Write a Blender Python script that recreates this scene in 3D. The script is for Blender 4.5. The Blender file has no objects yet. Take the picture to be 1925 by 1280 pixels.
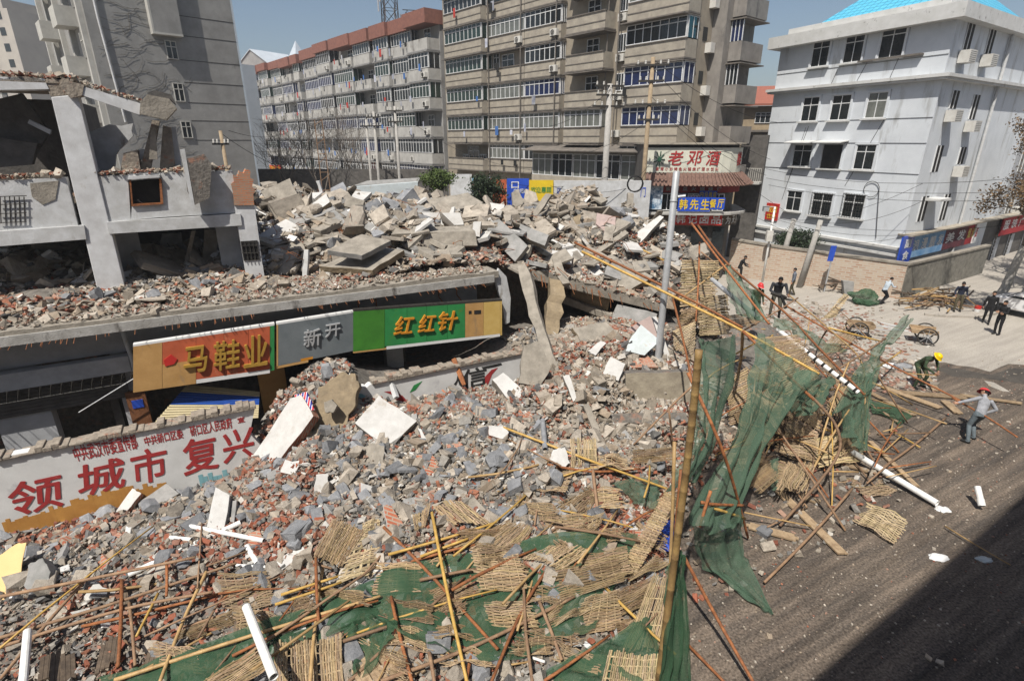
import bpy, math, random
import numpy as np
from mathutils import Vector, Matrix, noise
R = math.radians
random.seed(7); RN = np.random.default_rng(7)
SC = bpy.context.scene
COL = SC.collection
# ---------------------------------------------------------------- camera, sky, sun, exposure
F_PX, TH, CH = 1020.0, R(20.2), 9.0
cam = bpy.data.objects.new('camera', bpy.data.cameras.new('camera')); COL.objects.link(cam)
cam.location = (0, 0, CH); cam.rotation_euler = (R(90) - TH, 0, 0)
cam.data.sensor_width = 36; cam.data.lens = F_PX / 1925 * 36
cam.data.clip_start = .1; cam.data.clip_end = 3000
SC.camera = cam
SUN_AZ, SUN_EL = 205.0, 58.0          # clockwise from +Y, seen from above
w = bpy.data.worlds.new('World'); SC.world = w; w.use_nodes = True
nt = w.node_tree; bg = nt.nodes['Background']
sky = nt.nodes.new('ShaderNodeTexSky'); sky.sky_type = 'NISHITA'; sky.sun_disc = False
sky.sun_elevation = R(SUN_EL); sky.sun_rotation = R(SUN_AZ)
sky.air_density = 1.0; sky.dust_density = 1.8; sky.ozone_density = .7
nt.links.new(sky.outputs[0], bg.inputs[0]); bg.inputs[1].default_value = .08
sl = bpy.data.lights.new('sun', 'SUN'); sl.energy = 5.0; sl.angle = R(.5); sl.color = (1, .95, .87)
so = bpy.data.objects.new('sun', sl); COL.objects.link(so)
sd = Vector((math.sin(R(SUN_AZ)) * math.cos(R(SUN_EL)), math.cos(R(SUN_AZ)) * math.cos(R(SUN_EL)), math.sin(R(SUN_EL))))
so.rotation_euler = sd.to_track_quat('Z', 'Y').to_euler(); so.location = sd * 60
SC.view_settings.view_transform = 'Standard'; SC.view_settings.look = 'None'
SC.view_settings.exposure = 0.24; SC.view_settings.gamma = 1.0
SC.cycles.max_bounces = 6; SC.cycles.diffuse_bounces = 2; SC.cycles.transparent_max_bounces = 12
SC.cycles.use_denoising = True
# ---------------------------------------------------------------- photo pixel -> place
CT, ST = math.cos(TH), math.sin(TH)
CAM = Vector((0, 0, CH))
def ray(px, py):
    u = (px - 962.5) / F_PX; v = (640 - py) / F_PX
    return Vector((u, CT + v * ST, -ST + v * CT))
def proj(p):
    d = Vector(p) - CAM
    zc = d.y * CT - d.z * ST
    return 962.5 + F_PX * d.x / zc, 640 - F_PX * (d.y * ST + d.z * CT) / zc, zc
def G(px, py, z=0.0):
    d = ray(px, py); return CAM + d * ((z - CH) / d.z)
def PD(px, py, D):
    d = ray(px, py); return CAM + d * (D / d.y)
SA = R(28.7); E1 = Vector((math.cos(SA), math.sin(SA), 0)); E2 = Vector((-math.sin(SA), math.cos(SA), 0))   # along / across the street
def S(s, n, z=0.0): return E1 * s + E2 * n + Vector((0, 0, z))
def V(px, py, n):
    d = ray(px, py); return CAM + d * (n / d.dot(E2))
def sz(px, py, n):
    p = V(px, py, n); return p.dot(E1), p.z
def plane_pts(pxs, normal, base):
    nrm = Vector(normal).normalized(); out = []
    for q in pxs:
        d = ray(q[0], q[1]); out.append(CAM + d * ((base - CAM).dot(nrm) / d.dot(nrm)))
    return out
# ---------------------------------------------------------------- mesh builder
class MB:
    def __init__(s): s.v = []; s.f = []; s.m = []; s.c = []
    def add(s, vs, fs, mi=0, col=None):
        o = len(s.v); s.v.extend([tuple(v) for v in vs])
        for f in fs: s.f.append([i + o for i in f]); s.m.append(mi); s.c.append(col)
        return s
    def obox(s, o, a, b, c, mi=0, col=None):
        o, a, b, c = Vector(o), Vector(a), Vector(b), Vector(c)
        if a.cross(b).dot(c) < 0: a, b = b, a
        vs = [o, o + a, o + a + b, o + b, o + c, o + a + c, o + a + b + c, o + b + c]
        return s.add(vs, [(3, 2, 1, 0), (4, 5, 6, 7), (0, 1, 5, 4), (1, 2, 6, 5), (2, 3, 7, 6), (3, 0, 4, 7)], mi, col)
    def box(s, x0, x1, y0, y1, z0, z1, mi=0):
        return s.obox((x0, y0, z0), (x1 - x0, 0, 0), (0, y1 - y0, 0), (0, 0, z1 - z0), mi)
    def sbox(s, s0, s1, n0, n1, z0, z1, mi=0):
        return s.obox(S(s0, n0, z0), E1 * (s1 - s0), E2 * (n1 - n0), (0, 0, z1 - z0), mi)
    def tube(s, pts, r, k=6, mi=0, caps=True):
        pts = [Vector(p) for p in pts]; n = len(pts)
        rs = r if isinstance(r, (list, tuple)) else [r] * n
        vs = []; fs = []; up = None
        for i, p in enumerate(pts):
            t = (pts[min(i + 1, n - 1)] - pts[max(i - 1, 0)]).normalized()
            if up is None:
                up = t.orthogonal().normalized()
            up = (up - t * up.dot(t)); up = up.normalized() if up.length > 1e-6 else t.orthogonal().normalized()
            b = t.cross(up)
            for j in range(k):
                a = 2 * math.pi * j / k; vs.append(p + (up * math.cos(a) + b * math.sin(a)) * rs[i])
        for i in range(n - 1):
            for j in range(k):
                j2 = (j + 1) % k; fs.append((i * k + j, i * k + j2, (i + 1) * k + j2, (i + 1) * k + j))
        if caps: fs.append(tuple(range(k - 1, -1, -1))); fs.append(tuple(range((n - 1) * k, n * k)))
        return s.add(vs, fs, mi)
    def prism(s, pts, d, mi=0, side=None):
        pts = [Vector(p) for p in pts]; d = Vector(d); n = len(pts)
        nr = Vector((0, 0, 0))
        for i in range(n): nr += pts[i].cross(pts[(i + 1) % n])
        if nr.dot(d) > 0: pts = pts[::-1]
        vs = pts + [p + d for p in pts]; sm = mi if side is None else side
        s.add(vs, [tuple(range(n)), tuple(range(2 * n - 1, n - 1, -1))], mi)
        o = len(s.v) - 2 * n
        for i in range(n):
            j = (i + 1) % n; s.f.append([o + i, o + i + n, o + j + n, o + j]); s.m.append(sm); s.c.append(None)
        return s
    def quad(s, a, b, c, d, mi=0): return s.add([a, b, c, d], [(0, 1, 2, 3)], mi)
    def lathe(s, prof, c=(0, 0, 0), k=16, mi=0):
        c = Vector(c); vs = []; fs = []
        for r, z in prof:
            for j in range(k):
                a = 2 * math.pi * j / k; vs.append(c + Vector((r * math.cos(a), r * math.sin(a), z)))
        for i in range(len(prof) - 1):
            for j in range(k):
                j2 = (j + 1) % k; fs.append((i * k + j, i * k + j2, (i + 1) * k + j2, (i + 1) * k + j))
        return s.add(vs, fs, mi)
    def build(s, name, mats, parent=None, ws=False, smooth=False, at=None, bevel=0):
        me = bpy.data.meshes.new(name)
        vs = s.v
        o = bpy.data.objects.new(name, me); COL.objects.link(o)
        if parent is not None:
            o.parent = parent
            if ws:
                M = XF[parent.name] if parent.name in XF else parent.matrix_basis
                Mi = M.inverted(); vs = [Mi @ Vector(v) for v in vs]
        elif at is None and vs:
            a = np.array(vs); at = ((a[:, 0].min() + a[:, 0].max()) / 2, (a[:, 1].min() + a[:, 1].max()) / 2, a[:, 2].min())
        if parent is None and at is not None:
            at = Vector(at); o.location = at; vs = [Vector(v) - at for v in vs]; XF[o.name] = Matrix.Translation(at)
        elif parent is not None and ws:
            XF[o.name] = XF[parent.name] if parent.name in XF else parent.matrix_basis
        me.from_pydata([tuple(v) for v in vs], [], s.f)
        for m in (mats if isinstance(mats, (list, tuple)) else [mats]): me.materials.append(m)
        me.polygons.foreach_set('material_index', s.m)
        if smooth: me.polygons.foreach_set('use_smooth', [True] * len(s.f))
        if any(c is not None for c in s.c):
            at_ = me.attributes.new('tint', 'FLOAT_COLOR', 'FACE')
            at_.data.foreach_set('color', np.array([(c or (1, 1, 1)) + (1,) for c in s.c], dtype=np.float32).ravel())
        me.update()
        if bevel:
            b = o.modifiers.new('bevel', 'BEVEL'); b.width = bevel; b.segments = 2; b.limit_method = 'ANGLE'
        return o
XF = {}
def tag(o, label=None, cat=None, group=None, kind=None):
    if label: o['label'] = label
    if cat: o['category'] = cat
    if group: o['group'] = group
    if kind: o['kind'] = kind
    return o
def empty(name, loc, rz=0, label=None, cat=None, group=None):
    o = bpy.data.objects.new(name, None); COL.objects.link(o); o.empty_display_size = .2
    o.location = loc; o.rotation_euler = (0, 0, rz)
    XF[o.name] = Matrix.Translation(Vector(loc)) @ Matrix.Rotation(rz, 4, 'Z')
    return tag(o, label, cat, group)
def copy_tree(o, kids, parent=None):
    c = o.copy(); COL.objects.link(c)
    if parent: c.parent = parent
    for ch in kids.get(o.name, []): copy_tree(ch, kids, c)
    return c
def kids_of():
    d = {}
    for o in COL.objects:
        if o.parent: d.setdefault(o.parent.name, []).append(o)
    return d
# ---------------------------------------------------------------- materials
def lin(h):
    if isinstance(h, str):
        h = [int(h[i:i + 2], 16) / 255 for i in (0, 2, 4)]
        return tuple(c / 12.92 if c <= .04045 else ((c + .055) / 1.055) ** 2.4 for c in h)
    return tuple(h)
def mat(name, c1, c2=None, scale=4.0, rough=.85, bump=.25, bscale=30, metal=0, rand=0.0, stretch=None, stain=None, attr=False, spec=.3, pos=(.35, .7), coat=0):
    m = bpy.data.materials.new(name); m.use_nodes = True; t = m.node_tree; N = t.nodes; L = t.links
    b = N['Principled BSDF']; b.inputs['Roughness'].default_value = rough; b.inputs['Metallic'].default_value = metal
    b.inputs['Specular IOR Level'].default_value = spec
    if coat: b.inputs['Coat Weight'].default_value = coat
    c1 = lin(c1); c2 = lin(c2) if c2 else tuple(x * .75 for x in c1)
    tc = N.new('ShaderNodeTexCoord'); co = tc.outputs['Object']
    oi = N.new('ShaderNodeObjectInfo')
    ad = N.new('ShaderNodeVectorMath'); ad.operation = 'ADD'
    ml = N.new('ShaderNodeMath'); ml.operation = 'MULTIPLY'; ml.inputs[1].default_value = 57.0
    L.new(oi.outputs['Random'], ml.inputs[0]); L.new(co, ad.inputs[0]); L.new(ml.outputs[0], ad.inputs[1]); co = ad.outputs[0]
    if stretch:
        mp = N.new('ShaderNodeMapping'); mp.inputs['Scale'].default_value = stretch; L.new(co, mp.inputs[0]); co2 = mp.outputs[0]
    else: co2 = co
    n1 = N.new('ShaderNodeTexNoise'); n1.inputs['Scale'].default_value = scale; n1.inputs['Detail'].default_value = 9; n1.inputs['Roughness'].default_value = .65
    L.new(co2, n1.inputs['Vector'])
    r = N.new('ShaderNodeValToRGB'); r.color_ramp.elements[0].position = pos[0]; r.color_ramp.elements[1].position = pos[1]
    r.color_ramp.elements[0].color = (*c2, 1); r.color_ramp.elements[1].color = (*c1, 1)
    L.new(n1.outputs['Fac'], r.inputs[0]); cout = r.outputs[0]
    if stain:      # second, larger patches of another colour: (colour, scale, threshold, stretch)
        sc, ss, thr, sst = stain
        mp2 = N.new('ShaderNodeMapping'); mp2.inputs['Scale'].default_value = sst; L.new(co, mp2.inputs[0])
        n2 = N.new('ShaderNodeTexNoise'); n2.inputs['Scale'].default_value = ss; n2.inputs['Detail'].default_value = 7; n2.inputs['Roughness'].default_value = .7
        L.new(mp2.outputs[0], n2.inputs['Vector'])
        rr = N.new('ShaderNodeMapRange'); rr.inputs[1].default_value = thr; rr.inputs[2].default_value = thr + .12
        L.new(n2.outputs['Fac'], rr.inputs[0])
        mx = N.new('ShaderNodeMix'); mx.data_type = 'RGBA'; L.new(rr.outputs[0], mx.inputs[0]); L.new(cout, mx.inputs[6]); mx.inputs[7].default_value = (*lin(sc), 1)
        cout = mx.outputs[2]
    if attr:
        a = N.new('ShaderNodeAttribute'); a.attribute_name = 'tint'
        mx = N.new('ShaderNodeMix'); mx.data_type = 'RGBA'; mx.blend_type = 'MULTIPLY'; mx.inputs[0].default_value = 1
        L.new(cout, mx.inputs[6]); L.new(a.outputs['Color'], mx.inputs[7]); cout = mx.outputs[2]
    if rand:
        hs = N.new('ShaderNodeHueSaturation'); mr = N.new('ShaderNodeMapRange'); mr.inputs[3].default_value = 1 - rand; mr.inputs[4].default_value = 1 + rand
        L.new(oi.outputs['Random'], mr.inputs[0]); L.new(mr.outputs[0], hs.inputs['Value']); L.new(cout, hs.inputs['Color']); cout = hs.outputs[0]
    L.new(cout, b.inputs['Base Color'])
    if bump:
        n3 = N.new('ShaderNodeTexNoise'); n3.inputs['Scale'].default_value = bscale; n3.inputs['Detail'].default_value = 6
        L.new(co2, n3.inputs['Vector'])
        bp = N.new('ShaderNodeBump'); bp.inputs['Strength'].default_value = bump; bp.inputs['Distance'].default_value = .03
        L.new(n3.outputs['Fac'], bp.inputs['Height']); L.new(bp.outputs[0], b.inputs['Normal'])
    return m
def nodes(m): return m.node_tree.nodes, m.node_tree.links, m.node_tree.nodes['Principled BSDF']
def brick_mat(name, c1, c2, mortar, sx=.24, sz_=.065, rot=True, msz=.012):
    m = mat(name, c1); N, L, b = nodes(m)
    tc = N.new('ShaderNodeTexCoord'); mp = N.new('ShaderNodeMapping')
    if rot: mp.inputs['Rotation'].default_value = (R(90), 0, 0)
    L.new(tc.outputs['Object'], mp.inputs[0])
    br = N.new('ShaderNodeTexBrick'); br.inputs['Scale'].default_value = 1; br.inputs['Brick Width'].default_value = sx; br.inputs['Row Height'].default_value = sz_
    br.inputs['Mortar Size'].default_value = msz; br.inputs['Color1'].default_value = (*lin(c1), 1); br.inputs['Color2'].default_value = (*lin(c2), 1); br.inputs['Mortar'].default_value = (*lin(mortar), 1)
    L.new(mp.outputs[0], br.inputs['Vector'])
    nz = N.new('ShaderNodeTexNoise'); nz.inputs['Scale'].default_value = 3; nz.inputs['Detail'].default_value = 8; L.new(tc.outputs['Object'], nz.inputs['Vector'])
    mr = N.new('ShaderNodeMapRange'); mr.inputs[1].default_value = .45; mr.inputs[2].default_value = .75; mr.inputs[4].default_value = .7; L.new(nz.outputs['Fac'], mr.inputs[0])
    mx = N.new('ShaderNodeMix'); mx.data_type = 'RGBA'; L.new(mr.outputs[0], mx.inputs[0]); L.new(br.outputs['Color'], mx.inputs[6]); mx.inputs[7].default_value = (*lin(mortar), 1)
    L.new(mx.outputs[2], b.inputs['Base Color'])
    return m
def glass(name, c, rough=.08):
    m = mat(name, c, tuple(x * .5 for x in lin(c)), scale=1.2, rough=rough, bump=0, spec=.6); return m
K = {}
K['conc'] = mat('concrete', (.35, .315, .265), (.20, .18, .15), 3, bump=.5, bscale=18, stain=((.16, .14, .12), 1.3, .6, (1, 1, 1)))
K['conc2'] = mat('grey concrete', (.33, .32, .31), (.2, .2, .19), 3, bump=.5, bscale=16)
K['plaster'] = mat('white plaster', (.60, .61, .62), (.42, .42, .41), 2.5, bump=.15, stain=((.27, .245, .21), 2.2, .6, (1, 1, .35)))
K['plasterC'] = mat('clean plaster', (.66, .67, .68), (.5, .5, .5), 3, bump=.12, stain=((.38, .345, .30), 3, .62, (1, 1, .6)))
K['greyp'] = mat('grey plaster', (.44, .45, .47), (.32, .33, .34), 2, bump=.12, stain=((.12, .11, .1), 2.2, .64, (1, 1, .3)))
K['dirt'] = mat('darkened rubble dust', (.22, .20, .175), (.10, .09, .08), 6, bump=.9, bscale=12, stain=((.3, .16, .11), 2.5, .56, (1, 1, 1)))  # dust tone darkened so gaps between lumps look like shaded crevices
K['brick'] = mat('red brick', (.37, .125, .07), (.25, .085, .05), 14, bump=.4, bscale=60, rand=.25, stain=((.4, .35, .3), 9, .58, (1, 1, 1)))
K['tint'] = mat('loose rubble', (.9, .88, .84), (.55, .53, .5), 9, bump=.4, bscale=50, attr=True)
K['bamboo'] = mat('bamboo', (.46, .31, .14), (.30, .19, .085), 5, rough=.5, bump=.15, rand=.2)
K['postbamboo'] = mat('weathered thick bamboo', (.36, .235, .09), (.17, .105, .05), 4, rough=.55, bump=.2)
K['yellowpole'] = mat('yellow bamboo', (.54, .35, .10), (.36, .22, .06), 6, rough=.45, bump=.1, rand=.12)
K['rust'] = mat('rusty steel', (.36, .14, .05), (.17, .065, .03), 10, rough=.7, bump=.3, rand=.25)
K['oldpole'] = mat('weathered bamboo', (.30, .19, .11), (.18, .11, .07), 6, rough=.7, bump=.3, rand=.25)
K['wood'] = mat('weathered board', (.40, .30, .19), (.22, .15, .09), 8, bump=.4, stretch=(1, 1, 1), rand=.25)
K['darkwood'] = mat('dark board', (.16, .12, .085), (.08, .06, .045), 8, bump=.4, rand=.25)
K['mat'] = mat('bamboo strip', (.41, .315, .205), (.26, .19, .12), 22, rough=.65, bump=.1, rand=.16, attr=True)
K['whitepipe'] = mat('white plastic', (.80, .80, .78), (.66, .65, .62), 5, rough=.4, bump=.03)
K['steel'] = mat('galvanised steel', (.50, .51, .52), (.40, .41, .42), 5, rough=.45, bump=.04, metal=.3)
K['cpole'] = mat('pole concrete', (.42, .40, .37), (.30, .29, .27), 6, bump=.2)
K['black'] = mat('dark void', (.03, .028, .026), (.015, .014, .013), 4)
K['dark'] = mat('dark concrete', (.13, .12, .11), (.07, .065, .06), 3, bump=.5, bscale=10)  # plain dark grey, shared by inner walls, slabs and backings
K['wire'] = mat('black cable', (.02, .02, .02), (.015, .015, .015), 4, bump=0)
K['frame'] = mat('white window frame', (.74, .75, .75), (.6, .6, .6), 8, rough=.4, bump=0)
K['pane'] = glass('window glass', (.022, .027, .03))
K['paneG'] = glass('green glass', (.022, .045, .036))
K['paneB'] = glass('blue glass', (.022, .034, .10))
K['paneC'] = glass('curtained glass', (.20, .21, .19), .2)
K['metal_dark'] = mat('dark iron', (.05, .045, .04), (.03, .028, .025), 8, rough=.6, bump=.1)
K['red'] = mat('sign red', (.55, .035, .03), (.42, .03, .025), 3, rough=.4, bump=0)
K['blue'] = mat('sign blue', (.03, .09, .5), (.025, .07, .4), 3, rough=.4, bump=0)
K['yellow'] = mat('sign yellow', (.72, .52, .03), (.6, .42, .03), 3, rough=.4, bump=0)
K['white'] = mat('sign white', (.75, .75, .74), (.66, .66, .65), 3, rough=.5, bump=0)
K['redpaint'] = mat('red wall paint', (.40, .04, .04), (.30, .03, .03), 5, bump=.05, stain=((.5, .3, .28), 7, .64, (1, 1, 1)))
K['green'] = mat('sign green', (.035, .26, .075), (.03, .2, .06), 2, rough=.45, bump=.02, stain=((.09, .2, .03), 1.5, .6, (1, 1, 1)))
K['orange'] = mat('sign orange red', (.50, .12, .055), (.40, .09, .04), 2, rough=.6, bump=.04, stain=((.44, .25, .15), 3, .6, (1, 1, .3)))
K['ply'] = mat('bare plywood', (.52, .31, .12), (.42, .24, .085), 3, bump=.05, stain=((.3, .2, .11), 2, .6, (1, 1, .3)))
K['plyY'] = mat('pale plywood', (.62, .44, .15), (.55, .37, .11), 3, bump=.05)
K['skin'] = mat('skin', (.42, .24, .16), (.36, .2, .13), 8, rough=.6, bump=0)
K['hair'] = mat('black hair', (.012, .011, .01), (.008, .008, .008), 8, bump=.1)
def net_mat(name, c, a):
    m = bpy.data.materials.new(name); m.use_nodes = True; N, L, b = nodes(m)
    tc = N.new('ShaderNodeTexCoord'); n = N.new('ShaderNodeTexNoise'); n.inputs['Scale'].default_value = 2.2; n.inputs['Detail'].default_value = 8; L.new(tc.outputs['Object'], n.inputs['Vector'])
    r = N.new('ShaderNodeValToRGB'); r.color_ramp.elements[0].position = .3; r.color_ramp.elements[1].position = .75
    r.color_ramp.elements[0].color = (*[x * .8 for x in c], 1); r.color_ramp.elements[1].color = (*[min(1, x * 1.25 + .012) for x in c], 1); L.new(n.outputs['Fac'], r.inputs[0])
    L.new(r.outputs[0], b.inputs['Base Color']); b.inputs['Roughness'].default_value = .75; b.inputs['Specular IOR Level'].default_value = .2
    tl = N.new('ShaderNodeBsdfTranslucent'); L.new(r.outputs[0], tl.inputs[0])
    m1 = N.new('ShaderNodeMixShader'); m1.inputs[0].default_value = .35; L.new(b.outputs[0], m1.inputs[1]); L.new(tl.outputs[0], m1.inputs[2])
    tr = N.new('ShaderNodeBsdfTransparent'); m2 = N.new('ShaderNodeMixShader')
    mr = N.new('ShaderNodeMapRange'); mr.inputs[1].default_value = .3; mr.inputs[2].default_value = .7; mr.inputs[3].default_value = a - .16; mr.inputs[4].default_value = a + .2; L.new(n.outputs['Fac'], mr.inputs[0])
    L.new(mr.outputs[0], m2.inputs[0]); L.new(m1.outputs[0], m2.inputs[1]); L.new(tr.outputs[0], m2.inputs[2])
    L.new(m2.outputs[0], N['Material Output'].inputs[0]); return m
K['net'] = net_mat('green safety net', (.11, .185, .125), .36)
K['net2'] = net_mat('bright green net', (.065, .145, .078), .3)
# ---------------------------------------------------------------- lettering
_tc = {}
def text_geo(body, size=1.0, bold=.0, shear=0.0):
    k = (body, bold, shear)
    if k not in _tc:
        c = bpy.data.curves.new('t', 'FONT'); c.body = body; c.size = 1; c.align_x = 'CENTER'; c.align_y = 'CENTER'; c.offset = bold; c.shear = shear; c.resolution_u = 2
        c.fill_mode = 'FRONT'
        o = bpy.data.objects.new('t', c); COL.objects.link(o)
        dg = bpy.context.evaluated_depsgraph_get(); me = bpy.data.meshes.new_from_object(o.evaluated_get(dg))
        v = np.array([tuple(x.co) for x in me.vertices]); f = [list(p.vertices) for p in me.polygons]
        bpy.data.objects.remove(o); bpy.data.curves.remove(c); bpy.data.meshes.remove(me)
        if len(v):
            v[:, 0] -= (v[:, 0].min() + v[:, 0].max()) / 2; v[:, 1] -= (v[:, 1].min() + v[:, 1].max()) / 2
        _tc[k] = (v, f)
    return _tc[k]
def put_text(mb, body, o, ax, ay, mi=0, bold=0.0, shear=0.0, fit=None, depth=0.02, flip=1):
    """text centred at o, spanning ax (whole width vector) and ay (whole height vector)"""
    if bold > .012:      # heavy letters: the outline smeared sideways in thin layers
        nz_ = Vector(ax).cross(Vector(ay)).normalized(); k_ = bold * .6
        for q_, (dx, dy) in enumerate(((k_, 0), (-k_, 0), (0, k_), (0, -k_), (k_ * .7, k_ * .7), (-k_ * .7, -k_ * .7), (k_ * .7, -k_ * .7), (-k_ * .7, k_ * .7))):
            put_text(mb, body, Vector(o) + Vector(ax) * dx * .8 / max(1, len(body)) + Vector(ay) * dy * .8 + nz_ * .0006 * (q_ + 1), Vector(ax) * (1 - k_ / max(1, len(body))), Vector(ay) * (1 - k_), mi, 0.0, shear, depth=depth)
        return
    v, f = text_geo(body, 1, bold, shear)
    if not len(v): return
    W = v[:, 0].max() - v[:, 0].min(); H = v[:, 1].max() - v[:, 1].min()
    ax, ay, o = Vector(ax), Vector(ay), Vector(o); nz = ax.cross(ay).normalized() * depth
    P = [o + ax * (a / W) + ay * (b / H) for a, b, _ in v]
    n = len(P)
    ed = {}
    for q in f:
        for i in range(len(q)):
            e = (q[i], q[(i + 1) % len(q)]); ed[e] = ed.get(e, 0) + 1
    fs = [list(q) for q in f]
    vs = [p + nz for p in P] + P
    for (a, b) in ed:
        if (b, a) not in ed: fs.append([b, a, a + n, b + n])
    mb.add(vs, fs, mi)
# ================================================================ ground, road
def sheet(name, pts, z, m, kind='structure', sub=None):
    mb = MB(); mb.add([Vector((p[0], p[1], z)) for p in pts], [tuple(range(len(pts)))]); o = mb.build(name, m, at=(0, 0, 0)); tag(o, kind=kind); return o
def ground_mat(name, c1, c2, c3, sc, streak, speck):
    m = mat(name, c1, c2, sc, rough=.9, bump=.35, bscale=45); N, L, b = nodes(m)
    tc = N.new('ShaderNodeTexCoord'); mp = N.new('ShaderNodeMapping'); mp.vector_type = 'POINT'
    rot = N.new('ShaderNodeVectorRotate'); rot.rotation_type = 'Z_AXIS'; rot.inputs['Angle'].default_value = -SA
    L.new(tc.outputs['Object'], rot.inputs['Vector']); L.new(rot.outputs[0], mp.inputs[0]); mp.inputs['Scale'].default_value = (.07, 1.3, 1)
    n = N.new('ShaderNodeTexNoise'); n.inputs['Scale'].default_value = 1.6; n.inputs['Detail'].default_value = 8; n.inputs['Roughness'].default_value = .72; L.new(mp.outputs[0], n.inputs['Vector'])
    mr = N.new('ShaderNodeMapRange'); mr.inputs[1].default_value = .42; mr.inputs[2].default_value = .62; mr.inputs[4].default_value = streak; L.new(n.outputs['Fac'], mr.inputs[0])
    src = b.inputs['Base Color'].links[0].from_socket
    mx = N.new('ShaderNodeMix'); mx.data_type = 'RGBA'; L.new(mr.outputs[0], mx.inputs[0]); L.new(src, mx.inputs[6]); mx.inputs[7].default_value = (*lin(c3), 1)
    # fine tyre ribs and pale grit
    mp3 = N.new('ShaderNodeMapping'); mp3.inputs['Scale'].default_value = (.3, 4.5, 1); L.new(rot.outputs[0], mp3.inputs[0])
    n3 = N.new('ShaderNodeTexNoise'); n3.inputs['Scale'].default_value = 1.1; n3.inputs['Detail'].default_value = 4; L.new(mp3.outputs[0], n3.inputs['Vector'])
    r3 = N.new('ShaderNodeMapRange'); r3.inputs[1].default_value = .4; r3.inputs[2].default_value = .65; r3.inputs[3].default_value = 1; r3.inputs[4].default_value = 1 - streak * .42; L.new(n3.outputs['Fac'], r3.inputs[0])
    mu = N.new('ShaderNodeMix'); mu.data_type = 'RGBA'; mu.blend_type = 'MULTIPLY'; mu.inputs[0].default_value = 1; L.new(mx.outputs[2], mu.inputs[6]); L.new(r3.outputs[0], mu.inputs[7])
    vo = N.new('ShaderNodeTexNoise'); vo.inputs['Scale'].default_value = 26; vo.inputs['Detail'].default_value = 3; L.new(tc.outputs['Object'], vo.inputs['Vector'])
    vr = N.new('ShaderNodeMapRange'); vr.inputs[1].default_value = .66; vr.inputs[2].default_value = .72; vr.inputs[4].default_value = speck; L.new(vo.outputs['Fac'], vr.inputs[0])
    m2 = N.new('ShaderNodeMix'); m2.data_type = 'RGBA'; L.new(vr.outputs[0], m2.inputs[0]); L.new(mu.outputs[2], m2.inputs[6]); m2.inputs[7].default_value = (.42, .38, .33, 1)
    gn = N.new('ShaderNodeTexNoise'); gn.inputs['Scale'].default_value = 21; gn.inputs['Detail'].default_value = 4; L.new(tc.outputs['Object'], gn.inputs['Vector'])
    gr = N.new('ShaderNodeMapRange'); gr.inputs[1].default_value = .3; gr.inputs[2].default_value = .7; gr.inputs[3].default_value = .42; gr.inputs[4].default_value = 1.55; L.new(gn.outputs['Fac'], gr.inputs[0])
    m3 = N.new('ShaderNodeMix'); m3.data_type = 'RGBA'; m3.blend_type = 'MULTIPLY'; m3.inputs[0].default_value = min(1, streak * 1.1); L.new(m2.outputs[2], m3.inputs[6]); L.new(gr.outputs[0], m3.inputs[7])
    L.new(m3.outputs[2], b.inputs['Base Color']); return m
K['asphalt'] = ground_mat('dusty asphalt', (.215, .17, .13), (.13, .102, .08), (.07, .06, .052), .7, .85, .5)
K['paving'] = ground_mat('dusty concrete paving', (.42, .385, .335), (.34, .31, .27), (.37, .34, .30), .35, .35, .25)
K['wet'] = ground_mat('damp asphalt', (.095, .083, .07), (.05, .045, .04), (.08, .07, .06), 1.2, .3, .3)
g = sheet('ground', [(-900, -300), (900, -300), (900, 1500), (-900, 1500)], -.004, K['paving'])
far = [(1380, 622), (1450, 640), (1560, 660), (1650, 672), (1700, 680), (1725, 679), (1749, 682), (1775, 681), (1800, 687), (1830, 690), (1861, 699), (1880, 690), (1896, 684), (1925, 686), (2050, 690), (2300, 700), (2700, 716)]
asp = [G(*q) for q in far]
sheet('asphalt_road', [S(-60, -8), S(45, -8)] + [(p.x, p.y) for p in asp[::-1]] + [S(8, 18), S(-60, 18)], .004, K['asphalt'])
sheet('damp_road_patch', [(p.x, p.y) for p in [G(*q) for q in ((1752, 690), (1800, 693), (1862, 705), (1900, 692), (2100, 700), (2100, 745), (1960, 728), (1900, 718), (1850, 712), (1790, 708))]], .008, K['wet'])
sheet('dust_patch', [(p.x, p.y) for p in [G(*q) for q in ((1850, 716), (1868, 719), (1884, 728), (1899, 737), (1885, 736), (1862, 727))]], .012, K['paving'])
mb = MB()       # curved kerb of the far pavement
kp = [G(*q) for q in ((1738, 593), (1765, 596), (1800, 597), (1836, 598), (1870, 592), (1905, 583), (1950, 570))]
for i in range(len(kp) - 1):
    a, b = kp[i], kp[i + 1]; t = (b - a).normalized(); nn = Vector((-t.y, t.x, 0)) * .16
    mb.obox(a, (b - a) * 1.0, nn, (0, 0, .11))
tag(mb.build('kerb', K['paving']), kind='structure')
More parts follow.
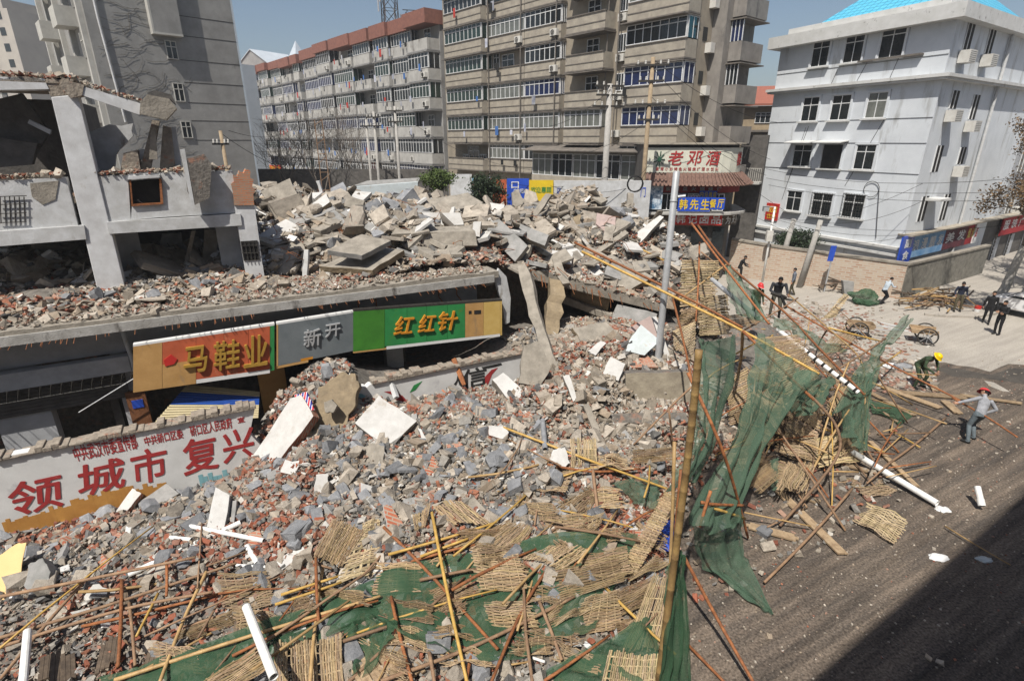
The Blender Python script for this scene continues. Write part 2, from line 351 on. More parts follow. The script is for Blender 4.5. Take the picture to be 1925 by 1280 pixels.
# ================================================================ heights of the two heaps of rubble
C1 = [(0, 1280, .3), (0, 1150, .45), (0, 1010, .45), (200, 1250, .4), (200, 1050, .55), (200, 985, .6), (400, 1200, .5), (400, 1000, .85), (330, 955, .7), (400, 930, .8), (480, 868, 1.15), (460, 892, .9),
      (600, 1150, .5), (600, 950, 1.15), (600, 850, 1.7), (560, 740, 2.2), (620, 690, 2.6), (800, 1150, .5), (800, 950, 1.1), (800, 830, 1.5), (800, 780, 1.65), (1000, 1200, .45), (1000, 1000, .9), (1000, 850, 1.6),
      (900, 790, 1.8), (1010, 720, 2.2), (1100, 1000, .7), (1100, 850, 1.3), (1100, 700, 2.2), (1150, 625, 2.6), (1060, 650, 2.6), (1240, 660, 2.0), (1200, 850, 1.0), (1240, 775, 1.2), (1200, 1000, .5), (1250, 1150, .15), (1300, 1050, .1),
      (1270, 900, .3), (1400, 900, 0), (1350, 720, .7), (1400, 650, .6), (1450, 585, .35), (1400, 600, .9), (1500, 800, .0), (1500, 650, .12), (1500, 580, .08), (1600, 600, .05), (1700, 700, .05), (1600, 700, .05), (1560, 560, 0), (1460, 900, .03), (1450, 1050, 0), (1600, 800, 0), (600, 1280, .35), (1000, 1280, .3), (1180, 1230, .25), (1290, 1280, 0)] + [(x, y, 0) for x, y in ((1340, 1000), (1340, 1150), (1400, 1250), (1500, 960), (1600, 900), (1600, 1020), (1700, 850), (1440, 980), (1500, 1180), (1700, 1100), (1850, 900), (1660, 740), (1560, 760), (1560, 850), (1480, 860), (1800, 780), (1540, 690), (1600, 650), (1390, 960), (1330, 930), (1420, 800))]
WN_ = G(0, 1000, .4).dot(E2) - .15
P1 = [G(x, y, z) for x, y, z in C1] + [V(x, y, WN_) for x, y in ((0, 1006), (60, 996), (120, 984), (200, 962), (260, 948), (320, 932), (380, 914), (430, 898), (690, 752), (770, 752), (850, 734), (900, 728), (950, 738))] + [S(s, n, z) for s, n, z in ((-9, 16, .1), (-6, 16.3, .1), (-3, 16.3, .2), (0, 16.6, .5), (10, 18, 2.1), (13, 18, 2.2), (16, 17, 1.9), (11, 17, 2.3), (14.5, 16.5, 2.3), (9, 22, .6), (14, 22, .6), (20, 20, .6), (22, 12, 0), (0, 3, 0), (6, 3.4, 0), (10, 4, 0), (-12, 8, .3), (18, 7, 0), (24, 18, 0), (22, 25, 0), (30, 20, 0), (-8, 6, 0.2), (15, 26, .3))]
C2 = [(480, 480, 18.6), (560, 440, 20), (520, 362, 24), (600, 400, 21), (640, 380, 24), (700, 400, 22), (750, 380, 25), (840, 392, 25), (900, 402, 25), (760, 430, 20.5), (850, 480, 19.4), (700, 500, 18.6), (980, 406, 25), (950, 415, 22), (1000, 480, 21.5), 
      (1100, 362, 29), (1180, 380, 29), (1050, 388, 27), (1150, 430, 25), (1200, 500, 23), (1240, 420, 27), (1240, 540, 22), (1280, 440, 26), (1330, 462, 25), (1000, 404, 27), (1120, 486, 23), (620, 520, 17.9), (560, 540, 17.6), (900, 490, 19), (985, 505, 20), (1250, 572, 21.6)]
P2 = [PD(*q) for q in C2] + [S(s, n, z) for s, n, z in ((-9, 17.4, 4.8), (-9, 22, 5.9), (-5, 17.4, 4.8), (-5, 19, 5.0), (-5, 22, 5.8), (-2, 17.4, 4.8), (-2, 19.5, 5.0), (-2, 22, 5.5), (1, 17.4, 4.8), (1, 19.5, 5.0), (4, 17.4, 4.8), (8, 17.4, 4.85),
      (14, 34, 4.3), (8, 31, 4.0), (3, 31, 4.2), (18, 31, 3.5), (-9, 30, 2), (0, 36, 2), (10, 38, 2), (20, 38, 1), (24, 30, 0), (21, 20, .3), (20, 16.5, .4), (26, 36, 0), (22, 25, .6), (-9, 40, 0), (12, 46, 0), (18, 15.8, 1.2), (19.5, 23, 2.2), (18, 33, 4))]
P2 += [PD(985 + 267 * t, 505 + 71 * t, 20.1 + 1.5 * t) for t in (.2, .4, .6, .8)] + [PD(1000 + 250 * t, 494 + 66 * t, 20.9 + 1.5 * t) for t in (.1, .4, .7, 1)]
A1 = np.array([tuple(p) for p in P1]); A2 = np.array([tuple(p) for p in P2])
def idw(A, X, Y, pw=3.2):
    d2 = (X[:, None] - A[None, :, 0]) ** 2 + (Y[:, None] - A[None, :, 1]) ** 2 + .05
    wt = d2 ** (-pw / 2); return (wt * A[None, :, 2]).sum(1) / wt.sum(1)
EA, EB = PD(985, 503, 20.0), PD(1252, 576, 21.5)       # front edge of the fallen floor slab
NFP = [(-40, 17.3), (8.7, 17.3), (EA.dot(E1), EA.dot(E2)), (EB.dot(E1), EB.dot(E2)), (60, 15.8)]
def nf(s): return np.interp(s, [q[0] for q in NFP], [q[1] for q in NFP])
def H1(X, Y): return np.maximum(idw(A1, X, Y, 4.0) - .06, 0)
def H2(X, Y):
    s = X * E1.x + Y * E1.y; t = np.clip((s - 19.2) / 2.6, 0, 1); f = 1 - t * t * (3 - 2 * t)
    return np.maximum((idw(A2, X, Y, 3.6) + .25) * f - .25, -.2)
def HXY(X, Y):
    X = np.atleast_1d(np.asarray(X, float)); Y = np.atleast_1d(np.asarray(Y, float))
    s = X * E1.x + Y * E1.y; n = X * E2.x + Y * E2.y
    return np.where((n >= nf(s)) & (s > -12) & (s < 27) & (n < 46), np.maximum(H2(X, Y), 0), H1(X, Y))
TT = np.concatenate([np.arange(3, 45, .04), np.arange(45, 90, .2)])
def HIT(px, py, lift=0.0):
    d = ray(px, py); X = d.x * TT; Y = d.y * TT; Z = CH + d.z * TT
    k = np.nonzero(Z < HXY(X, Y) + lift)[0]
    if len(k) == 0: return PD(px, py, 60)
    i = k[0]; return Vector((X[i], Y[i], Z[i]))
def fbm(x, y, sc, o=3):
    return noise.fractal(Vector((x * sc, y * sc, 3.3)), 1.0, 2.0, o)
def heap(name, s0, s1, ds, n0, n1, dn, fH, skirt, m, clip):
    ns = int((s1 - s0) / ds) + 1; nn_ = int((n1 - n0) / dn) + 1
    vs = []; fs = []; P = []
    for i in range(ns):
        s = s0 + i * ds
        for j in range(nn_):
            n = n0 + j * dn
            if skirt: n = float(nf(s)) + .25 + (n1 - float(nf(s)) - .25) * (j / (nn_ - 1)) ** 1.2
            P.append(S(s, n))
    X = np.array([p.x for p in P]); Y = np.array([p.y for p in P]); Z = fH(X, Y)
    for k, p in enumerate(P):
        h = float(Z[k]); a = .16 * min(1, h / .5) if not skirt else .3
        vs.append((p.x, p.y, h + a * fbm(p.x, p.y, .9) - .05 - (0 if skirt else .12 * max(0, 1 - h / .3))))
    for i in range(ns - 1):
        for j in range(nn_ - 1):
            a = i * nn_ + j; fs.append((a, a + nn_, a + nn_ + 1, a + 1))
    if skirt:
        o = len(vs)
        for i in range(ns):
            p = Vector(vs[i * nn_]); q = p + E2 * 1.8; vs.append((q.x, q.y, p.z - .5)); vs.append((q.x, q.y, -.1))
        for i in range(ns - 1):
            a, b = i * nn_, (i + 1) * nn_; fs.append((a, o + 2 * i, o + 2 * i + 2, b)); fs.append((o + 2 * i, o + 2 * i + 1, o + 2 * i + 3, o + 2 * i + 2))
    mb = MB(); mb.add(vs, fs); o = mb.build(name, m, at=(0, 0, 0), smooth=True); return tag(o, kind='structure')
heap('rubble_terrain', -14, 24, .2, 2.5, 19.5, .2, H1, False, K['dirt'], None)
heap('collapsed_terrain', -12, 27, .25, 17, 46, .3, H2, True, K['dirt'], None)
# ================================================================ loose rubble
CUBE = np.array([(x, y, z) for z in (-.5, .5) for y in (-.5, .5) for x in (-.5, .5)])
CF = np.array([(0, 2, 3, 1), (4, 5, 7, 6), (0, 1, 5, 4), (1, 3, 7, 5), (3, 2, 6, 7), (2, 0, 4, 6)])
def rotmats(n, tilt):
    a = RN.uniform(0, 2 * np.pi, n); b = RN.normal(0, tilt, n); c = RN.normal(0, tilt, n)
    ca, sa, cb, sb, cc, sc = np.cos(a), np.sin(a), np.cos(b), np.sin(b), np.cos(c), np.sin(c)
    Z = np.zeros(n); O = np.ones(n)
    A = np.stack([ca, -sa, Z, sa, ca, Z, Z, Z, O], 1).reshape(n, 3, 3); B = np.stack([O, Z, Z, Z, cb, -sb, Z, sb, cb], 1).reshape(n, 3, 3); C = np.stack([cc, Z, sc, Z, O, Z, -sc, Z, cc], 1).reshape(n, 3, 3)
    return A @ B @ C
def fast_mesh(name, verts, quads, m, tint=None):
    me = bpy.data.meshes.new(name); nv, nq = len(verts), len(quads)
    me.vertices.add(nv); me.vertices.foreach_set('co', verts.astype(np.float32).ravel())
    me.loops.add(nq * 4); me.loops.foreach_set('vertex_index', quads.astype(np.int32).ravel())
    me.polygons.add(nq); me.polygons.foreach_set('loop_start', np.arange(0, nq * 4, 4, dtype=np.int32)); me.polygons.foreach_set('loop_total', np.full(nq, 4, dtype=np.int32))
    me.materials.append(m)
    if tint is not None:
        a = me.attributes.new('tint', 'FLOAT_COLOR', 'FACE'); a.data.foreach_set('color', np.concatenate([tint, np.ones((nq, 1))], 1).astype(np.float32).ravel())
    me.update(calc_edges=True); me.shade_flat(); o = bpy.data.objects.new(name, me); COL.objects.link(o); return o
BR = np.array([(.38, .14, .085), (.33, .12, .08), (.44, .19, .12), (.38, .20, .15), (.46, .30, .235), (.30, .12, .085), (.42, .27, .21)])
GR = np.array([(.27, .265, .26), (.21, .21, .212), (.34, .33, .315), (.16, .16, .162), (.36, .345, .32)])
BE = np.array([(.46, .41, .35), (.38, .34, .29), (.54, .49, .43), (.40, .33, .26)])
WH = np.array([(.72, .72, .71), (.62, .61, .59)])
def chunks(n, pos, kind):
    """pos (n,3); kind 0 brick 1 grey block 2 beige mortar 3 white; returns scale, rotation, colours"""
    sc = np.zeros((n, 3)); col = np.zeros((n, 3))
    for k, pal in enumerate((BR, GR, BE, WH)):
        m = kind == k; c = m.sum()
        col[m] = pal[RN.integers(0, len(pal), c)] * RN.uniform(.8, 1.15, (c, 1))
        if k == 0: sc[m] = np.stack([RN.uniform(.06, .22, c), RN.uniform(.07, .115, c), RN.uniform(.04, .058, c)], 1)
        elif k == 3: sc[m] = np.stack([RN.uniform(.08, .26, c), RN.uniform(.06, .16, c), RN.uniform(.015, .06, c)], 1)
        else:
            b = RN.uniform(.04, .12, c) * (1 + (RN.random(c) > .91) * RN.uniform(.5, 2.2, c)); sc[m] = np.stack([b * RN.uniform(.9, 1.7, c), b, b * RN.uniform(.35, .95, c)], 1)
    return sc, col
def merged(name, pos, sc, rot, col, jit, m, white=.14):
    n = len(pos); v = CUBE[None] * (1 + RN.normal(0, jit, (n, 8, 1))) + RN.normal(0, jit * .45, (n, 8, 3))
    v = v * sc[:, None, :]; v = np.einsum('nij,nkj->nki', rot, v) + pos[:, None, :]
    q = (CF[None] + (np.arange(n) * 8)[:, None, None]).reshape(-1, 4)
    t = np.repeat(col[:, None, :], 6, 1) * RN.uniform(.88, 1.1, (n, 6, 1))
    wf = RN.random(n) < white; idx = np.nonzero(wf)[0]; t[idx, RN.integers(0, 6, len(idx))] = np.array([.62, .60, .57])
    return fast_mesh(name, v.reshape(-1, 3), q, m, t.reshape(-1, 3))
def sample_front(n):
    s = RN.uniform(-11, 15.5, n); nn_ = RN.uniform(4, 17.2, n); return s, nn_
def view_size(p, r):
    d = p - np.array(CAM); zc = d[:, 1] * CT - d[:, 2] * ST; x = 962.5 + F_PX * d[:, 0] / zc; y = 640 - F_PX * (d[:, 1] * ST + d[:, 2] * CT) / zc
    return np.where((zc > 1) & (x > 5) & (x < 1920) & (y > 5) & (y < 1275), r / zc, 0), x, y
# --- front heap
s, n_ = sample_front(78000)
X = s * E1.x + n_ * E2.x; Y = s * E1.y + n_ * E2.y; Z = H1(X, Y)
_, px_, py_ = view_size(np.stack([X, Y, Z], 1), np.ones(len(X)))
keep = (Z > .12) | (RN.random(len(X)) < .05)
keep &= ~((n_ > 14.75) & (s < .3) & (n_ < 15.1)) & ~((n_ > 15.1) & (s < .1)) & ~((n_ > 14.7) & (n_ < 15.2) & (s > 3.4) & (s < 8.8)) & ~((n_ > 15.2) & (s > 3) & (s < 9))
keep &= ~((n_ < 5.6) & (s > 4)) & ~((py_ > 1130) & (RN.random(len(X)) < .5)) & ~((py_ > 1060) & (px_ < 470) & (RN.random(len(X)) < .55))
X, Y, Z, px_, py_ = X[keep], Y[keep], Z[keep], px_[keep], py_[keep]
n = len(X); u = RN.random(n)
bf = np.array([noise.noise(Vector((x * .45, y * .45, 1.7))) for x, y in zip(X, Y)])
pb = np.clip(.33 + bf * .8, .06, .75); pb = np.where((px_ > 700) & (px_ < 1150) & (py_ < 900), pb * .75, pb); pb = np.where((px_ < 380) & (py_ > 1030), pb * .55, pb)
kind = np.where(u < pb, 0, np.where(u < pb + (1 - pb) * .52, 1, np.where(u < pb + (1 - pb) * .93, 2, 3)))
kind = np.where((px_ > 1020) & (py_ < 880) & (kind == 1) & (RN.random(n) < .75), 2, kind)
sc, col = chunks(n, None, kind)
FRONT = dict(p=np.stack([X, Y, Z + RN.uniform(-.05, .1, n)], 1), sc=sc, col=col, kind=kind, rot=rotmats(n, .55))
# --- collapsed building heap
n = 42000; s = RN.uniform(-9, 22, n); n_ = RN.uniform(0, 1, n); n0 = nf(s) + .1; n_ = n0 + (34 - n0) * n_ ** 1.1
X = s * E1.x + n_ * E2.x; Y = s * E1.y + n_ * E2.y; Z = H2(X, Y)
keep = ~((s < 1.0) & (n_ > 24)) & (Z > .15)
X, Y, Z, s, n_ = X[keep], Y[keep], Z[keep], s[keep], n_[keep]; n = len(X)
u = RN.random(n); pb = np.where(n_ < 18.8, .22, .1) + np.array([max(0, noise.noise(Vector((x * .4, y * .4, 7.7)))) * .5 for x, y in zip(X, Y)])
pb = np.where(n_ > 26, pb * .5, pb)
kind = np.where(u < pb, 0, np.where(u < pb + (1 - pb) * .2, 1, np.where(u < pb + (1 - pb) * .94, 2, 3)))
sc, col = chunks(n, None, kind); big = 1 + (n_ > 19.5) * (kind > 0) * RN.uniform(.2, 1.7, n) * (RN.random(n) > .3); sc *= big[:, None]
flat = (kind == 2) & (RN.random(n) < .4); sc[flat, 2] *= .4; sc[flat, 0] *= 1.6
BACK = dict(p=np.stack([X, Y, Z + RN.uniform(-.04, .1, n) * big], 1), sc=sc, col=col, kind=kind, rot=rotmats(n, .5))
# --- the pieces that show largest become objects of their own, the rest is loose rubble
from mathutils import Quaternion
import bmesh
def rock_mesh(name, seed, m, box=False):
    rnd = random.Random(seed); bm = bmesh.new()
    if box:
        bmesh.ops.create_cube(bm, size=1); bmesh.ops.bevel(bm, geom=bm.edges[:], offset=.06, segments=1, affect='EDGES')
        for v in bm.verts: v.co += Vector((rnd.gauss(0, .03), rnd.gauss(0, .03), rnd.gauss(0, .04)))
        for v in bm.verts:
            if v.co.x > .3: v.co.x += rnd.uniform(-.22, .05)
    else:
        for _ in range(22):
            v = Vector((rnd.uniform(-.5, .5), rnd.uniform(-.5, .5), rnd.uniform(-.5, .5))); bm.verts.new(v * (.78 / max(abs(v.x), abs(v.y), abs(v.z)) * .62 + .12))
        r = bmesh.ops.convex_hull(bm, input=bm.verts[:]); bmesh.ops.delete(bm, geom=[g for g in r['geom_interior'] if isinstance(g, bmesh.types.BMVert)], context='VERTS')
        bmesh.ops.dissolve_limit(bm, angle_limit=.3, verts=bm.verts[:], edges=bm.edges[:])
    me = bpy.data.meshes.new(name); bm.to_mesh(me); bm.free(); me.materials.append(m); return me
K['chunkgrey'] = mat('cement block', (.27, .275, .285), (.16, .165, .175), 4, bump=.5, bscale=25, rand=.3, stain=((.42, .39, .35), 3, .6, (1, 1, 1)))
K['chunkbeige'] = mat('old mortar', (.40, .355, .295), (.24, .21, .175), 4, bump=.6, bscale=20, rand=.25, stain=((.36, .17, .11), 2.5, .62, (1, 1, 1)))
K['chunkwhite'] = mat('plaster chip', (.74, .74, .73), (.58, .57, .55), 3, bump=.2, rand=.1, stain=((.35, .3, .26), 3, .62, (1, 1, 1)))
PRO = [[rock_mesh('brick_fragment', 10 + i, K['brick'], True) for i in range(6)], [rock_mesh('cement_block_fragment', 30 + i, K['chunkgrey'], i < 2) for i in range(7)],
       [rock_mesh('mortar_lump', 50 + i, K['chunkbeige'], i < 2) for i in range(7)], [rock_mesh('plaster_fragment', 70 + i, K['chunkwhite'], True) for i in range(4)]]
INFO = [('brick_fragment', 'loose broken red brick lying in the rubble heap', 'brick', 'broken bricks in the rubble'),
        ('cement_block_fragment', 'broken grey cement block lump lying in the rubble heap', 'cement lump', 'grey cement lumps in the rubble'),
        ('mortar_lump', 'beige lump of concrete and mortar lying in the rubble heap', 'concrete lump', 'beige concrete lumps in the rubble'),
        ('plaster_fragment', 'small white plaster fragment lying in the rubble heap', 'plaster piece', 'white plaster fragments in the rubble')]
ALL = {k: np.concatenate([FRONT[k], BACK[k]]) for k in FRONT}
vs_, _, _ = view_size(ALL['p'], np.sqrt(ALL['sc'][:, 0] * np.maximum(ALL['sc'][:, 1], ALL['sc'][:, 2])))
single = np.zeros(len(vs_), bool)
for k, cap in ((0, 290), (1, 290), (2, 290), (3, 120)):
    idx = np.nonzero(ALL['kind'] == k)[0]; idx = idx[np.argsort(-vs_[idx])][:cap]; single[idx] = True
    nm, lb, ct, gp = INFO[k]
    for j, i in enumerate(idx):
        o = bpy.data.objects.new(nm, PRO[k][j % len(PRO[k])]); COL.objects.link(o)
        M = Matrix(ALL['rot'][i].tolist()).to_4x4(); M.translation = Vector(ALL['p'][i]) + Vector((0, 0, ALL['sc'][i, 2] * .25))
        o.matrix_world = M @ Matrix.Diagonal((*ALL['sc'][i], 1)); tag(o, lb, ct, gp)
for k in range(4):
    m = (ALL['kind'] == k) & ~single
    o = merged(('loose_brick_rubble', 'loose_cement_rubble', 'loose_mortar_rubble', 'loose_plaster_rubble')[k], ALL['p'][m], ALL['sc'][m], ALL['rot'][m], ALL['col'][m], .1 if k == 0 else .16, K['tint'], .14 if k != 3 else 0)
    tag(o, ('small broken red bricks spread through the heaps', 'small grey cement bits spread through the heaps', 'small beige mortar bits spread through the heaps', 'small white plaster bits spread through the heaps')[k], 'rubble', kind='stuff')
# --- fines between the lumps
s, n_ = sample_front(60000); X = s * E1.x + n_ * E2.x; Y = s * E1.y + n_ * E2.y; Z = H1(X, Y); k = (Z > .1) & ~((n_ > 14.7) & (s < 9)); X, Y, Z = X[k], Y[k], Z[k]; n = len(X)
b = RN.uniform(.012, .04, n); kind = np.where(RN.random(n) < .25, 0, 2); _, col = chunks(n, None, kind); col = col * .7 + np.array([.36, .33, .29]) * .3
tag(merged('rubble_fines', np.stack([X, Y, Z + RN.uniform(-.02, .1, n)], 1), np.stack([b * 1.4, b, b * .8], 1), rotmats(n, .6), col, .2, K['tint'], 0), 'gritty brick and mortar fines filling the rubble heap', 'rubble', kind='stuff')
# --- flat brick litter on the paving and grit on the road
n = 5200; px_ = RN.uniform(1400, 1760, n); py_ = RN.uniform(556, 740, n)
P = np.array([tuple(G(a, b)) for a, b in zip(px_, py_)])
w_ = np.exp(-(((px_ - 1530) / 95) ** 2 + ((py_ - 612) / 34) ** 2)) * 1.2 + np.exp(-(((px_ - 1705) / 75) ** 2 + ((py_ - 710) / 26) ** 2)) * 1.2 + np.exp(-(((px_ - 1640) / 80) ** 2 + ((py_ - 665) / 30) ** 2)) * .6
m = RN.random(n) < w_; P = P[m]; n = len(P); kind = np.where(RN.random(n) < .5, 0, np.where(RN.random(n) < .75, 2, 3)); sc, col = chunks(n, None, kind); sc[:, 2] *= .7
P[:, 2] += sc[:, 2] * .4
col = col * .75 + np.array([.45, .4, .36]) * .25
tag(merged('scattered_brick_litter', P, sc, rotmats(n, .15), col, .12, K['tint']), 'broken bricks and mortar scattered flat over the paving', 'rubble', kind='stuff')
n = 2600; s = RN.uniform(2, 30, n); n_ = np.abs(RN.normal(0, 1, n)); n_ = 8 - n_ * 4.5 + RN.normal(0, 1, n)
P = np.stack([s * E1.x + n_ * E2.x, s * E1.y + n_ * E2.y, np.full(n, .012)], 1); b = RN.uniform(.012, .035, n) * (1 + (RN.random(n) > .96) * 1.6)
kind = np.where(RN.random(n) < .22, 0, 2); sc, col = chunks(n, None, kind); sc = np.stack([b * 1.3, b, b * .7], 1)
tag(merged('road_grit', P, sc, rotmats(n, .2), col * 1.15, .15, K['tint']), 'pale grit and brick crumbs strewn over the asphalt', 'grit', kind='stuff')
# ================================================================ hoarding wall along the pavement
W0, W1 = G(0, 1000, .4), None
def rag(pts, amp, k=4, seed=1):
    """ragged polyline between points"""
    rnd = random.Random(seed); out = []
    for i in range(len(pts) - 1):
        a, b = Vector(pts[i]), Vector(pts[i + 1])
        for j in range(k):
            p = a.lerp(b, j / k); out.append(p + Vector((0, 0, 1)) * rnd.uniform(-amp, amp) + (b - a).normalized() * rnd.uniform(-amp, amp) * .5)
    out.append(Vector(pts[-1])); return out
WN = W0.dot(E2); WT = 2.25
def wp(px, py): return V(px, py, WN)
K['hoard'] = mat('whitewashed wall', (.70, .70, .69), (.58, .58, .57), 1.6, bump=.1, stain=((.42, .42, .43), 1.1, .6, (1, 1, 1)))
K['coping'] = mat('crumbling mortar coping', (.36, .31, .25), (.2, .17, .14), 7, bump=.9, bscale=14, stain=((.36, .15, .09), 4, .57, (1, 1, 1)))
K['mural'] = mat('orange mural paint', (.52, .27, .07), (.42, .2, .05), 3, bump=.03)
K['muralblue'] = mat('pale blue mural paint', (.25, .48, .52), (.2, .4, .45), 3, bump=.03)
hw = empty('hoarding_wall', S(W0.dot(E1) + 3, WN, 0), SA, 'white hoarding wall with big red brush characters and a crumbling top', 'wall')
sL, sR = wp(-60, 930).dot(E1) - 3, wp(486, 800).dot(E1)
mb = MB(); top = rag([S(sL, WN, WT), S(sR, WN, WT)], .04, 30, 3)
mb.prism([S(sL, WN, -.1), S(sR + .1, WN, -.1)] + [S(sR, WN, 1.0), S(sR - .25, WN, 1.5)] + top[::-1], E2 * .24)
mb.build('wall_panel', K['hoard'], hw, ws=True)
mb = MB()
for i in range(60):
    a = sL + (sR - sL) * i / 60; b = sL + (sR - sL) * (i + 1) / 60; h = random.uniform(.03, .17)
    mb.obox(S(a, WN - .06 - random.uniform(0, .03), WT - .03), E1 * (b - a + .02), E2 * (.36 + random.uniform(0, .06)), (0, 0, h))
o = mb.build('coping', K['coping'], hw, ws=True, bevel=.02)
for i in range(45):
    a = sL + (sR - sL) * random.random()
def wtext(mb, ch, x0, y0, x1, y1, bold, shear=0.0, n=None, off=.004, depth=.006):
    n = WN if n is None else n; c = V((x0 + x1) / 2, (y0 + y1) / 2, n - off)
    m = (x0 + x1) / 2; my = (y0 + y1) / 2; wv = V(x1, my, n - off) - V(x0, my, n - off); wv = E1 * wv.dot(E1)
    hv = (V(m, y0, n - off) - V(m, y1, n - off)).z
    put_text(mb, ch, c, wv, Vector((0, 0, hv)), 0, bold, shear, depth=depth)
mb = MB()
for ch, q in (('引', (-120, 965, -5, 1050)), ('领', (15, 898, 128, 962)), ('城', (140, 866, 242, 926)), ('市', (248, 842, 320, 906)), ('复', (338, 822, 412, 888)), ('兴', (414, 806, 482, 866))):
    wtext(mb, ch, *q, bold=.035, shear=.16)
mb.build('lettering', K['redpaint'], hw, ws=True)
mb = MB()
wtext(mb, '中共武汉市委宣传部', 136, 826, 262, 856, .012); wtext(mb, '中共硚口区委', 270, 813, 346, 831, .012); wtext(mb, '硚口区人民政府', 356, 792, 438, 813, .012); wtext(mb, '宣', 446, 784, 460, 794, .012)
mb.build('small_lettering', K['redpaint'], hw, ws=True)
mb = MB(); pts = []; xs = list(range(-10, 372, 9)); rnd = random.Random(4)
for i in range(len(xs) - 1):
    y = (978 - xs[i] * .29 if xs[i] < 204 else 919 - (xs[i] - 204) * .16) + rnd.choice((0, -4, -8, -2, 2)); y += 8; z_ = V(xs[i], y, WN).z; a, b = V(xs[i], 950, WN - .004), V(xs[i + 1] + .5, 950, WN - .004); a.z = b.z = z_
    pts += [a, b]
m2 = MB()
for i in range(0, len(pts), 2):
    a, b = pts[i], pts[i + 1]; c0 = Vector((a.x, a.y, .1)); c1 = Vector((b.x, b.y, .1)); (mb if i / 2 < 37 else m2).obox(c0, c1 - c0, E2 * -.003, (0, 0, a.z - .1))
mb.build('skyline_mural', K['mural'], hw, ws=True)
m3 = MB()
for x in range(372, 436, 9):
    y = 898 - (x - 372) * .2 + rnd.choice((0, -5, 3)); a, b = V(x, y, WN - .004), V(x + 9, y, WN - .004); m3.obox(Vector((a.x, a.y, .2)), E1 * (b - a).dot(E1), E2 * -.003, (0, 0, a.z - .2))
m3.build('skyline_mural', K['muralblue'], hw, ws=True)
# right stretch of the same wall with the advert
hw2 = empty('advert_wall', wp(840, 700) * 1, SA, 'white wall piece with a large black character and red arc behind the brick heap', 'wall'); hw2.location.z = 0; XF[hw2.name] = Matrix.Translation(hw2.location) @ Matrix.Rotation(SA, 4, 'Z')
s2, s3 = wp(668, 740).dot(E1), wp(990, 660).dot(E1)
mb = MB(); top = rag([S(s2, WN, WT - .1), S(s2 + 1, WN, WT), S(s3, WN, WT)], .04, 14, 9)
mb.prism([S(s2, WN, -.1), S(s3, WN, -.1)] + top[::-1], E2 * .24); mb.build('wall_panel', K['hoard'], hw2, ws=True)
mb = MB()
for i in range(34):
    a = s2 + .5 + (s3 - s2 - .5) * i / 34; b = s2 + .5 + (s3 - s2 - .5) * (i + 1) / 34
    mb.obox(S(a, WN - .07, WT - .03), E1 * (b - a + .01), E2 * .38, (0, 0, random.uniform(.05, .2)))
mb.build('coping', K['coping'], hw2, ws=True, bevel=.02)
K['blackpaint'] = mat('black wall paint', (.02, .02, .02), (.03, .03, .03), 4, bump=0)
mb = MB(); wtext(mb, '信', 868, 692, 915, 728, .03); mb2 = MB(); wtext(mb, '人', 845, 702, 872, 732, .03, .2)
p = [V(x, y, WN - .004) for x, y in ((905, 690), (942, 682), (944, 686), (930, 690), (908, 694))]; mb.prism(p, E2 * -.003); wtext(mb, 'EN', 918, 722, 934, 733, .01)
mb.build('lettering', K['blackpaint'], hw2, ws=True)
p = [V(x, y, WN - .005) for x, y in ((936, 691), (925, 704), (917, 724), (904, 727), (912, 708), (924, 695))]; mb2.prism(p, E2 * -.003)
p = [V(x, y, WN - .005) for x, y in ((722, 736), (740, 735), (757, 744), (768, 756), (745, 752), (738, 742))]; mb2.prism(p, E2 * -.003)
mb2.build('red_arc', K['redpaint'], hw2, ws=True)
mb = MB(); p = [V(x, y, WN - .005) for x, y in ((794, 716), (778, 724), (770, 738), (781, 733))]; mb.prism(p, E2 * -.003); mb.build('green_leaf', K['green'], hw2, ws=True)
mb = MB(); pc = V(672, 758, WN - .005); mb.prism([pc + E1 * .32 * math.cos(a * .5) + Vector((0, 0, .32 * math.sin(a * .5))) for a in range(13)], E2 * -.003); mb.build('blue_dot', K['muralblue'], hw2, ws=True)
hw3 = empty('broken_wall_stub', S(wp(1075, 650).dot(E1), WN + .5, 1.8), SA, 'short stub of white wall with black latin letters amid tan rubble', 'wall')
mb = MB(); mb.prism(rag([V(1052, 668, WN + .5), V(1108, 650, WN + .5), V(1106, 640, WN + .5), V(1060, 645, WN + .5), V(1050, 655, WN + .5)], .03, 3, 5), E2 * .22); mb.build('wall_panel', K['hoard'], hw3, ws=True)
mb = MB(); wtext(mb, 'EPU', 1060, 648, 1090, 658, .02, n=WN + .5); mb.build('lettering', K['blackpaint'], hw3, ws=True)
# ================================================================ the half demolished shop building
FN = 17.3        # plane of the signs / canopy front
CN = 18.8        # plane of the upper columns
K['ledge'] = mat('streaked ledge', (.46, .45, .43), (.28, .27, .25), 2.5, bump=.3, stain=((.1, .09, .08), 3, .56, (1, 1, .3)))
rb = empty('ruined_building', S(0, CN, 0), SA, 'half demolished white concrete shop building with open broken upper floors', 'building')
def fp(px, py, n): return V(px, py, n)
def strip(mb, q, n0, d, mi=0):
    """outline traced on plane n0, thickness d away from the street"""
    mb.prism([V(x, y, n0) for x, y in q], E2 * d, mi)
def part(name, q, n0, d, m, par=None, side=None, bevel=0):
    mb = MB(); mb.prism([V(x, y, n0) for x, y in q], E2 * d, 0, 1 if side else None); return mb.build(name, [m, side] if side else m, par or rb, ws=True, bevel=bevel)
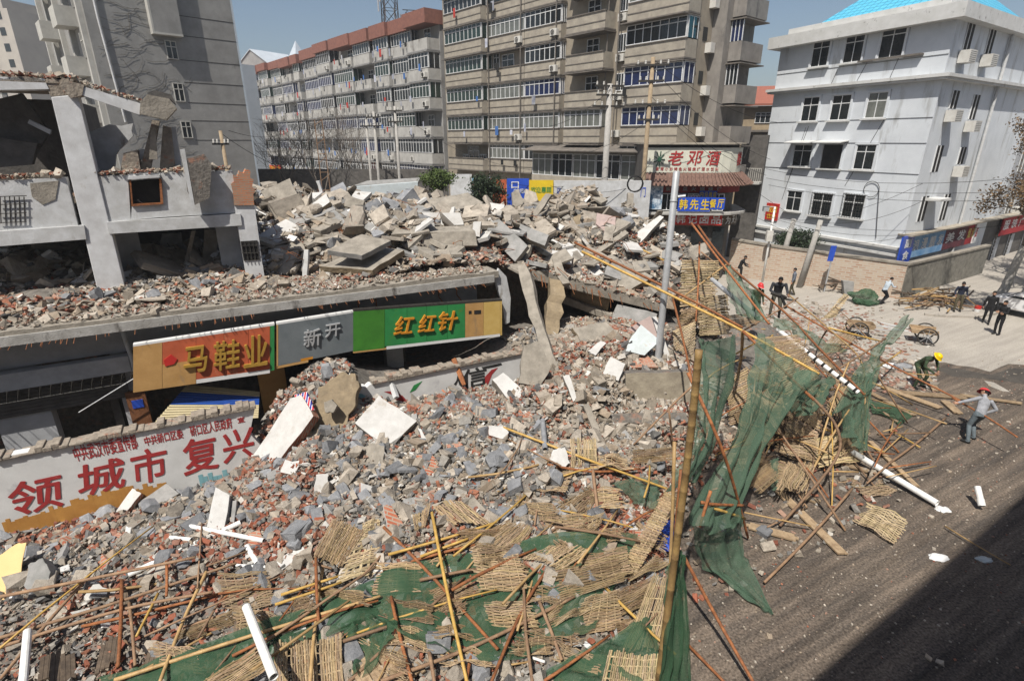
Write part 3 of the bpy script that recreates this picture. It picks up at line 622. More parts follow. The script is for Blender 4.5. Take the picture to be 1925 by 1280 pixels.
# canopy slab between the shops and the upper floor, fascia below it
sA = S(-16, 0).dot(E1); sB = V(942, 520, FN - .9).dot(E1)
mb = MB(); top = rag([S(sA, FN - .72, 4.72), S(sB, FN - .72, 4.72)], .025, 60, 8); bot = [S(sA, FN - .72, 4.5), S(sB, FN - .72, 4.5)]
mb.prism(bot + top[::-1], E2 * 2.6); mb.build('canopy_slab', K['conc'], rb, ws=True)
mb = MB(); mb.sbox(sA, sB - .2, FN - .78, FN - .72, 4.36, 4.6); mb.build('canopy_edge', K['ledge'], rb, ws=True)
mb = MB(); mb.sbox(sA, sB - .5, FN + .05, FN + .35, 3.55, 4.5); mb.build('fascia_beam', K['greyp'], rb, ws=True)
mb = MB(); mb.sbox(sA, V(236, 640, FN).dot(E1), FN - .25, FN + .05, 3.05, 3.5); mb.build('shop_lintel', K['greyp'], rb, ws=True)
mb = MB()
for i in range(9): mb.sbox(sA, V(232, 700, FN).dot(E1), FN + .1 + i * .002, FN + .16, 2.2 + i * .095, 2.2 + i * .095 + .085)
mb.build('rolled_shutter', K['dark'], rb, ws=True)
mb = MB()
for i in range(26):
    a = V(0, 700, FN).dot(E1) - 2.2 + i * .22; mb.tube([S(a, FN - .2, 2.75), S(a + .1, FN - .3, 3.05)], .018)
mb.tube([S(sA, FN - .2, 2.72), S(V(232, 700, FN).dot(E1), FN - .2, 2.72)], .02); mb.build('awning_bracket', K['metal_dark'], rb, ws=True)
# ground floor: piers, back wall, dark rooms
sC = V(560, 700, FN + .3).dot(E1)
for (x0, x1, m) in ((-20, 92, K['greyp']), (232, 262, K['greyp']), (494, 545, K['ply']), (735, 765, K['greyp'])):
    mb = MB(); a, b = V(x0, 760, FN + .15).dot(E1), V(x1, 760, FN + .15).dot(E1); mb.sbox(a, b, FN + .15, FN + .6, 0, 3.55); mb.build('pier', m, rb, ws=True)
mb = MB(); mb.sbox(V(240, 760, FN).dot(E1), V(278, 760, FN).dot(E1), FN - .02, FN + .12, 0, 2.35); pl = mb.build('tiled_pilaster', mat('brown tile', (.22, .1, .05), (.16, .07, .035), 6, rough=.4), rb, ws=True)
mb = MB(); mb.sbox(V(246, 750, FN).dot(E1), V(268, 750, FN).dot(E1), FN - .04, FN - .02, 1.86, 2.1); mb.build('number_plate', K['blue'], pl, ws=True)
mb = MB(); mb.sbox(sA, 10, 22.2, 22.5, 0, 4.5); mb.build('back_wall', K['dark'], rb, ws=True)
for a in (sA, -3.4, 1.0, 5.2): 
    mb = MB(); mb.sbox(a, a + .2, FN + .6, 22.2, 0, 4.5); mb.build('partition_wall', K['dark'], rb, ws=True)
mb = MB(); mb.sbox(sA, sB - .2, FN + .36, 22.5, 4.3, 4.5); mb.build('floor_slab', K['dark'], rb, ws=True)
# drain pipe with brackets
mb = MB(); a, b = V(226, 610, FN - .2), V(262, 735, FN - .2); mb.tube([a, V(240, 650, FN - .2), V(246, 668, FN - .2), b], .06, 8); mb.build('drain_pipe', K['plaster'], rb, ws=True, smooth=True)
# upper frame
part('column', ((188, 566), (240, 560), (146, 178), (96, 183)), CN, .45, K['plasterC'], bevel=.015)
part('column', ((96, 183), (146, 178), (136, 150), (78, 150)), CN + .02, .4, K['coping'], bevel=.02)
part('column', ((468, 545), (500, 540), (478, 385), (440, 385)), CN, .45, K['plasterC'])
K['brickwall'] = brick_mat('exposed brickwork', (.42, .13, .06), (.5, .2, .1), (.3, .24, .18))
part('brick_pier', ((440, 386), (478, 386), (476, 366), (480, 360), (474, 350), (477, 338), (470, 334), (471, 322), (462, 318), (458, 326), (450, 322), (446, 332), (438, 330), (440, 342), (434, 346), (438, 362)), CN - .05, .45, K['brickwall'])
part('column_grille_panel', ((458, 490), (488, 488), (484, 452), (452, 454)), CN - .03, .02, K['black'])
mb = MB()
for i in range(5): mb.tube([V(460 + i * 7, 490, CN - .06), V(453 + i * 7.5, 454, CN - .06)], .012)
for y in (462, 476): mb.tube([V(455, y, CN - .06), V(488, y - 1, CN - .06)], .012)
mb.build('window_grille', K['metal_dark'], rb, ws=True)
part('parapet', ((-160, 452), (150, 438), (124, 334), (-160, 350)), CN + .05, .3, K['plaster'])
part('floor_beam', ((-160, 476), (162, 450), (158, 424), (-160, 446)), CN - .05, .5, K['plaster'])
part('floor_beam', ((205, 440), (455, 424), (452, 402), (200, 418)), CN - .05, .5, K['plaster'])
# parapet right of the column with the window hole: four pieces
for q in (((196, 418), (246, 414), (240, 330), (174, 332)), ((300, 409), (448, 400), (437, 322), (300, 326), (306, 345)), ((246, 414), (300, 409), (304, 382), (248, 386)), ((240, 338), (306, 336), (302, 326), (240, 328))):
    part('parapet', q, CN + .05, .28, K['plaster'])
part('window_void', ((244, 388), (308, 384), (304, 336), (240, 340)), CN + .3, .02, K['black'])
for q in (((247, 386), (250, 386), (246, 338), (243, 338)), ((302, 384), (307, 384), (303, 336), (299, 336)), ((247, 388), (307, 384), (307, 381), (247, 384))):
    part('window_frame', q, CN - .02, .08, K['rust'])
part('window_frame', ((240, 338), (300, 334), (300, 329), (240, 332)), CN - .08, .2, K['plaster'])
part('roof_beam', ((-160, 172), (92, 168), (82, 148), (-160, 138)), CN, .5, K['plasterC'])
part('roof_beam', ((150, 178), (262, 216), (268, 196), (160, 164)), CN - .1, .5, K['plasterC'])
part('roof_beam', ((133, 185), (154, 180), (158, 160), (120, 150), (110, 160)), CN - .12, .5, K['coping'])
mb = MB(); top = rag([V(-160, 139, CN), V(84, 149, CN), V(140, 150, CN)], .06, 12, 6); mb.prism(top[::-1] + [V(-160, 146, CN), V(130, 158, CN)], E2 * 4.6); mb.build('roof_slab', K['coping'], rb, ws=True)
part('broken_slab', ((262, 214), (312, 226), (332, 204), (318, 186), (276, 178), (264, 192)), CN - .3, .7, K['conc'])
part('broken_slab', ((276, 178), (318, 186), (330, 196), (322, 178), (290, 170)), CN - .25, .9, K['dark'])
part('partition_wall', rag([V(161, 252, CN + 1.2), V(205, 234, CN + 1.2), V(250, 232, CN + 1.2), V(250, 256, CN + 1.2), V(232, 275, CN + 1.2), V(218, 292, CN + 1.2), V(214, 325, CN + 1.2), V(198, 330, CN + 1.2), V(178, 305, CN + 1.2)], .03, 2, 3) and ((161, 252), (205, 234), (228, 237), (250, 232), (247, 246), (250, 256), (232, 275), (224, 282), (218, 292), (216, 310), (214, 325), (198, 330), (184, 318), (178, 305)), CN + 1.2, .25, K['plaster'])
part('broken_slab', ((346, 300), (384, 290), (398, 310), (394, 372), (366, 386), (352, 360)), CN - .35, .22, K['dirt'])
part('broken_slab', ((338, 282), (347, 280), (366, 386), (360, 388)), CN - .36, .25, K['plaster'])
for q, d in ((((262, 322), (282, 322), (300, 228), (286, 226)), .4), (((300, 320), (330, 316), (322, 240), (306, 236)), .5), (((322, 240), (330, 238), (342, 318), (330, 320)), .3), (((226, 322), (264, 318), (258, 282), (232, 288)), .8), (((262, 300), (278, 304), (278, 282), (262, 280)), .2)):
    part('broken_slab', q, CN + .8 - d * .5, d, K['coping'] if d > .35 else K['plaster'])
part('broken_slab', ((280, 300), (296, 300), (292, 240), (284, 240)), CN + .3, .12, K['conc'])
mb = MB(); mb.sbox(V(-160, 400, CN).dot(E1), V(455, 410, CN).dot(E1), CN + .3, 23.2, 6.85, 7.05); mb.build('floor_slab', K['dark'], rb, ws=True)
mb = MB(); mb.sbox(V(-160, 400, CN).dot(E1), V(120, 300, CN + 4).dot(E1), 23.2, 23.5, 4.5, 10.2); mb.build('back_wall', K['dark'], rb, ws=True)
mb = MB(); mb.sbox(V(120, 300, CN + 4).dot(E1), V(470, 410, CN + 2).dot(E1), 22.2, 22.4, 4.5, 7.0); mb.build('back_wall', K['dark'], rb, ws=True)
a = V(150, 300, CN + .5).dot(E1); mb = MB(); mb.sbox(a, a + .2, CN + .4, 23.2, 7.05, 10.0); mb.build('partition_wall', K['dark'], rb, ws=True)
part('partition_wall', ((218, 560), (283, 556), (258, 436), (210, 440)), CN + 1.3, .15, K['greyp'])
part('partition_wall', ((424, 536), (470, 540), (452, 420), (404, 424)), CN + .9, .15, K['greyp'])
part('door_post', ((378, 520), (402, 524), (412, 432), (385, 432)), CN + 1.6, .4, K['conc'])
part('door_post', ((340, 524), (348, 524), (368, 434), (360, 434)), CN + 1.2, .1, K['conc'])
part('broken_slab', ((298, 470), (345, 470), (340, 438), (305, 440)), CN + 2.4, .2, K['conc2'])
# collapsed dark roof slabs in the upper room
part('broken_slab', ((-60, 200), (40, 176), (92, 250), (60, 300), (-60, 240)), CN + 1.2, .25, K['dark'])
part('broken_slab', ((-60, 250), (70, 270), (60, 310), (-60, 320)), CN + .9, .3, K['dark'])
part('broken_slab', ((55, 225), (96, 245), (94, 253), (52, 232)), CN + .8, .15, K['greyp'])
# window grille on the left parapet
mb = MB()
for i in range(6): mb.tube([V(2 + i * 9, 420 - i * .6, CN), V(i * 9, 370, CN)], .012)
for y in (370, 385, 402, 419): mb.tube([V(-4, y, CN), V(50, y - 2, CN)], .012)
mb.build('window_grille', K['metal_dark'], rb, ws=True)
part('plaster_scar', ((56, 345), (110, 340), (104, 375), (80, 385), (60, 370)), CN + .03, .02, K['conc'])
# right end of the canopy: bent plaster skin hanging down
part('broken_slab', ((938, 505), (952, 520), (960, 560), (958, 606), (950, 610), (944, 570), (930, 525)), FN - .6, .12, K['plaster'])
part('broken_slab', ((895, 508), (925, 520), (928, 535), (915, 538), (900, 525)), FN - .5, .1, K['conc'])
mb = MB()
for i in range(90):
    s = random.uniform(-8.5, 8); k = random.choice((0, .5, 1)); mb.tube([S(s, FN - .8, 4.36 + .0), S(s + random.uniform(-.02, .02), FN - .98, 4.36 - random.uniform(.02, .1))], .008, 4)
mb.build('rust_drip', K['rust'], rb, ws=True)
# gratings and rods sticking from the fascia
mb = MB()
for x, y in ((508, 610), (548, 604), (672, 560), (706, 556), (824, 540), (858, 536)):
    a = V(x, y, FN - .02); mb.tube([a, a + Vector((0, 0, -.35)), a + E2 * -.35 + Vector((0, 0, -.45)), a + E2 * -.4 + Vector((0, 0, -.75))], .022, 5)
mb.build('sign_bracket', K['rust'], rb, ws=True)
def edge_rubble(name, label, a, b, wid, n, f=.6):
    t = RN.random(n); q = RN.random(n); P = np.array([tuple(a.lerp(b, float(x)) + E2 * float(y) * wid) for x, y in zip(t, q)]); P[:, 2] += .03 + RN.random(n) * .08; kind = np.where(RN.random(n) < .35, 0, 2); s_, c_ = chunks(n, None, kind); tag(merged(name, P, s_ * f, rotmats(n, .5), c_, .15, K['tint']), label, 'rubble', kind='stuff')
edge_rubble('roof_edge_rubble', 'brick crumbs lying on the broken roof slab', V(-160, 138, CN), V(140, 149, CN), 2.5, 700, .8)
edge_rubble('sill_rubble', 'brick crumbs lying along the open parapet', V(176, 331, CN), V(436, 320, CN), .3, 260)
edge_rubble('sill_rubble', 'mortar crumbs lying on the left parapet', V(-100, 342, CN), V(120, 333, CN), .3, 160)
edge_rubble('beam_rubble', 'brick bits lying on the broken roof beam', V(160, 162, CN - .1), V(266, 194, CN - .1), .4, 90, .5)
# ---------------------------------------------------------------- shop signs
def sign(name, label, x0, yt0, yb0, x1, yt1, yb1, n, panels, bm):
    """panels: list of (u0,u1,material,v0,v1)"""
    A0, A1, B0, B1 = V(x0, yb0, n), V(x0, yt0, n), V(x1, yb1, n), V(x1, yt1, n)
    root = empty(name, A0, SA, label, 'shop sign'); XF[root.name] = Matrix.Translation(A0) @ Matrix.Rotation(SA, 4, 'Z')
    def P(u, v): return A0.lerp(B0, u).lerp(A1.lerp(B1, u), v)
    for u0, u1, m, v0, v1 in panels:
        mb = MB(); mb.prism([P(u0 + .0012, v0), P(u1 - .0012, v0), P(u1 - .0012, v1), P(u0 + .0012, v1)], E2 * .12); mb.build('panel', m, root, ws=True)
    mb = MB(); mb.prism([P(0, 1.003), P(1, 1.003), P(1, 1.05), P(0, 1.05)], E2 * .2 - E2 * 0); mb.build('top_trim', bm, root, ws=True)
    mb = MB(); mb.prism([P(0, .02), P(1, .02), P(1, .98), P(0, .98)], E2 * .1); mb.v = [tuple(Vector(v) + E2 * .13) for v in mb.v]; mb.build('backing', K['dark'], root, ws=True)
    return root, P
def sign_text(root, P, ch, u0, v0, u1, v1, m, bold=.03, depth=.05, gap=.0, shear=0.0, name='lettering'):
    mb = MB(); c = (P(u0, v0) + P(u1, v1)) / 2 - E2 * (.004 + gap); put_text(mb, ch, c, P(u1, (v0 + v1) / 2) - P(u0, (v0 + v1) / 2), (P(u0, v1) - P(u0, v0)), 0, bold, shear, depth=depth); return mb.build(name, m, root, ws=True)
K['gold'] = mat('gilded letter', (.50, .31, .06), (.38, .22, .04), 5, rough=.4, bump=.02, metal=.2)
K['orangeletter'] = mat('orange letter', (.62, .27, .03), (.5, .2, .02), 5, rough=.4, bump=.02)
r1, P1_ = sign('shop_sign', 'orange red sign with three gold characters and bare plywood at its end', 250, 652, 738, 516, 612, 700, FN - .8,
    [(0, .19, K['ply'], 0, 1), (.19, .42, K['ply'], 0, .52), (.19, .42, K['orange'], .52, 1), (.42, .62, K['orange'], .09, 1), (.62, .8, K['orange'], .09, 1), (.8, .965, K['orange'], .09, 1), (.965, 1, K['green'], .05, 1), (.42, .965, K['white'], 0, .085)], K['white'])
sign_text(r1, P1_, '马', .335, .26, .50, .82, K['gold'], .03, .07); sign_text(r1, P1_, '鞋', .545, .22, .735, .84, K['gold'], .02, .07); sign_text(r1, P1_, '业', .765, .2, .945, .86, K['gold'], .03, .07)
mb = MB(); mb.prism([P1_(.2, .62), P1_(.25, .72), P1_(.29, .6), P1_(.27, .5), P1_(.21, .48)], E2 * -.02); mb.build('peeled_foil', K['red'], r1, ws=True)
K['greysign'] = mat('faded grey sign', (.17, .19, .20), (.12, .14, .15), 1.5, rough=.5, bump=.03, stain=((.3, .3, .3), 2, .66, (1, 1, 1)))
r2, P2_ = sign('shop_sign', 'blank dark grey sign with two crumpled silver characters', 520, 611, 693, 664, 588, 664, FN - .8,
    [(0, .02, K['ply'], 0, 1), (.02, 1, K['greysign'], .06, 1), (0, .4, K['ply'], 0, .055), (.3, .46, K['orangeletter'], .06, .12)], K['white'])
sign_text(r2, P2_, '新', .34, .38, .56, .78, K['steel'], .02, .05, name='lettering'); sign_text(r2, P2_, '开', .62, .52, .82, .82, K['steel'], .02, .05)
K['green2'] = mat('mossy green sign', (.06, .23, .03), (.045, .17, .025), 2, rough=.5, bump=.03, stain=((.2, .2, .06), 2.5, .62, (1, 1, .4)))
r3, P3_ = sign('shop_sign', 'green sign with three orange brush characters and ochre panels at its end', 664, 586, 664, 944, 566, 632, FN - .82,
    [(0, .19, K['green2'], .04, 1), (.19, .33, K['green'], .08, 1), (.33, .46, K['green'], .08, 1), (.46, .60, K['green'], .08, 1), (.60, .725, K['green'], .08, 1), (.725, .86, K['ply'], .08, 1), (.86, .985, K['plyY'], .08, 1), (.985, 1, K['plyY'], .03, 1), (.2, .985, K['white'], 0, .075), (0, .2, K['ply'], 0, .035)], K['metal_dark'])
for ch, u0, u1, v0, v1 in (('红', .245, .375, .36, .80), ('红', .40, .52, .36, .80), ('针', .535, .67, .34, .84)): sign_text(r3, P3_, ch, u0, v0, u1, v1, K['orangeletter'], .025, .06, shear=.2)
for u, v, a, b in ((.75, .72, .02, .08), (.79, .70, .05, .1)):
    mb = MB(); mb.prism([P3_(u, v), P3_(u + a, v), P3_(u + a, v + b), P3_(u, v + b)], E2 * -.01); mb.build('cutout', K['black'], r3, ws=True)
# fallen shutter: cream and blue corrugated sheet
K['cream'] = mat('cream sheet', (.60, .52, .33), (.5, .43, .27), 3, rough=.5, bump=.03); K['bluesheet'] = mat('blue sheet', (.03, .10, .42), (.025, .08, .33), 3, rough=.5, bump=.03)
def corrug(name, pts, n0, m_of, k, label, cat, tilt=.35):
    a, b, c, d = [V(x, y, n0 - t) for x, y, t in pts]; mb = MB()
    for i in range(k):
        for j in range(3):
            f0, f1 = (i + j / 3) / k, (i + (j + 1) / 3) / k; off = [0, .05, .05, 0]
            mb.quad(a.lerp(d, f0) - E2 * off[j], b.lerp(c, f0) - E2 * off[j], b.lerp(c, f1) - E2 * off[j + 1], a.lerp(d, f1) - E2 * off[j + 1], m_of(i / k))
    o = mb.build(name, [K['cream'], K['bluesheet'], K['steel']], smooth=False); s_ = o.modifiers.new('thickness', 'SOLIDIFY'); s_.thickness = .012
    return tag(o, label, cat)
corrug('corrugated_sheet', ((285, 800, .9), (485, 785, 1.0), (488, 736, .2), (352, 722, .2)), FN, lambda f: 1 if .45 < f < .8 else 0, 16, 'cream corrugated sheet with a blue band slumped under the orange sign', 'metal sheet')
corrug('roller_shutter', ((920, 690, .2), (1050, 655, .1), (1045, 600, -.6), (955, 640, -.6)), FN + .5, lambda f: 2, 14, 'crumpled grey roller shutter below the fallen slab', 'shutter')
tag(mb_o := MB().tube([V(148, 775, FN - .4), V(262, 705, FN - .4)], .015, 5).build('loose_cable', K['steel']), 'thin pale cable slanting across the dark shop opening', 'cable')
mb = MB(); mb.prism([V(470, 742, FN - .5), V(516, 740, FN - .5), V(514, 722, FN - .5), V(468, 724, FN - .5)], E2 * .1)
# street ledge of tiny rubble on the canopy slab
n = 5200; s = RN.uniform(-9.5, 8.2, n); q = RN.random(n) ** .7; n_ = FN - .68 + q * 1.9
P = np.stack([s * E1.x + n_ * E2.x, s * E1.y + n_ * E2.y, 4.74 + .03 + q * .1 * RN.random(n)], 1)
kind = np.where(RN.random(n) < .24, 0, np.where(RN.random(n) < .93, 2, 3)); sc_, col_ = chunks(n, None, kind); sc_ *= .62; col_ = col_ * .8 + np.array([.4, .36, .31]) * .2
tag(merged('canopy_rubble', P, sc_, rotmats(n, .5), col_, .14, K['tint']), 'brick crumbs and mortar bits covering the canopy slab', 'rubble', kind='stuff')
n = 2400; s = RN.uniform(-9.5, 1.5, n); n_ = RN.uniform(CN + .5, 23, n); X = s * E1.x + n_ * E2.x; Y = s * E1.y + n_ * E2.y
P = np.stack([X, Y, 7.1 + RN.random(n) ** 2 * .5], 1); kind = np.where(RN.random(n) < .2, 0, 2); sc_, col_ = chunks(n, None, kind); sc_ *= 1.6
tag(merged('upper_room_rubble', P, sc_, rotmats(n, .5), col_ * .8, .16, K['tint']), 'broken masonry lying in the open upper room', 'rubble', kind='stuff')
# ================================================================ big pieces of the wreck, traced outlines set at their own distance and thickness
def slab(name, label, cat, q, normal, thick, m, side=None, base=None, lift=0.05, amp=0, bevel=.012, group=None):
    cx = sum(p[0] for p in q) / len(q); cy = sum(p[1] for p in q) / len(q)
    if base is None: b = HIT(cx, cy, lift)
    elif isinstance(base, (int, float)): b = PD(cx, cy, base)
    else: b = base
    nrm = Vector(normal).normalized(); pts = plane_pts(q, nrm, b)
    if amp:
        rnd = random.Random(len(label) + int(cx)); o = []
        for i in range(len(pts)):
            a, c = pts[i], pts[(i + 1) % len(pts)]
            for j in range(4): p = a.lerp(c, j / 4); o.append(p + (Vector((rnd.uniform(-1, 1), rnd.uniform(-1, 1), rnd.uniform(-1, 1))) - nrm * 0) * amp * (j > 0))
        pts = [p - nrm * (p - b).dot(nrm) for p in o]
    mb = MB(); mb.prism(pts, -nrm * thick, 0, 1 if side else None)
    o = mb.build(name, [m, side] if side else m, bevel=bevel)
    return tag(o, label, cat, group)
K['whiteslab'] = mat('white painted face', (.57, .56, .54), (.44, .43, .41), 3, bump=.1, stain=((.40, .37, .33), 2.6, .57, (1, 1, 1)))
K['brownrock'] = mat('brown mortar mass', (.32, .25, .16), (.19, .15, .1), 3, bump=.9, bscale=8, stain=((.42, .36, .27), 2, .6, (1, 1, 1)))
K['pink'] = mat('pinkish render', (.42, .32, .29), (.33, .26, .24), 3, bump=.3)
K['paleb'] = mat('pale blue plaster', (.56, .62, .64), (.46, .5, .5), 3, bump=.12, stain=((.45, .36, .27), 2.4, .6, (1, 1, 1)))
K['brickp'] = brick_mat('broken brick panel', (.40, .13, .07), (.33, .1, .055), (.34, .28, .22), rot=False)
CB = K['conc']; WS_ = K['whiteslab']; CG = K['conc2']
UP = (.05, -.3, .95)
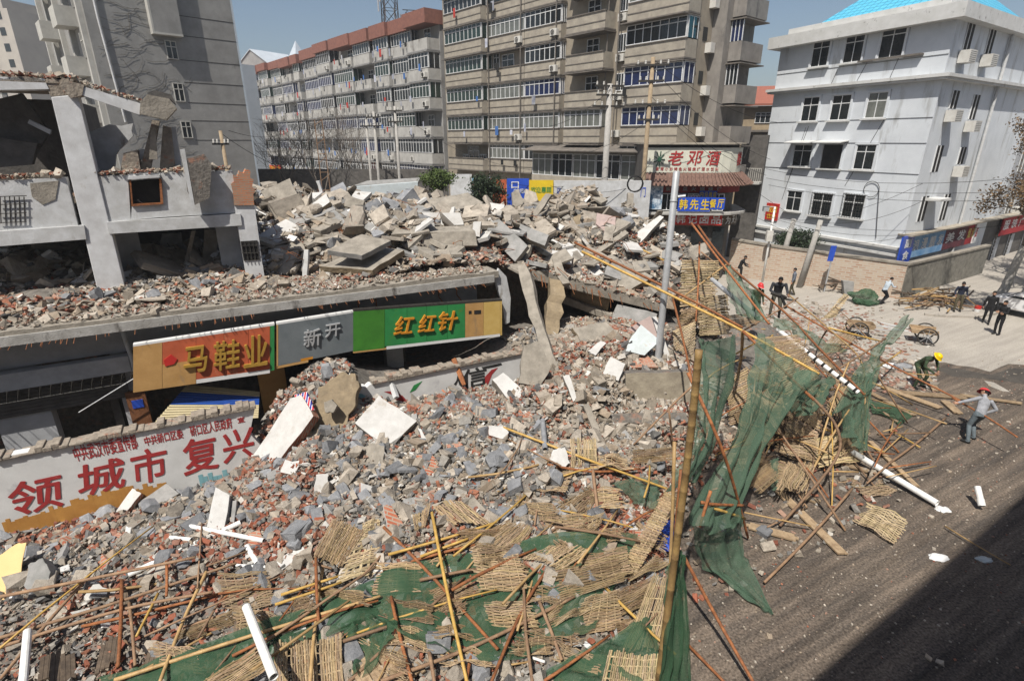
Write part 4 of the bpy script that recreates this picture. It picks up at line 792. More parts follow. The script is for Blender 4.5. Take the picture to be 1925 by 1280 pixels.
SL = [
 ('wall_slab', 'largest clean white slab lying on the brick heap', 'slab', ((712, 743), (784, 791), (730, 840), (667, 795)), (.12, -.62, .78), .3, WS_, CB, None, .45, 0),
 ('wall_slab', 'tall leaning white wall chunk with a brick edge against the hoarding', 'slab', ((546, 748), (566, 742), (589, 782), (494, 906), (455, 888)), (-.3, -.72, .62), .28, WS_, K['brickp'], None, .62, .02),
 ('mortar_boulder', 'big brown mortar boulder standing between the white slabs', 'boulder', ((598, 728), (640, 700), (668, 702), (676, 727), (664, 770), (640, 815), (596, 835), (586, 790)), (.15, -.85, .5), .55, K['brownrock'], None, None, .5, .05),
 ('mortar_boulder', 'small pale stone stuck on the brown boulder', 'boulder', ((608, 756), (624, 750), (634, 762), (626, 776), (612, 776)), (.15, -.85, .5), .2, CB, None, None, .8, .02),
 ('masonry_block', 'white topped block resting by the black character', 'block', ((925, 713), (946, 700), (982, 732), (958, 754)), (.1, -.55, .85), .32, WS_, CB, None, .3, .012),
 ('concrete_block', 'grey block with a white top against the red characters', 'block', ((258, 945), (313, 908), (337, 927), (272, 965)), (.0, -.4, .9), .3, CG, CB, None, .25, 0),
 ('plaster_beam', 'white beam stub leaning beside the grey block under the red characters', 'beam', ((211, 969), (249, 917), (266, 927), (224, 978)), (.1, -.5, .85), .16, WS_, K['brickp'], None, .3, 0),
 ('plaster_beam', 'white stepped cornice piece lying under the crossed pipes', 'beam', ((405, 915), (432, 930), (410, 1063), (374, 1063)), (.1, -.45, .9), .18, WS_, CG, None, .12, .012),
 ('plaster_beam', 'narrow grey white strip beside the stepped cornice piece', 'beam', ((435, 940), (445, 940), (440, 1005), (430, 1010)), (.1, -.45, .9), .1, CG, None, None, .12, 0),
 ('plywood_sheet', 'torn yellow plywood sheet at the edge of the brick heap', 'board', ((-20, 1055), (30, 1022), (50, 1019), (40, 1075), (16, 1090), (28, 1110), (22, 1148), (-20, 1155)), (.2, -.5, .85), .02, mat('yellow plywood', (.72, .52, .25), (.66, .47, .22), 3, bump=.03), None, None, .25, 0),
 ('concrete_block', 'rough dark block behind the torn plywood sheet', 'block', ((52, 1062), (80, 1048), (95, 1075), (90, 1105), (62, 1120), (44, 1100)), (.1, -.6, .8), .35, CG, None, None, .3, .03),
 ('brick_chunk', 'red brick wall panel lying in the middle of the heap', 'wall panel', ((782, 856), (812, 853), (838, 888), (830, 915), (806, 895)), (.25, -.5, .8), .14, K['brickp'], None, None, .12, .015),
 ('concrete_slab', 'beige slab with a brick stuck in it below the big white slab', 'slab', ((682, 842), (700, 832), (722, 838), (721, 884), (698, 890), (688, 866)), (.1, -.6, .8), .15, CB, None, None, .15, .02),
 ('plaster_sheet', 'thin white plaster sheet standing in the left heap', 'plaster sheet', ((594, 892), (617, 890), (617, 905), (600, 936), (590, 922)), (.2, -.8, .5), .04, WS_, None, None, .2, 0),
 ('brick_chunk', 'upright brick piece with one white face near the bamboo mats', 'wall panel', ((721, 947), (736, 950), (760, 990), (754, 1008), (728, 992)), (.3, -.6, .7), .14, K['brickp'], WS_, None, .2, .01),
 ('foundation_block', 'wide mossy concrete block wall beside the standing bamboo pole', 'block', ((1176, 702), (1296, 698), (1300, 768), (1174, 768)), (.12, -.93, .25), .6, mat('mossy concrete', (.33, .29, .22), (.2, .17, .13), 2, bump=.5, bscale=12), K['dirt'], None, .35, .02),
 ('foundation_block', 'low earthy ledge below the mossy concrete block', 'block', ((1152, 778), (1290, 775), (1300, 800), (1150, 796)), (.12, -.8, .5), .5, K['dirt'], None, None, .2, .03),
 ('wall_slab', 'pale blue plaster slab standing against a pink one', 'slab', ((1205, 610), (1240, 640), (1212, 668), (1176, 660), (1183, 640)), (.1, -.75, .6), .1, K['paleb'], CB, None, .55, .01),
 ('wall_slab', 'pink render slab behind the pale blue one', 'slab', ((1180, 618), (1222, 594), (1248, 632), (1240, 650), (1205, 612), (1180, 650)), (.15, -.75, .6), .12, K['pink'], None, None, .3, .02),
 ('plaster_sheet', 'square white plaster sheet lying among tan rubble', 'plaster sheet', ((1148, 670), (1176, 684), (1163, 716), (1131, 705)), (.1, -.6, .75), .07, WS_, CB, None, .3, .01),
 ('plaster_beam', 'thin white beam leaning beside the lamp post foot', 'beam', ((1226, 596), (1234, 594), (1270, 696), (1260, 699)), (.05, -.85, .5), .1, WS_, None, None, .5, 0),
 ('concrete_slab', 'long grey slab tilted over the dark gap behind the shops', 'slab', ((929, 402), (1032, 442), (1024, 462), (918, 418)), (-.25, -.62, .75), .28, CG, CB, None, .5, .012),
 ('concrete_beam', 'horizontal concrete edge beam above the green sign', 'beam', ((735, 440), (893, 434), (898, 462), (737, 464)), (.2, -.9, .35), .5, CB, None, None, .4, .015),
 ('concrete_slab', 'flat slab resting on the horizontal edge beam', 'slab', ((735, 440), (745, 428), (880, 424), (893, 434)), (.1, -.3, .95), .12, CB, None, None, .55, .012),
 ('plaster_sheet', 'wide white wall panel half buried above the edge beam', 'plaster sheet', ((789, 400), (866, 400), (872, 423), (786, 425)), (.1, -.9, .4), .2, WS_, CB, None, .4, .012),
 ('concrete_slab', 'square pale block on the crest left of the wide white panel', 'slab', ((652, 367), (686, 377), (679, 398), (647, 388)), (.2, -.8, .5), .4, CB, None, None, .4, .02),
 ('concrete_slab', 'slanted white edged slab on the left of the crest', 'slab', ((574, 392), (614, 363), (620, 380), (588, 402)), (-.1, -.6, .75), .2, WS_, K['brownrock'], None, .4, .01),
 ('concrete_slab', 'flat pale slab on the brick mound left of the edge beam', 'slab', ((586, 430), (625, 412), (640, 418), (602, 434)), (0, -.3, .95), .2, CB, None, None, .4, .02),
 ('concrete_slab', 'long slab sliding down the left slope', 'slab', ((640, 400), (650, 395), (705, 422), (730, 440), (722, 448), (690, 432)), (.1, -.6, .8), .2, CG, CB, None, .4, .012),
 ('wall_slab', 'big bright white plate propped behind the lamp post', 'slab', ((1240, 405), (1179, 450), (1200, 460), (1248, 408)), (-.35, -.55, .75), .2, WS_, CB, None, .6, .01),
 ('plaster_sheet', 'small white triangle right of the propped white plate', 'plaster sheet', ((1243, 412), (1252, 424), (1240, 430)), (0, -.8, .5), .1, WS_, None, None, .6, 0),
 ('concrete_slab', 'tall pale plate standing on the crest near the painted boards', 'slab', ((998, 404), (1026, 364), (1038, 365), (1008, 408)), (-.3, -.7, .6), .15, CB, None, None, .6, .012),
 ('hollow_slab', 'broken hollow core slab end standing on the crest', 'slab', ((962, 362), (975, 355), (985, 380), (975, 392), (964, 385)), (.2, -.85, .4), .2, CB, None, None, .6, .02),
 ('concrete_slab', 'dusty pink slab lying on the big mound', 'slab', ((1122, 400), (1158, 408), (1156, 431), (1138, 436), (1120, 420)), (.05, -.6, .8), .15, K['pink'], None, None, .3, .015),
 ('concrete_slab', 'tan square slab left of the dusty pink one', 'slab', ((1072, 410), (1092, 402), (1090, 428), (1070, 432)), (.1, -.6, .8), .2, K['brownrock'], None, None, .3, .02),
 ('concrete_beam', 'pale beam slanting across the big mound', 'beam', ((1115, 472), (1175, 432), (1182, 438), (1122, 478)), (-.1, -.6, .8), .22, CB, None, None, .35, .012),
 ('concrete_slab', 'flat tan slab with worn top at the right of the crest', 'slab', ((1150, 350), (1170, 352), (1166, 400), (1148, 398)), (-.1, -.8, .5), .2, CB, None, None, .4, .02),
 ('concrete_beam', 'upright pale beam stub at the right of the crest', 'beam', ((1180, 362), (1192, 364), (1190, 405), (1178, 404)), (0, -.9, .4), .25, CB, None, None, .4, .01),
 ('wall_slab', 'white wall end standing at the corner of the gap', 'slab', ((889, 418), (905, 416), (902, 446), (888, 444)), (0, -.9, .4), .3, WS_, CB, None, .8, .012),
 ('masonry_block', 'white and brick masonry block above the fallen floor edge', 'block', ((1038, 470), (1078, 475), (1074, 498), (1034, 492)), (.1, -.6, .8), .3, WS_, K['brickp'], None, .4, .015),
 ('concrete_slab', 'grey triangular plate on the lower right of the mound', 'slab', ((1320, 445), (1345, 440), (1352, 470), (1330, 478)), (.2, -.7, .6), .15, CG, None, None, .4, .015),
 ('floor_slab_piece', 'big grey floor slab sagging steeply into the dark gap beside the edge beam', 'slab', ((900, 424), (938, 412), (992, 462), (968, 492)), (-.35, -.7, .62), .22, CG, CB, None, .5, .03),
 ('floor_slab_piece', 'broad tan floor slab tilted on the right of the mound above the ragged edge', 'slab', ((1090, 500), (1150, 478), (1228, 520), (1180, 548)), (-.15, -.5, .85), .25, CB, K['brownrock'], None, .35, .04),
 ('floor_slab_piece', 'brown floor slab lying flat on the canopy behind the sign brackets', 'slab', ((600, 500), (690, 462), (760, 470), (700, 508)), (0, -.35, .95), .22, CB, K['brownrock'], None, .45, .04),
 ('floor_slab_piece', 'dusty floor slab stacked over the brown one behind the sign brackets', 'slab', ((615, 470), (680, 440), (735, 452), (680, 480)), (.1, -.3, .95), .18, CB, CG, None, .95, .04),
 ('floor_slab_piece', 'large dusty slab leaning on the left shoulder of the mound', 'slab', ((490, 360), (545, 335), (560, 372), (520, 402)), (.2, -.75, .6), .25, CB, CG, None, .5, .04),
 ('floor_slab_piece', 'large pale slab lying across the top of the crest', 'slab', ((800, 375), (880, 362), (908, 384), (830, 398)), (0, -.45, .9), .22, CB, CG, None, .5, .04),
 ('floor_slab_piece', 'brown slab hanging down inside the cavern mouth', 'slab', ((1078, 535), (1150, 560), (1140, 592), (1070, 570)), (-.2, -.85, -.3), .25, K['brownrock'], CB, 21.3, 0, .05),
 ('floor_slab_piece', 'grey slab wedged under the right end of the tilted floor slab', 'slab', ((1160, 572), (1236, 590), (1215, 622), (1150, 600)), (-.3, -.8, .5), .25, CG, CB, 20.6, 0, .05),
 ('floor_slab_piece', 'tan slab lying in front of the cavern mouth', 'slab', ((1075, 615), (1140, 605), (1165, 628), (1095, 645)), (.1, -.6, .8), .22, CB, K['brownrock'], None, .3, .04),
 ('plaster_beam', 'white strip lying on the slope below the boulder', 'beam', ((785, 805), (792, 806), (808, 835), (800, 840)), (.1, -.6, .8), .12, WS_, None, None, .2, 0),
 ('masonry_block', 'cube of bricks with a white top in the right of the heap', 'block', ((918, 800), (950, 800), (957, 812), (945, 825), (920, 818)), (.1, -.5, .85), .22, WS_, K['brickp'], None, .25, .012),
 ('plaster_sheet', 'long white plaster sheet under the standing bamboo mat', 'plaster sheet', ((1040, 845), (1062, 840), (1072, 870), (1060, 880), (1030, 868)), (.1, -.6, .8), .06, WS_, None, None, .2, .01),
 ('plaster_beam', 'pale grooved beam standing at the right of the heap', 'beam', ((1096, 762), (1106, 757), (1128, 808), (1120, 817)), (.1, -.75, .6), .14, CB, None, None, .3, .008),
 ('plaster_beam', 'white beam on the tan rubble beside the leaning column', 'beam', ((1058, 706), (1070, 704), (1084, 748), (1078, 756)), (.1, -.75, .6), .15, WS_, CB, None, .3, .008),
 ('concrete_slab', 'leaning tan slab at the foot of the broken column', 'slab', ((985, 650), (1010, 640), (1036, 690), (1015, 728), (975, 720)), (.1, -.85, .5), .25, CB, None, None, .6, .03),
 ('plaster_sheet', 'white and grey plaster sheet above the cavern mouth', 'plaster sheet', ((1105, 660), (1130, 640), (1140, 645), (1120, 668)), (.1, -.6, .8), .07, WS_, None, None, .3, .01),
 ('brick_chunk', 'orange tiled brick patch before the pale blue slab', 'wall panel', ((1172, 668), (1215, 664), (1238, 690), (1180, 690)), (.05, -.35, .9), .1, K['brickp'], None, None, .15, .02),
]
for t in SL:
    t = list(t) + [0] * (11 - len(t)); t[10] = max(t[10] or 0, .018)
    slab(*t)
# slabs that nothing tells apart, scattered on the mound
rnd = random.Random(21)
for i in range(135):
    px, py = rnd.uniform(490, 1330), rnd.uniform(352, 520)
    if px < 900 and py > 500: continue
    p = HIT(px, py)
    if p.y > 45 or p.z < 2: continue
    ang = rnd.uniform(0, 6.28); L_, W_ = rnd.uniform(.5, 1.7), rnd.uniform(.3, .85)
    nr = Vector((rnd.gauss(0, .35), rnd.gauss(-.3, .35), 1)).normalized(); u = nr.cross(Vector((math.cos(ang), math.sin(ang), 0))).normalized(); v = nr.cross(u)
    pts = [p + u * L_ * a + v * W_ * b + nr * .22 for a, b in ((-.5, -.5), (.1, -.55), (.5, -.4), (.45, .5), (0, .45), (-.55, .5))]
    mb = MB(); mb.prism([q + (u * rnd.uniform(-.1, .1) + v * rnd.uniform(-.08, .08)) for q in pts], -nr * rnd.uniform(.08, .2))
    o = mb.build('broken_slab', rnd.choice((CB, CB, CG, WS_, K['chunkbeige'])), bevel=.012)
    if i % 2 == 0:
        rb_ = MB()
        for q in range(4): e_ = pts[2].lerp(pts[4], .15 + q * .23) - nr * .06; rb_.tube([e_ - u * .1, e_ + u * rnd.uniform(.1, .25), e_ + u * rnd.uniform(.25, .5) + Vector((0, 0, rnd.uniform(-.2, .2)))], .011, 4)
        rb_.build('reinforcing_bar', K['rust'], o, ws=True)
    tag(o, 'broken concrete slab lying on the mound of the collapsed building', 'slab', 'broken slabs on the collapsed building')
for i in range(95):        # larger lumps of wall in the front heap
    px, py = rnd.uniform(90, 1240), rnd.uniform(760, 1120)
    p = HIT(px, py)
    if p.z < .25 or p.dot(E2) > WN - .4: continue
    ang = rnd.uniform(0, 6.28); L_, W_ = rnd.uniform(.22, .6), rnd.uniform(.16, .38); nr = Vector((rnd.gauss(0, .45), rnd.gauss(-.3, .4), 1)).normalized(); u = nr.cross(Vector((math.cos(ang), math.sin(ang), 0))).normalized(); v = nr.cross(u)
    pts = [p + u * (L_ * a + rnd.uniform(-.04, .04)) + v * (W_ * b + rnd.uniform(-.03, .03)) + nr * .13 for a, b in ((-.5, -.5), (.1, -.55), (.5, -.4), (.45, .5), (0, .45), (-.55, .5))]
    mb = MB(); mb.prism(pts, -nr * rnd.uniform(.09, .2), 0, 1); tag(mb.build('wall_lump', rnd.choice(([CB, CB], [CG, CG], [K['chunkgrey']] * 2, [K['brickp'], K['brickp']], [WS_, K['brickp']], [K['chunkbeige'], CB])), bevel=.01), 'larger lump of broken wall lying in the front rubble heap', 'wall lump', 'larger wall lumps in the front heap')
# the fallen first floor slab over the cavern
mb = MB(); t = rag([EA + Vector((0, 0, .05)), EB + Vector((0, 0, .05))], .06, 22, 4); b = E2 * 6
mb.prism([EA + Vector((0, 0, -.38)), EB + Vector((0, 0, -.3))] + t[::-1], b + Vector((0, 0, .5)))
fl = tag(mb.build('fallen_floor_slab', K['conc'], bevel=.02), 'huge tilted floor slab with a ragged edge roofing the dark cavern', 'slab')
n = 700; s = RN.random(n); d = RN.random(n) * 1.2
def along(a, b, q, off):
    return np.array([tuple(Vector(a).lerp(Vector(b), float(x)) + E2 * float(y)) for x, y in zip(q, off)])
P = along(EA, EB, s, d); P[:, 2] += .1; kind = np.where(RN.random(n) < .3, 0, np.where(RN.random(n) < .9, 2, 3)); sc_, col_ = chunks(n, None, kind)
tag(merged('slab_edge_rubble', P, sc_, rotmats(n, .5), col_, .14, K['tint']), 'rubble lying along the edge of the tilted floor slab', 'rubble', kind='stuff')
mb = MB()
for i in range(26):
    q = EA.lerp(EB, random.random()) + Vector((0, 0, -.1)); mb.tube([q, q - E2 * random.uniform(.1, .3) + Vector((random.uniform(-.1, .1), 0, -random.uniform(.1, .6)))], .012, 4)
mb.build('reinforcing_bar', K['rust'], fl, ws=True)
# leaning broken columns in front of the cavern
def beam(name, label, cat, x0, y0, d0, x1, y1, d1, w_, t_, m, seg=6, amp=.03):
    a, b = PD(x0, y0, d0), PD(x1, y1, d1); ax = (b - a).normalized(); u = ax.cross(Vector((0, 1, .2))).normalized(); v = ax.cross(u); mb = MB(); rnd = random.Random(int(x0))
    rings = []
    for i in range(seg + 1):
        c = a.lerp(b, i / seg) + Vector((rnd.uniform(-amp, amp), rnd.uniform(-amp, amp), 0)); k = rnd.uniform(.8, 1.15)
        rings.append([c + u * w_ * .5 * k * sx + v * t_ * .5 * k * sy for sx, sy in ((-1, -1), (1, -1), (1, 1), (-1, 1))])
    vs = [p for r in rings for p in r]; fs = [(3, 2, 1, 0), tuple(range(len(vs) - 4, len(vs)))]
    for i in range(seg):
        for j in range(4): j2 = (j + 1) % 4; fs.append((i * 4 + j, i * 4 + j2, i * 4 + 4 + j2, i * 4 + 4 + j))
    mb.add(vs, fs); return tag(mb.build(name, m, bevel=.015), label, cat)
beam('broken_column', 'long pale broken column leaning at the mouth of the cavern', 'column', 982, 502, 19.0, 1048, 725, 15.5, .36, .36, K['conc'], 9, .05)
beam('broken_column', 'ragged brown column stub under the fallen floor slab', 'column', 1047, 530, 20.3, 1032, 665, 18.5, .6, .5, K['brownrock'], 9, .07)
beam('concrete_beam', 'dusty beam fallen across the back of the cavern', 'beam', 1060, 560, 21.5, 1180, 610, 21.0, .3, .3, K['conc'], 6)
beam('concrete_beam', 'pale beam leaning in the cavern next to the ragged column', 'beam', 1040, 590, 19.5, 1030, 690, 18.0, .16, .16, K['plaster'], 4)
beam('plaster_beam', 'short white post standing in the mound left of the sign brackets', 'post', 577, 470, 18.2, 573, 532, 17.9, .16, .16, K['plaster'], 3, .0)
beam('plaster_beam', 'white stake standing beside the boulder before the hoarding', 'post', 731, 705, 15.2, 745, 748, 14.6, .14, .14, K['plaster'], 3, .0)
beam('wooden_stake', 'brown timber stake leaning on the advert wall', 'stake', 853, 674, 16.2, 873, 724, 15.8, .14, .1, K['rust'], 3, .0)
beam('plaster_beam', 'white pipe like stub standing left of the gap on the crest', 'post', 598, 340, 25, 606, 366, 25, .15, .15, K['plaster'], 3, 0)
# low white wall and parapet remains behind the mound
slab('white_boundary_wall', 'low white wall with dark openings behind the left crest', 'wall', ((655, 352), (786, 342), (784, 364), (655, 376)), (.3, -.95, 0), .3, K['paleb'], None, 32.0, 0, 0)
slab('shed_roof', 'thin grey shed roof behind the low white wall', 'roof', ((664, 349), (690, 340), (790, 334), (786, 343)), (.1, -.3, .95), .15, CG, None, 33.0, 0, 0)
# striped bag on the leaning chunk
o = slab('striped_bag', 'red white and blue striped woven bag on the leaning white chunk', 'bag', ((553, 742), (576, 736), (590, 770), (566, 778)), (-.3, -.75, .6), .06, K['white'], None, None, .75, .02)
N, L, b = nodes(K['white'])
ms = mat('striped woven plastic', (.6, .6, .62)); N, L, b = nodes(ms); tc = N.new('ShaderNodeTexCoord'); wv = N.new('ShaderNodeTexWave'); wv.inputs['Scale'].default_value = 2.2; wv.bands_direction = 'X'; L.new(tc.outputs['Object'], wv.inputs[0])
cr = N.new('ShaderNodeValToRGB'); cr.color_ramp.interpolation = 'CONSTANT'; e = cr.color_ramp.elements; e[0].color = (.5, .03, .05, 1); e[1].color = (.7, .7, .72, 1); e[1].position = .3; x = e.new(.7); x.color = (.03, .04, .25, 1); L.new(wv.outputs[0], cr.inputs[0]); L.new(cr.outputs[0], b.inputs['Base Color'])
o.data.materials[0] = ms
# ================================================================ bamboo mats
def mat_mesh(q, rows, m, seed, sag=.06, cols=9, name='bamboo_mat', miss=.05, curl=.0, fray=.06, nrm=None):
    """woven split-bamboo mat filling the four corners q; strips run from q0-q3 side to q1-q2 side"""
    rnd = random.Random(seed); a, b, c, d = q; nr = nrm or (b - a).cross(d - a).normalized()
    if nr.z < 0: nr = -nr
    mb = MB()
    ph = rnd.uniform(0, 6)
    def P(u, v, h):
        p = a.lerp(b, u).lerp(d.lerp(c, u), v); w_ = sag * (math.sin(v * 5 + ph) + .6 * math.sin(u * 4 + ph * 2) + .5 * math.sin((u + v) * 8 + ph)) + curl * ((2 * u - 1) ** 2)
        return p + nr * (w_ + h)
    k = cols * 2
    for i in range(rows):
        if rnd.random() < miss: continue
        v = (i + .5) / rows; hw_ = .45 / rows * rnd.uniform(.75, 1.05); u0, u1 = -abs(rnd.gauss(0, fray)) - .005, 1 + abs(rnd.gauss(0, fray)) + .005; dv = rnd.gauss(0, .18) / rows
        c_ = rnd.uniform(.72, 1.2); col = (c_, c_ * rnd.uniform(.92, 1.02), c_ * rnd.uniform(.82, 1)); vs = []
        for j in range(k + 1):
            u = u0 + (u1 - u0) * j / k; h = .012 * (1 if ((j // 2 + i) % 2) else -1) * (1 if j % 2 else .3); vv = v + dv * (j / k - .5) + rnd.gauss(0, .05) / rows
            vs += [P(u, vv - hw_, h), P(u, vv, h + .012), P(u, vv + hw_, h)]
        fs = []
        for j in range(k): o = j * 3; fs += [(o, o + 3, o + 4, o + 1), (o + 1, o + 4, o + 5, o + 2)]
        mb.add(vs, fs, 0, col)
    for j in range(cols):
        u = (j + .5) / cols; hw_ = .010; vs = []; w0 = a.lerp(b, .5).lerp(d.lerp(c, .5), .5); ln = max((b - a).length, .1); hw_ = .011 / ln; c_ = rnd.uniform(.8, 1.25)
        for i in range(rows + 1):
            v = i / rows; h = .014 * (1 if (i + j) % 2 else -.6); vs += [P(u - hw_, v, h), P(u + hw_, v, h)]
        mb.add(vs, [(2 * i, 2 * i + 1, 2 * i + 3, 2 * i + 2) for i in range(rows)], 0, (c_, c_, c_ * .92))
    o = mb.build(name, m); return o
K['matdark'] = mat('old bamboo strip', (.33, .24, .15), (.2, .14, .09), 22, rough=.7, bump=.1, rand=.16, attr=True)
K['matpale'] = mat('fresh bamboo strip', (.50, .405, .265), (.34, .265, .165), 22, rough=.6, bump=.1, rand=.1, attr=True)
def bmat(label, q, normal=(0, -.25, 1), lift=.12, m='mat', rows=26, base=None, order=0, sag=.05, cols=5, miss=.05, group=None, fray=.05):
    q = list(q); q = q[order:] + q[:order]
    cx = sum(p[0] for p in q) / 4; cy = sum(p[1] for p in q) / 4
    b = HIT(cx, cy, lift) if base is None else PD(cx, cy, base)
    o = mat_mesh(plane_pts(q, normal, b), rows, K[m], int(cx * 7 + cy), sag, cols, miss=miss, fray=fray)
    return tag(o, label, 'bamboo mat', 'woven bamboo scaffold mats' if group is None else group)
MATS = [
 ('square bamboo mat tilted on the rubble left of the big green net', ((590, 1042), (624, 977), (685, 997), (644, 1063)), (.1, -.5, .9), .3, 'mat', 24, None, 0),
 ('pale bamboo mat partly under the tilted square mat', ((685, 981), (712, 972), (714, 1076), (635, 1099)), (.1, -.4, .9), .18, 'matpale', 26, None, 0),
 ('square bamboo mat lying on the upper edge of the green net', ((712, 1056), (787, 1060), (787, 1115), (701, 1117)), UP, .25, 'mat', 20, None, 0),
 ('bamboo mat among poles in the left part of the fallen scaffold', ((412, 1078), (499, 1076), (517, 1135), (431, 1158)), UP, .22, 'mat', 26, None, 0),
 ('flattened bamboo mat running down from the mat among poles', ((455, 1135), (476, 1160), (345, 1206), (335, 1188)), UP, .12, 'mat', 22, None, 1),
 ('coarse bamboo mat with upright strips beside the white pipe at the bottom', ((515, 1212), (642, 1194), (646, 1290), (522, 1300)), UP, .3, 'mat', 26, None, 1),
 ('bamboo mat cut by the bottom frame edge left of the fallen white pipe', ((350, 1300), (471, 1221), (510, 1253), (410, 1320)), UP, .25, 'mat', 20, None, 0),
 ('bamboo mat spread over rubble above the green net centre', ((843, 1022), (943, 981), (1002, 995), (966, 1042)), UP, .2, 'mat', 24, None, 0),
 ('large grey bamboo mat hanging over the green net centre', ((887, 1024), (970, 1035), (990, 1108), (905, 1108)), UP, .3, 'mat', 30, None, 0),
 ('small bamboo mat below the large grey mat', ((911, 1126), (986, 1126), (1010, 1180), (923, 1176)), UP, .28, 'mat', 18, None, 0),
 ('brown bamboo mat left of the small mat on the green net', ((807, 1108), (875, 1085), (916, 1117), (830, 1142)), UP, .2, 'matdark', 20, None, 0),
 ('narrow bamboo mat lying slanted right of the green net centre', ((980, 1045), (1030, 1024), (1107, 1035), (1058, 1069)), UP, .25, 'mat', 18, None, 0),
 ('bamboo mat lying behind the slanted narrow mat', ((1026, 967), (1094, 967), (1096, 1013), (1024, 1020)), UP, .25, 'mat', 20, None, 0),
 ('small curled bamboo mat right of the mats heap', ((1094, 972), (1135, 962), (1126, 990), (1098, 1008)), (.1, -.5, .85), .3, 'mat', 14, None, 0),
 ('bamboo mat at the right end of the mats heap', ((1044, 1072), (1157, 1049), (1173, 1090), (1062, 1126)), UP, .3, 'mat', 26, None, 0),
 ('bamboo mat overlapped by the right end mat', ((1090, 1045), (1175, 1028), (1184, 1078), (1121, 1085)), UP, .38, 'mat', 24, None, 0),
 ('bamboo mat in front of the right end mat', ((1103, 1122), (1157, 1108), (1170, 1180), (1069, 1194)), UP, .25, 'mat', 28, None, 0),
 ('dark shaded bamboo mat beside the bright mat', ((1150, 1112), (1225, 1080), (1222, 1130), (1166, 1160)), UP, .3, 'matdark', 20, None, 0),
 ('bright bamboo mat leaning on the tall bamboo post', ((1225, 1086), (1264, 1090), (1239, 1214), (1171, 1212)), (.1, -.65, .75), .55, 'matpale', 22, None, 1),
 ('coarse bamboo mat at the foot of the tall bamboo post', ((1144, 1224), (1241, 1233), (1236, 1300), (1126, 1300)), UP, .4, 'matpale', 26, None, 1),
 ('bamboo mat standing upright on the right of the brick heap', ((1071, 825), (1121, 827), (1121, 886), (1073, 881)), (.1, -.8, .5), .3, 'matpale', 22, None, 1),
 ('small brown bamboo mat left of the upright mat', ((1021, 897), (1076, 886), (1062, 927), (1012, 922)), UP, .15, 'mat', 18, None, 0),
 ('bamboo mat fragment of loose strips in the heap centre', ((971, 931), (1010, 929), (996, 960), (969, 955)), UP, .15, 'mat', 14, None, 1),
 ('bamboo mat below the small brown mat', ((1040, 954), (1112, 913), (1121, 936), (1103, 967)), UP, .2, 'mat', 22, None, 0),
 ('dark bamboo mat standing behind the tall bamboo post', ((1188, 846), (1262, 840), (1266, 864), (1194, 872)), (.1, -.7, .6), .35, 'matdark', 12, None, 0),
 ('fan of loose bamboo strips on the brick heap', ((775, 970), (810, 950), (800, 990), (780, 995)), UP, .2, 'mat', 12, None, 1),
 ('fan of loose bamboo strips right of the other fan', ((815, 952), (870, 938), (930, 985), (850, 985)), UP, .2, 'mat', 12, None, 1),
 ('long narrow bamboo mat hanging from the tall bamboo post', ((1256, 915), (1282, 930), (1192, 1085), (1160, 1078)), (-.35, -.6, .7), .75, 'mat', 40, None, 0),
 ('tall bamboo mat standing behind the orange poles', ((1282, 488), (1349, 490), (1342, 572), (1282, 577)), (.1, -1, .1), 0, 'matpale', 26, 22.2, 0),
 ('bamboo mat standing beside the tall mat behind the orange poles', ((1318, 560), (1366, 552), (1368, 628), (1316, 632)), (.15, -1, .1), 0, 'matpale', 24, 20.4, 0),
 ('bamboo mat standing left of the hanging green net', ((1266, 622), (1306, 605), (1304, 668), (1268, 705)), (.1, -1, .15), 0, 'matpale', 24, 18.0, 0),
 ('bamboo mat slanting under the upper green net', ((1362, 592), (1426, 588), (1420, 612), (1368, 618)), (.1, -.7, .7), 0, 'mat', 14, 19.6, 0),
 ('wide bamboo mat hanging behind the large green net', ((1436, 634), (1496, 629), (1536, 712), (1486, 745)), (.2, -.9, .4), 0, 'mat', 28, 15.6, 0),
 ('bright bamboo mat propped on the paving behind the scaffold', ((1540, 605), (1588, 552), (1598, 556), (1562, 607)), (.35, -.8, .5), .4, 'matpale', 30, None, 1),
 ('shaded bamboo mat under the scaffold wreck', ((1498, 756), (1538, 790), (1530, 870), (1466, 850)), (.2, -.6, .7), .8, 'mat', 30, None, 0),
 ('bamboo mat at the road side of the scaffold wreck', ((1530, 824), (1596, 813), (1621, 868), (1541, 880)), (.1, -.3, .95), .35, 'matpale', 24, None, 0),
 ('bamboo mat lying below the road side mat', ((1466, 868), (1528, 877), (1500, 927), (1460, 918)), (.1, -.3, .95), .3, 'mat', 24, None, 0),
 ('loose sheaf of bamboo strips on the asphalt', ((1575, 897), (1648, 899), (1684, 925), (1632, 938)), (0, 0, 1), .06, 'mat', 16, None, 0),
 ('single golden bamboo mat lying alone on the asphalt', ((1634, 945), (1704, 974), (1679, 1024), (1607, 983)), (0, 0, 1), .08, 'matpale', 26, None, 0),
 ('bamboo mat half folded inside the scaffold wreck', ((1420, 770), (1486, 740), (1500, 790), (1446, 840)), (.3, -.7, .6), .9, 'matdark', 26, None, 0),
 ('bamboo mat standing between the two hanging nets', ((1366, 720), (1404, 690), (1412, 790), (1372, 800)), (.2, -.9, .3), .9, 'mat', 24, None, 0),
 ('bamboo mat slipped low between the lamp post and the net', ((1282, 580), (1318, 575), (1318, 606), (1272, 622)), (.1, -1, .1), 0, 'matdark', 14, 21.0, 0),
]
for t in MATS: bmat(*t)
rnd = random.Random(61)
